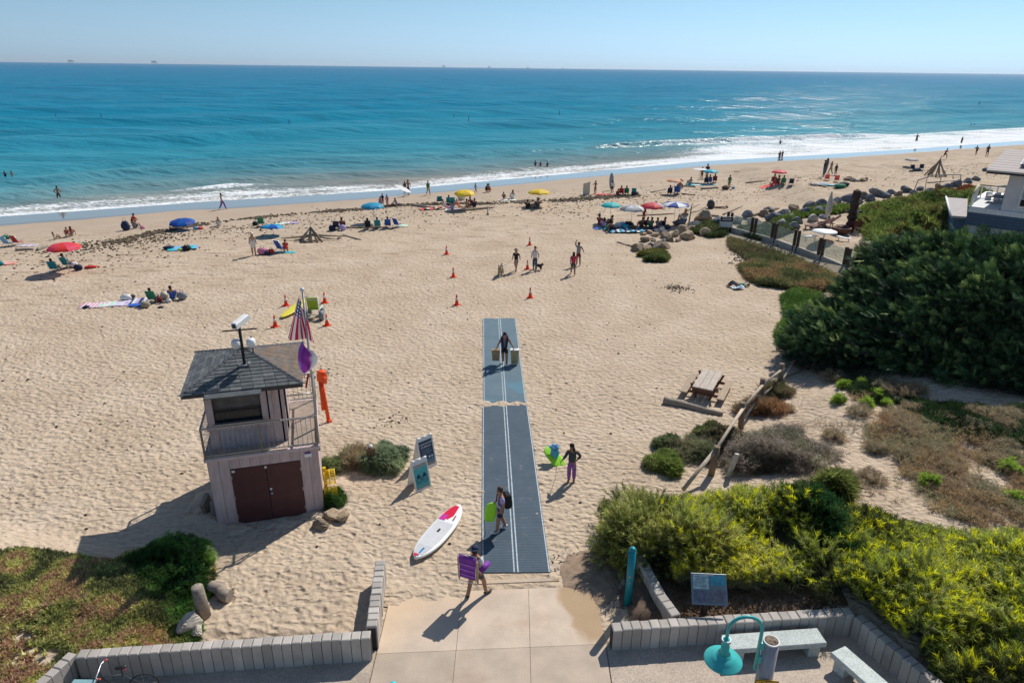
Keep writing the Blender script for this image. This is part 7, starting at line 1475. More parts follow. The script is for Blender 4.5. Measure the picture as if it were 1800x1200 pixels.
for t in (-.8, .8): put('post', MB().tube([(t, .3, 0), (t, .4, 1.6)], .04, 5), M('dull_pipe'), r)

# ------------------------------------------------------------------ house on the right
hs = thing('beach_house', 'pale grey beach house with overhanging roof, solar panel and raised sea deck', 'house', (37.5, 52.8, 0), rad(-42))
HWm = M('house_wall', (.66, .63, .64), .85, .06, 2); HB = M('house_band_blue', (.09, .14, .21), .8, .08, 3); HRf = M('house_roof_felt', (.52, .46, .43), .9, .10, 2, stretch=(1, 8, 1)); HFa = M('house_fascia', (.03, .03, .04), .6); HT = M('house_trim_white', (.72, .72, .72), .6); DK = M('deck_grey', (.40, .36, .35), .85, .1, 3)
def hb(c, d, mat, nm, ch=0.): return put(nm, MB().box(c, d, ch=ch), mat, hs)
hb((5., 5.0, 1.25), (13.8, 9.7, 2.7), M('house_lower_wall', (.62, .60, .58), .85, .06, 2), 'lower_wall'); hb((5., 5.0, 3.1), (14.1, 10.1, 1.0), HB, 'blue_band')
for k in range(4): hb((5., -.06, 2.75+.22*k), (14.1, .03, .02), HFa, 'band_line')
hb((5., 5.0, 3.8), (14.1, 10.05, .36), HT, 'deck_edge'); hb((6.0, 5.0, 5.4), (12., 9.6, 2.9), HWm, 'upper_wall')
hb((5.6, 4.6, 6.86), (14., 10.6, .26), HFa, 'fascia')
RFv = [(-1.45, -.75, 7.0), (12.6, -.75, 7.0), (12.6, 6.2, 8.0), (-1.45, 6.2, 8.0)]
put('roof', MB().add(RFv+[(x, y, z-.12) for x, y, z in RFv], [(0, 1, 2, 3), (7, 6, 5, 4), (0, 4, 5, 1), (1, 5, 6, 2), (2, 6, 7, 3), (3, 7, 4, 0)]), HRf, hs)
for k in range(9): put('roof_lap', MB().box((5.5, -.4+k*.75, 7.02+.144*(.35+k*.75)), (14.0, .03, .008)), HRf, hs)
sp = put('solar_panel', MB().box((6.4, 3.0, 7.95), (12., 4.9, .10), R=Matrix.Rotation(rad(13), 3, 'X')), M('solar_frame', (.05, .07, .12), .2, .1, 3, spec=.8), hs)
for k in range(6): put('cell_row', MB().box((6.4, 3.0-2.0+.8*k, 8.02+(-2.0+.8*k)*math.tan(rad(13))), (11.9, .74, .02), R=Matrix.Rotation(rad(13), 3, 'X')), M('solar_cell', (.10, .16, .28), .12, .15, 2, spec=.8), sp)
w_ = hb((3.6, .16, 5.3), (5.2, .08, 1.95), HT, 'window')
for k in range(3): put('curtain_pane', MB().box((1.9+k*1.7, .11, 5.6), (1.55, .03, 1.15)), M('curtain_green', (.34, .42, .40), .5, .15, 6, stretch=(6, 1, .3)), w_); put('dark_pane' if k == 0 else 'light_pane', MB().box((1.9+k*1.7, .10, 4.72), (1.55, .03, .5)), GLASSD if k == 0 else M('curtain_green'), w_)
dkz = 4.0
hb((-1.1, 2.9, dkz+.02), (2.0, 5.8, .06), M('deck_white', (.62, .64, .66), .7, .05, 3), 'deck_floor')
for k in range(11): hb((-2.0-.05*k, .15+k*.52, dkz+.5), (.08, .22, 1.0), HT, 'deck_baluster')
put('deck_rail', MB().tube([(-2.0, 0, dkz+1.05), (-2.6, 5.6, dkz+1.05)], .07, 6), M('rail_tan', (.45, .37, .27), .8), hs); hb((-1.2, 5.75, dkz+1.05), (2.6, .12, .1), M('rail_tan'), 'deck_rail')
for k in range(5): hb((-2.3+k*.55, 5.75, dkz+.5), (.08, .08, 1.0), HT, 'deck_baluster')
hb((-.9, 3.6, dkz+.55), (1.2, 1.4, .08), M('deck_table_dark', (.12, .11, .12), .6), 'deck_table')
for k in range(3): hb((-1.6+k*.6, 4.9, dkz+.35), (.4, .4, .6), HT, 'deck_seat')
put('back_deck', MB().box((-1.3, 8.2, dkz-.3), (2.6, 4.4, .5)), HT, hs); put('stair_rail', MB().tube([(-2.4, 6.2, dkz+.9), (-.2, 8.6, dkz+.9)], .06, 6).tube([(-2.2, 7.2, dkz+.6), (-.2, 9.6, dkz+.4)], .06, 6), HT, hs)
LRz = [(-2.05, .1, 3.2), (-3.05, -.3, 3.2), (-5.3, 9.0, 3.25), (-3.7, 9.4, 3.25)]
put('lower_roof', MB().add(LRz+[(x, y, z-.18) for x, y, z in LRz], [(3, 2, 1, 0), (4, 5, 6, 7), (0, 1, 5, 4), (1, 2, 6, 5), (2, 3, 7, 6), (3, 0, 4, 7)]), DK, hs)
put('white_edge', MB().tube([(-3.1, -.35, 3.24), (-5.35, 9.0, 3.29)], .08, 6), HT, hs); put('lean_to_wall', MB().prism([(-2.1, .4), (-2.9, .2), (-4.9, 8.8), (-3.7, 9.0)], 0., 3.0), HB, hs)

# ------------------------------------------------------------------ platforms on the horizon
RIGM = M('rig_steel', (.16, .20, .26), .8, .1, .1)
for u, w, h, l in ((125, 70, 44, 'oil platform far at sea, leftmost on the horizon'), (271, 64, 46, 'oil platform far at sea, second from the left'), (780, 38, 34, 'faint small platform above the middle of the horizon'), (860, 34, 28, 'faintest platform right of the middle of the horizon'), (928, 26, 24, 'tiny platform mark right of the faint ones'), (990, 24, 20, 'tiny platform mark at the right end of the row')):
    d = ray(u, 108); Y = 8200.; X_ = d[0]/d[1]*Y; r = thing('oil_platform', l, 'oil platform', (X_, Y, SEA-1)); rr = random.Random(u)
    for sx in (-.36, -.12, .12, .36): put('leg', MB().tube([(sx*w, 0, 0), (sx*w*.85, 0, h*.42)], w*.02, 5), RIGM, r)
    put('deck', MB().box((0, 0, h*.46), (w*.95, w*.5, h*.07)).box((0, 0, h*.60), (w*.8, w*.4, h*.06)), RIGM, r)
    put('module', MB().box((-w*.22, 0, h*.72), (w*.3, w*.3, h*.18)).box((w*.2, 0, h*.70), (w*.25, w*.3, h*.14)), RIGM, r); put('derrick', MB().tube([(w*.05, 0, h*.6), (w*.05, 0, h)], [w*.06, w*.015], 4).tube([(-w*.3, 0, h*.75), (-w*.5, 0, h*.92)], w*.015, 4), RIGM, r)
# ------------------------------------------------------------------ vegetation
def veg(name, label, cat, pos, dirs, size, tint, proto, shade=None, var=.18, parent=None, kind=None, loc=(0, 0, 0), mat=LEAF, group=None):
    V, T = scatter_sprays(proto, pos, dirs, size, tint, shade, var); o = trimesh(name, V, T, mat, parent, loc)
    if kind: stuff(o, label, cat)
    elif not parent: tag(o, label, cat, group)
    return o
r3 = np.random.default_rng(5)
def ell_dirs(n, up=.3):
    d = rng.normal(size=(n, 3)); d /= np.linalg.norm(d, axis=1, keepdims=True); d[:, 2] = np.abs(d[:, 2])*(1-up)+up; return d
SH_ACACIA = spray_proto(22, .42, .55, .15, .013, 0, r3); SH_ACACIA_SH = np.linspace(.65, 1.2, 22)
SH_TUFT = spray_proto(14, .12, 1.1, .13, .012, 0, r3); SH_ICE = spray_proto(9, .06, 1.0, .075, .013, 0, r3); SH_TWIG = spray_proto(16, .25, .9, .14, .006, .1, r3)
# cypress spray: flattened plume
def plume(T, L, r):
    out = []
    for i in range(T):
        t = (i+.5)/T; sd = 1 if i % 2 else -1; base = np.array([r.normal(0, .015), sd*.01, L*t*.8]); wv = math.sin(PI*min(1, t*1.1))**.7
        d = np.array([r.normal(0, .18), sd*(.75-.35*t), .85]); d /= np.linalg.norm(d); s = np.cross(d, [1., r.normal(0, .3), 0]); s /= np.linalg.norm(s); ll = L*.34*(.45+wv)*r.uniform(.8, 1.2); out.append([base-s*.020, base+s*.020, base+d*ll])
    return np.array(out)
SH_CYP = plume(18, .62, r3)
def zsurf(x, y, poly, H, edge, f=.5, amp=.5):
    d = polydist(x, y, poly); m = .5+amp*(fbm(x*f+31, y*f+7, 3)-.45)*2; return H*np.clip(m, .25, 1.3)*np.sqrt(np.clip(d/edge, 0, 1)), d
WALLCLIP = lambda x, y: (y > 14.45+.02*x) & (x > 4.6+.0*y) | (x < 2.0) | (y > 16.6)
def slant_ok(x, y): return (x > 9.45+(13.9-y)*.43) | (y > 14.55)
def cover(name, label, cat, poly_px, z, H, n, pal, proto, size, edge=.6, kind='stuff', dense=0., f=.5, amp=.5, upd=.55, shade=None, layers=(.45, 1.), wind=(0, 0), tsc=.5, var=.2, gaps=0., poly=None, tip=None, gf=.9, gain=1.):
    poly = np.array([atz(u, v, z)[:2] for u, v in poly_px]) if poly is None else np.array(poly)
    x, y = sample_poly(poly, n)
    if name == 'acacia_thicket':
        k = slant_ok(x, y) & ((y > 15.25-.12*(x-5)) | (x > 8.2)) & ((x > 4.75) | (y > 16.2)); x, y = x[k], y[k]
    if gaps:
        k = fbm(x*gf+3, y*gf, 3)+rng.normal(0, .04, len(x)) > gaps; x, y = x[k], y[k]
    h, d = zsurf(x, y, poly, H, edge, f, amp); n = len(x); t = rng.uniform(layers[0], layers[1], n); e = .12
    hx = zsurf(x+e, y, poly, H, edge, f, amp)[0]-h; hy = zsurf(x, y+e, poly, H, edge, f, amp)[0]-h
    nx = np.clip(-hx/e, -1.6, 1.6); ny = np.clip(-hy/e, -1.6, 1.6)
    dirs = np.stack([nx*.6+rng.normal(0, 1-upd, n)+wind[0], ny*.6+rng.normal(0, 1-upd, n)+wind[1], np.ones(n)*.8], -1)
    pos = np.stack([x, y, hgt(x, y)+np.maximum(0, h*t-.12*size)], -1)
    tint = blend_tints(pal, n, x, y, tsc)
    tint = tint*gain
    if tip is not None: k = (rng.random(n) < tip[1]) & (t > .7); tint[k] = np.array(srgb(tip[0]))
    o = veg(name, label, cat, pos, dirs, size*rng.uniform(.7, 1.3, n), tint, proto, shade, var, kind=kind); return o, poly
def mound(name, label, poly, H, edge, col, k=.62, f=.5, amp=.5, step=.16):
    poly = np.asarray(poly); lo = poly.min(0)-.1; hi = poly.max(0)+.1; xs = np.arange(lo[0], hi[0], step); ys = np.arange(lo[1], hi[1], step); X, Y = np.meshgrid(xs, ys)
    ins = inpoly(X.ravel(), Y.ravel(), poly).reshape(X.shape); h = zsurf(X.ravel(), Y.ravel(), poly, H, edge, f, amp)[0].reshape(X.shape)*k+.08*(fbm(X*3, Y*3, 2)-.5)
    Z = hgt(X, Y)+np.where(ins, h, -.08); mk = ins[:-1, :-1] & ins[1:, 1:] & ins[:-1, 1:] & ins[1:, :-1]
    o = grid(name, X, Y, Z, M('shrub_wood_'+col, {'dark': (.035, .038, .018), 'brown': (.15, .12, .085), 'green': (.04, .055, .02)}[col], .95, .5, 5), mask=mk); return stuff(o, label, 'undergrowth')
AC = ['3a3f20', '5c662c', '86902c', '6c7046', '98a034', '7c7a50', 'a6a43c']
acp = [(1078, 885), (1108, 848), (1170, 832), (1250, 832), (1330, 850), (1400, 862), (1460, 880), (1530, 878), (1600, 898), (1680, 912), (1760, 926), (1900, 950), (1960, 1240), (1640, 1240), (1580, 1180), (1530, 1115), (1490, 1072), (1400, 1068), (1290, 1062), (1200, 1020), (1140, 965), (1098, 930)]
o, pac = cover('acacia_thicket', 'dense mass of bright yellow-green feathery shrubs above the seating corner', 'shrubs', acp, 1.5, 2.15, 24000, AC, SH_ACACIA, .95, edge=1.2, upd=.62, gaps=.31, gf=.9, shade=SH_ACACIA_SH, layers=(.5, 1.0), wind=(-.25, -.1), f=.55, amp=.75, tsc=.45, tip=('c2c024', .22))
pac2 = [(3.3, 17.3), (4.9, 16.4), (5.3, 15.4), (7.6, 15.1), (9.3, 14.7), (9.9, 13.6), (10.9, 11.2), (13.5, 10.2), (17.5, 11.5), (18.5, 16.5), (15.0, 16.9), (10.4, 18.3), (6.7, 19.6), (4.2, 19.2)]
mound('thicket_branch_shade', 'dark woody branches and painted-in shade under the yellow-green thicket', pac2, 2.05, 1.2, 'dark', .66, .55, .75)  # branch mass; shade under the foliage is put into its dark colour
cover('acacia_thicket', 'grey olive drooping skirt of the thicket beside the block wall', 'shrubs', [(1090, 890), (1180, 880), (1260, 930), (1330, 990), (1480, 1030), (1530, 1080), (1450, 1078), (1330, 1066), (1240, 1050), (1150, 985), (1110, 950)], 1.1, 1.6, 5200, ['4a4c2c', '6c6c44', '80805a', '5a6030'], SH_TWIG, 1.5, edge=.7, upd=.35, layers=(.5, 1.05), f=.55, amp=.6)
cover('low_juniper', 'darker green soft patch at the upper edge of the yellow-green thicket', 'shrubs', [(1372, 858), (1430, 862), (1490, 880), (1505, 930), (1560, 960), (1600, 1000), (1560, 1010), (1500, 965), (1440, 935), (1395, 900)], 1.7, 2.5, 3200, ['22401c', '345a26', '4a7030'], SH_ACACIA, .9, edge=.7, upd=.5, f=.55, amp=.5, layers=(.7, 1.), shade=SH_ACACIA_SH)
bush_later = True
# ice plant bank on the left
ip = [(-30, 985), (40, 965), (120, 975), (200, 985), (225, 955), (262, 938), (330, 945), (372, 980), (366, 1015), (345, 1030), (352, 1060), (330, 1090), (330, 1125), (260, 1132), (150, 1148), (140, 1180), (95, 1230), (-60, 1230)]
o, pip = cover('ice_plant', 'sprawling green and rusty ice plant filling the bottom left bank', 'ice plant', ip, .55, .34, 26000, ['46482a', '6c7034', '868444', '745c48', '8c6852', '767a3c', '9c9650'], SH_ICE, 1.7, edge=.5, upd=.5, layers=(.35, 1.), f=1.1, amp=.9, tsc=1.3, var=.35, gaps=.24, gain=1.5)
if 0: mound('ice_plant_stems', 'dark runners of the ice plant on the left bank', pip, .34, .5, 'brown', .35, 1.1, .9)
cover('bright_creeper', 'brighter green creeper around the broken rocks', 'creeper', [(225, 965), (262, 940), (330, 950), (372, 982), (366, 1020), (340, 1030), (350, 1075), (322, 1120), (290, 1100), (280, 1050), (240, 1020)], 1.0-.3, .85, 9000, ['2c4a1c', '446c28', '5c8834', '3a5a28'], SH_ICE, 1.6, edge=.4, upd=.5, f=1.2, amp=.7, tsc=1.2, gaps=.25)

def bush(name, label, cat, u, v, R, H, n, pal, proto, size, grp=None, upd=.4, core='dark', shade=None, loc=None, flat=1., var=.22):
    p = loc or P(u, v); r = thing(name, label, cat, p, 0, grp)
    d = ell_dirs(n, .05); k = rng.uniform(.6, 1.0, n)*(.55+.75*vnoise(d[:, 0]*2.4+u, d[:, 1]*2.4+v))*1.12; pos = np.stack([d[:, 0]*R*k, d[:, 1]*R*k*flat, np.abs(d[:, 2])*H*k*.85], -1)
    g = hgt(p[0]+pos[:, 0], p[1]+pos[:, 1])-p[2]; pos[:, 2] += g*(1-pos[:, 2]/H*.5)
    dirs = d*np.array([1, 1, .9])+rng.normal(0, 1-upd, (n, 3))*.5+np.array([-.1, 0, .35]); veg('foliage', None, None, pos, dirs, size*rng.uniform(.7, 1.3, n), (1.4 if proto is SH_TWIG else 1.15)*blend_tints(pal, n, pos[:, 0]+p[0], pos[:, 1]+p[1], 1.2), proto, shade, var, parent=r)
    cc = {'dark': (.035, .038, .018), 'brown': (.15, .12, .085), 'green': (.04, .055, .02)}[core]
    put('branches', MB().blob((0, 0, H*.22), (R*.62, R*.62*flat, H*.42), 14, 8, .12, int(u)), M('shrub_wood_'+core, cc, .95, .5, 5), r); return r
# dark planting soil with litter between the wall and the thicket
_sx, _sy = np.meshgrid(np.arange(2.75, 9.2, .12), np.arange(13.55, 17.2, .12)); _in = (_sx > 3.1+.0*_sy) | (_sy < 16.9)
struct(grid('planting_soil', _sx, _sy, hgt(_sx, _sy)+.03+.02*fbm(_sx*5, _sy*5, 2), M('dark_soil', (.12, .085, .06), .95, .4, 3, bump=.8), mask=((_sy > 13.7+.1*(_sx-2.6)) & ((_sx < 4.2-.2*(_sy-13.8)) & (_sx > 2.9+.25*np.abs(_sy-14.9)+.25*vnoise(_sx*3, _sy*3)) | (_sx > 4.45-.2*(_sy-13.8))))[:-1, :-1]))
_p = np.stack(sample_poly([(4.6, 13.9), (9.0, 14.3), (9.2, 15.3), (6, 15.6), (4.4, 16.2)], 1500), -1); pebbles('leaf_litter', 'brown leaf litter under the shrubs behind the bench wall', np.c_[_p, hgt(_p[:, 0], _p[:, 1])+.05], .035, ['3a2c20', '6a4c30', '54442e'], flat=.3)
_p = np.stack(sample_poly([(2.2, 15.0), (3.9, 13.8), (4.1, 14.6), (3.7, 16.6), (3.0, 17.6), (2.4, 16.4)], 900), -1); pebbles('leaf_litter', 'brown litter on the sand around the tall teal post', np.c_[_p, hgt(_p[:, 0], _p[:, 1])+.02], .017, ['3a2c20', '6a5440', '2c2018'], flat=.3)
GG = ['4c5a3c', '6c7a58', '5a6a48', '3c4a2c', '6a6040']
bush('round_bush', 'round grey-green bush behind the sandwich boards with a box in it', 'bush', 668, 816, .92, .58, 1100, ['56644a', '6f7c5c', '808a68', '7c7858'], SH_TUFT, 1.35)
bush('round_bush', 'brownish dry half of the bush on the left of the utility box', 'bush', 628, 812, .62, .45, 650, ['6a5c44', '7c6c50', '5c5c42', '687250'], SH_TWIG, 1.0, core='brown')
bush('small_bush', 'little green bush at the right foot of the lifeguard hut', 'bush', 583, 884, .38, .45, 420, ['2a4a1a', '44602a'], SH_TUFT, 1.1); bush('small_bush', 'pale green bush behind the yellow hose reel', 'bush', 577, 826, .4, .4, 300, ['4a5a30', '6a7448'], SH_TUFT, 1.1)
bush('leafy_bush', 'taller dark green bush with white flower specks at the right end of the left bank', 'bush', 296, 985, 1.0, .75, 1500, ['2c4a1e', '3e6428', '54782e', '2a4420'], SH_TUFT, .95, core='green', flat=.8)
bush('leafy_bush', 'brighter small bush at the shade edge beside the broken rocks', 'bush', 350, 985, .5, .5, 600, ['486c24', '66862e', '7a9440', 'b8b8a0'], SH_TUFT, .85, core='green')
bush('feathery_bush', 'tall feathery olive bush leaning over the sand behind the teal post', 'bush', 0, 0, 1.35, 2.0, 1700, ['444a28', '6c7034', '8a8c40', '7c7a50'], SH_ACACIA, .9, loc=(4.15, 17.1, float(hgt(4.15, 17.1))), upd=.6, shade=SH_ACACIA_SH)
_bx, _by = np.meshgrid(np.arange(1.5, 3.6, .06), np.arange(14.4, 17.2, .06)); _r = np.hypot((_bx-2.35)/.75, (_by-15.95)/1.0)+.5*(fbm(_bx*2.2, _by*2.2, 3)-.45)
struct(grid('bare_earth', _bx, _by, hgt(_bx, _by)+.03-.10*np.maximum(0, _r-.8)+.02*fbm(_bx*6, _by*6, 2), M('brown_earth', (.30, .215, .15), .95, .25, 5, bump=.6), mask=(_r < 1.15)[:-1, :-1]))
# scrub around the fence
bush('dune_scrub', 'large grey-brown dry shrub right of the rail fence', 'shrub', 1358, 808, 1.75, .85, 3400, ['6a6058', '7c7066', '565444', '6c6852', '857a6e'], SH_TWIG, 1.35, core='brown', flat=.8)
bush('dune_scrub', 'green and brown shrub leaning on the lower rail of the fence', 'shrub', 1262, 775, 1.1, .55, 1500, ['3e4a26', '5c6434', '4a4430', '6a5c48'], SH_TUFT, 1.2, core='brown', flat=.75); bush('dune_scrub', 'low grey green shrub left of the lower fence post', 'shrub', 1222, 797, .9, .4, 1000, ['4a5238', '6a6a4c', '5a4c3c'], SH_TWIG, 1.1, core='brown', flat=.7)
bush('dune_scrub', 'rusty dry shrub behind the second fence post', 'shrub', 1338, 722, 1.0, .5, 1100, ['6a4a2c', '7a5a3a', '5a4a34', '6a6040'], SH_TWIG, 1.1, core='brown', flat=.7); bush('dune_scrub', 'small brown shrub behind the third fence post', 'shrub', 1363, 692, .7, .35, 600, ['5a4a34', '4a4a30'], SH_TWIG, 1.0, core='brown')
bush('grass_tuft', 'spiky green grass tuft on the dune above the thicket', 'grass tuft', 1470, 868, .34, .6, 260, ['5a6428', '6a7430', '4a4a24'], SH_TUFT, 2.6, upd=.85, core='brown')
bush('dune_bush', 'small round green bush on the sand left of the fence', 'bush', 1172, 783, .45, .3, 420, ['4a5a34', '5a6440'], SH_TUFT, 1.1); bush('dune_bush', 'yellowish green low bush on the sand above the thicket edge', 'bush', 1168, 818, .65, .35, 650, ['5a6a28', '6f7a3a', '5a5a38'], SH_TUFT, 1.2); bush('dune_bush', 'small tuft on the sand beside the thicket', 'bush', 1062, 862, .25, .16, 140, ['5a6a30'], SH_TUFT, 1.0) if False else None
bush('dune_bush', 'small green plant on the sand at the left edge of the thicket', 'bush', 1070, 893, .2, .15, 120, ['3a4a20', '4a3a24'], SH_TUFT, 1.0)
for u, v, s, l in ((1483, 682, .22, 'bright green sprig on the open dune, nearest the cypress shade'), (1472, 706, .2, 'bright green sprig just below the upper one on the open dune'), (1512, 676, .15, 'tiny green sprig beside the brown grass'), (1541, 697, .17, 'small lime sprig above the brown grass'), (1524, 712, .17, 'small lime sprig left of the brown grass'), (1557, 712, .15, 'small lime sprig at the edge of the shade'), (1632, 852, .24, 'leafy lime plant standing alone in the dry scrub'), (1773, 830, .30, 'larger leafy lime plant near the right edge'), (1784, 885, .24, 'leafy lime plant at the right edge below the larger one')):
    bush('lime_sprig', l, 'plant', u, v, s, s*1.7, 70, ['6c8420', '7f9628', '5a7020'], SH_TUFT, 1.05, upd=.7, core='green')
n = 34; us_ = rng.uniform(1385, 1800, n); k = 0
for u in us_:
    v = rng.uniform(640, 880); lo = 640+(u-1400)*.22
    if v < lo: v = lo+rng.uniform(0, 60)
    if v > 860+(u-1400)*.12: continue
    bush('dry_tussock', 'small dry grey-brown tussock scattered on the open dune', 'shrub', u, v, rng.uniform(.22, .55), rng.uniform(.12, .28), 170, ['6e604c', '7e7058', '5e5a46', '887a60'], SH_TWIG, .95, 'small dry tussocks on the dune', core='brown')
cover('dry_scrub', 'tangle of dry grass and grey scrub across the dune slope', 'scrub', [(1500, 690), (1560, 700), (1620, 740), (1700, 760), (1830, 770), (1900, 940), (1760, 930), (1680, 905), (1600, 880), (1560, 830), (1520, 760)], .9, .34, 9000, ['7a6a52', '8f7550', '80795e', '6e7458', '9c8058', '68604e', '8a6040'], SH_TWIG, 1.15, edge=.7, upd=.35, f=.9, amp=.9, tsc=.6, gaps=.44, gain=1.15)
cover('dry_scrub', 'sparser dry scrub in the middle of the dune', 'scrub', [(1380, 740), (1450, 720), (1520, 760), (1560, 830), (1600, 890), (1480, 870), (1400, 850), (1440, 800)], .8, .22, 1500, ['7a6c58', '857864', '6c6850'], SH_TWIG, 1.0, edge=.5, upd=.35, f=.9, amp=.9, gaps=.54, gain=1.3)
cover('dune_bramble', 'dark green leafy tangle along the cypress shade on the dune', 'bramble', [(1480, 660), (1560, 680), (1640, 710), (1760, 720), (1860, 720), (1860, 790), (1740, 775), (1650, 760), (1570, 715), (1500, 690)], .9, .5, 5500, ['1e3018', '2c4420', '3a4a2c', '4a4a34'], SH_TUFT, 1.5, edge=.6, upd=.4, f=.8, amp=.8, gaps=.3)
cover('dune_bramble', 'low grey green plants at the left foot of the cypress', 'plants', [(1425, 600), (1480, 610), (1550, 660), (1560, 690), (1500, 680), (1440, 640)], .7, .3, 2000, ['4a5240', '3a4434', '5a5648'], SH_TWIG, 1.1, edge=.5, gaps=.3)
cover('green_groundcover', 'fresh green ground cover beside the upper fence posts', 'ground cover', [(1368, 575), (1385, 545), (1378, 510), (1400, 498), (1440, 505), (1470, 560), (1430, 600), (1400, 602), (1372, 592)], .5, .45, 7500, ['3c5a1e', '55702c', '4a6024', '6a7a3c'], SH_TUFT, 1.9, edge=.6, f=.9, amp=.9, var=.35)
cover('green_groundcover', 'green and orange ground cover in front of the glass fence', 'ground cover', [(1305, 460), (1350, 447), (1400, 452), (1440, 466), (1475, 485), (1450, 500), (1390, 496), (1340, 490), (1318, 478)], .5, .5, 11000, ['464c2c', '666a3c', '766644', '8c6c44', '665640', '5a6238'], SH_TUFT, 2.6, edge=.8, f=.7, amp=1.0, tsc=.45, var=.4, gaps=.22)
cover('dry_scrub', 'brownish scrub directly below the glass fence', 'scrub', [(1280, 412), (1340, 430), (1420, 455), (1380, 455), (1320, 452), (1285, 430)], .4, .4, 3500, ['5a4c38', '4e5a2c', '6a5a40', '5e6a30'], SH_TWIG, 1.6, edge=.6, gaps=.28)
for lab, pp_, pal_ in (('deep green ice plant patch left of the glass fence', [(1215, 405), (1235, 393), (1262, 388), (1278, 398), (1272, 412), (1248, 414)], ['2e3c20', '46502a', '56562e']), ('green ice plant strip behind the glass fence', [(1300, 398), (1345, 396), (1400, 400), (1392, 416), (1340, 420), (1312, 412)], ['34442a', '505a30', '60603a']), ('small patch of low green plants below the boulder cluster', [(1135, 455), (1165, 446), (1172, 450), (1168, 456)], ['3a4a24', '55602e']), ('mossy plants around the lowest boulder', [(1125, 446), (1150, 440), (1170, 444), (1150, 449)], ['5a5a24', '6a6430']), ('yellow-green strip between garden boulders and loungers', [(1360, 392), (1420, 384), (1480, 374), (1500, 384), (1440, 394), (1380, 402)], ['3c5418', '5a6a22'])): cover('ice_plant', lab, 'ice plant', pp_, .2, .28, 2600, pal_, SH_ICE, 4.5, edge=.6, f=.8, amp=.8, var=.4)
def wp(px, z): return [tuple(atz(u, v, z)[:2]) for u, v in px]
hedge = [(1500, 372), (1540, 358), (1600, 346), (1660, 340), (1740, 338), (1760, 400), (1700, 440), (1620, 440), (1540, 420), (1512, 392)]
o, ph = cover('garden_hedge', 'broad mass of green shrubs between the garden and the house', 'shrubs', hedge, 1.4, 1.8, 15000, ['2c3c14', '485820', '5c6c28', '6c7830', '5a4a24', '3c5020'], SH_TUFT, 3.6, edge=2.0, f=.42, amp=1.1, upd=.45, tsc=.3, var=.4)
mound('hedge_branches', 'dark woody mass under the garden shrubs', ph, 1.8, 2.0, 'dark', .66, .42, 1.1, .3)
cover('red_iceplant', 'rusty red ice plant left of the house deck', 'ice plant', [(1640, 338), (1700, 330), (1730, 336), (1700, 344), (1650, 346)], 1.0, 1.2, 2500, ['6a3418', '7a4a20', '5a5020'], SH_ICE, 3.5, edge=1.)

# big cypress
tb = (20.0, 31.5); tz = float(hgt(*tb)); cy = thing('cypress_tree', 'huge dark spreading cypress covering the right side of the dune', 'tree', (tb[0], tb[1], tz))
BK = M('cypress_bark', (.09, .07, .055), .95, .3, 4, bump=.7)
put('trunk', MB().tube([(0, 0, -.2), (.15, .1, 1.2), (.1, .5, 2.4), (.6, 1.2, 3.6)], [.55, .42, .36, .2], 12), BK, cy)
blobs0 = [(16.1, 31.8, 1.3, 1.9, 2.2, 1.1), (17.5, 32.6, 1.6, 2.6, 2.4, 1.5), (18.6, 30.8, 1.8, 2.7, 2.6, 1.8), (20.2, 33.6, 2.9, 3.0, 3.0, 1.9), (21.8, 34.6, 4.3, 3.2, 2.8, 1.8), (21.5, 31.2, 3.3, 3.4, 3.0, 2.3), (24.2, 33.5, 4.2, 3.6, 3.6, 2.2), (27.5, 34.0, 4.0, 3.6, 3.6, 2.3), (25.5, 30.3, 2.9, 3.6, 3.0, 2.3), (29.0, 30.5, 3.0, 3.4, 3.2, 2.3), (31.5, 34.5, 4.0, 3.6, 3.6, 2.3), (22.6, 28.6, 1.9, 2.8, 2.0, 1.6), (26.5, 27.6, 1.8, 3.0, 2.2, 1.6), (30.5, 28.0, 2.2, 3., 2.4, 1.9), (19.6, 29.3, 1.7, 2.0, 1.6, 1.3), (24.2, 27.0, 1.3, 2.6, 1.8, 1.5), (28.0, 26.0, 1.5, 2.8, 2.0, 1.7), (21.2, 28.0, 1.2, 2.2, 1.6, 1.3), (31.5, 26.0, 1.6, 2.8, 2.0, 1.8)]
blobs = [(a, b, c-.30, d-.45, e-.4, f-.40) for a, b, c, d, e, f in blobs0]
for bx_, by_, bz_, *_r in blobs:
    q = Vector((bx_-tb[0], by_-tb[1], bz_-tz-.3)); put('limb', MB().tube([(.1, .2, 1.2+random.uniform(-.3, .8)), tuple(q*.5+Vector((0, 0, .5))), tuple(q)], [.2, .13, .05], 7), BK, cy)
CP = []; CD = []; CS = []; CT = []
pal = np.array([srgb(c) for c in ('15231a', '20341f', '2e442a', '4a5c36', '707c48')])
B = np.array(blobs)
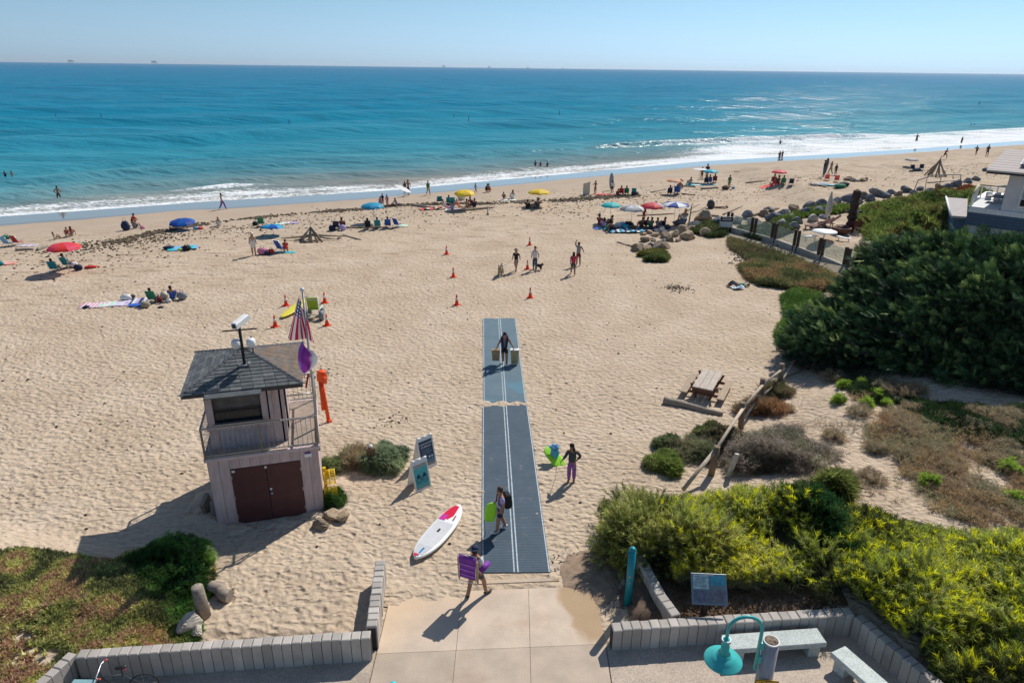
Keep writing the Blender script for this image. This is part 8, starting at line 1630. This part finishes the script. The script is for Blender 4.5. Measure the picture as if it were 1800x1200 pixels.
for bi, (bx_, by_, bz_, rx, ry, rz_) in enumerate(blobs):
    nc = int(15*(rx*ry+rx*rz_+ry*rz_)*.62)
    d = rng.normal(size=(nc*2, 3)); d /= np.linalg.norm(d, axis=1, keepdims=True); d = d[(d[:, 2] > -.55)][:nc]
    c = np.array([bx_, by_, bz_])+d*np.array([rx, ry, rz_])*rng.uniform(.82, 1.05, (len(d), 1))
    # drop clump centres buried inside other blobs
    keep = np.ones(len(c), bool)
    for bj in range(len(blobs)):
        if bj != bi: q = ((c-B[bj, :3])/B[bj, 3:]); keep &= (q**2).sum(1) > .62
    c = c[keep]; d = d[keep]
    for cc, dd in zip(c, d):
        m = 46; ax = dd*.55+np.array([-.75, .10, .25]); ax /= np.linalg.norm(ax); q = rng.normal(size=(m, 3))*np.array([.24, .26, .15]); al = rng.uniform(-.8, .6, (m, 1))
        pos = cc+q+ax*al; CP.append(pos); CD.append(ax[None]*1.2+q*1.3+rng.normal(0, .22, (m, 3))); CS.append(rng.uniform(.5, 1.25, m)*rng.uniform(.85, 1.25)); kk = np.clip(.30+.30*rng.normal()+.18*dd[2]+rng.normal(0, .08, m), 0, .999)*4; ii = np.minimum(kk.astype(int), 3); tt = (kk-ii)[:, None]; CT.append(pal[ii]*(1-tt)+pal[ii+1]*tt)  # upward clumps get lighter tints: light from above put into the colour
for _ in range(420):
    bi = rng.integers(0, len(blobs)); d = rng.normal(size=3); d /= np.linalg.norm(d); d[0] -= .35; d[2] = abs(d[2])*.8-.1; d /= np.linalg.norm(d)
    c = B[bi, :3]+d*B[bi, 3:]*.98
    if any((((c-B[j, :3])/B[j, 3:])**2).sum() < .7 for j in range(len(blobs)) if j != bi): continue
    ax = np.array([-.95, rng.normal(0, .25), .30+rng.normal(0, .15)])+d*.35; ax /= np.linalg.norm(ax); Ln = rng.uniform(.5, 1.25); m = 26; t = rng.uniform(0, 1, (m, 1)); sp_ = .20*(1-t*.8)
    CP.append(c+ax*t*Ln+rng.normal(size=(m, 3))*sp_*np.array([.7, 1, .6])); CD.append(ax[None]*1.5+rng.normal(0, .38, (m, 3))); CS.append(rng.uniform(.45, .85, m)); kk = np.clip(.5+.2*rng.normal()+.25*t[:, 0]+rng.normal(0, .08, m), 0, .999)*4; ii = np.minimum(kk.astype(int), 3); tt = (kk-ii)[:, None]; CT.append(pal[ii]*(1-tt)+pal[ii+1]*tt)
CP = np.vstack(CP); CD = np.vstack(CD); CS = np.concatenate(CS); CT = np.vstack(CT); g = hgt(CP[:, 0], CP[:, 1]); k = CP[:, 2] > g+.1
CP, CD, CS, CT = CP[k], CD[k], CS[k], CT[k]; print('cypress sprays', len(CP))
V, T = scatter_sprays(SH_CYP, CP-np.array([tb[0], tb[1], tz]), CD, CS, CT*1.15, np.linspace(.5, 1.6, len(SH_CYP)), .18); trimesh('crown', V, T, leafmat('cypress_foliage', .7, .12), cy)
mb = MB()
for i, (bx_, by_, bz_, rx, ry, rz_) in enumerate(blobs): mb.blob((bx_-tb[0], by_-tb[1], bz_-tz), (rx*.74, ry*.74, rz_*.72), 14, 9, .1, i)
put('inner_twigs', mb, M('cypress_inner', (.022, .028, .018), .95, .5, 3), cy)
# ------------------------------------------------------------------ sea haze
hz = MB().box((0, 6000, 29), (29500, 17400, 64)); hm = D.materials.new('sea_haze'); hm.use_nodes = True; hm.node_tree.nodes.clear()
_o = hm.node_tree.nodes.new('ShaderNodeOutputMaterial'); _v = hm.node_tree.nodes.new('ShaderNodeVolumePrincipled'); _v.inputs['Density'].default_value = 3.6e-5; _v.inputs['Color'].default_value = (.80, .88, 1, 1); _v.inputs['Anisotropy'].default_value = .3
hm.node_tree.links.new(_v.outputs[0], _o.inputs['Volume']); stuff(put('haze', hz, hm), 'thin pale sea haze toward the horizon', 'haze')
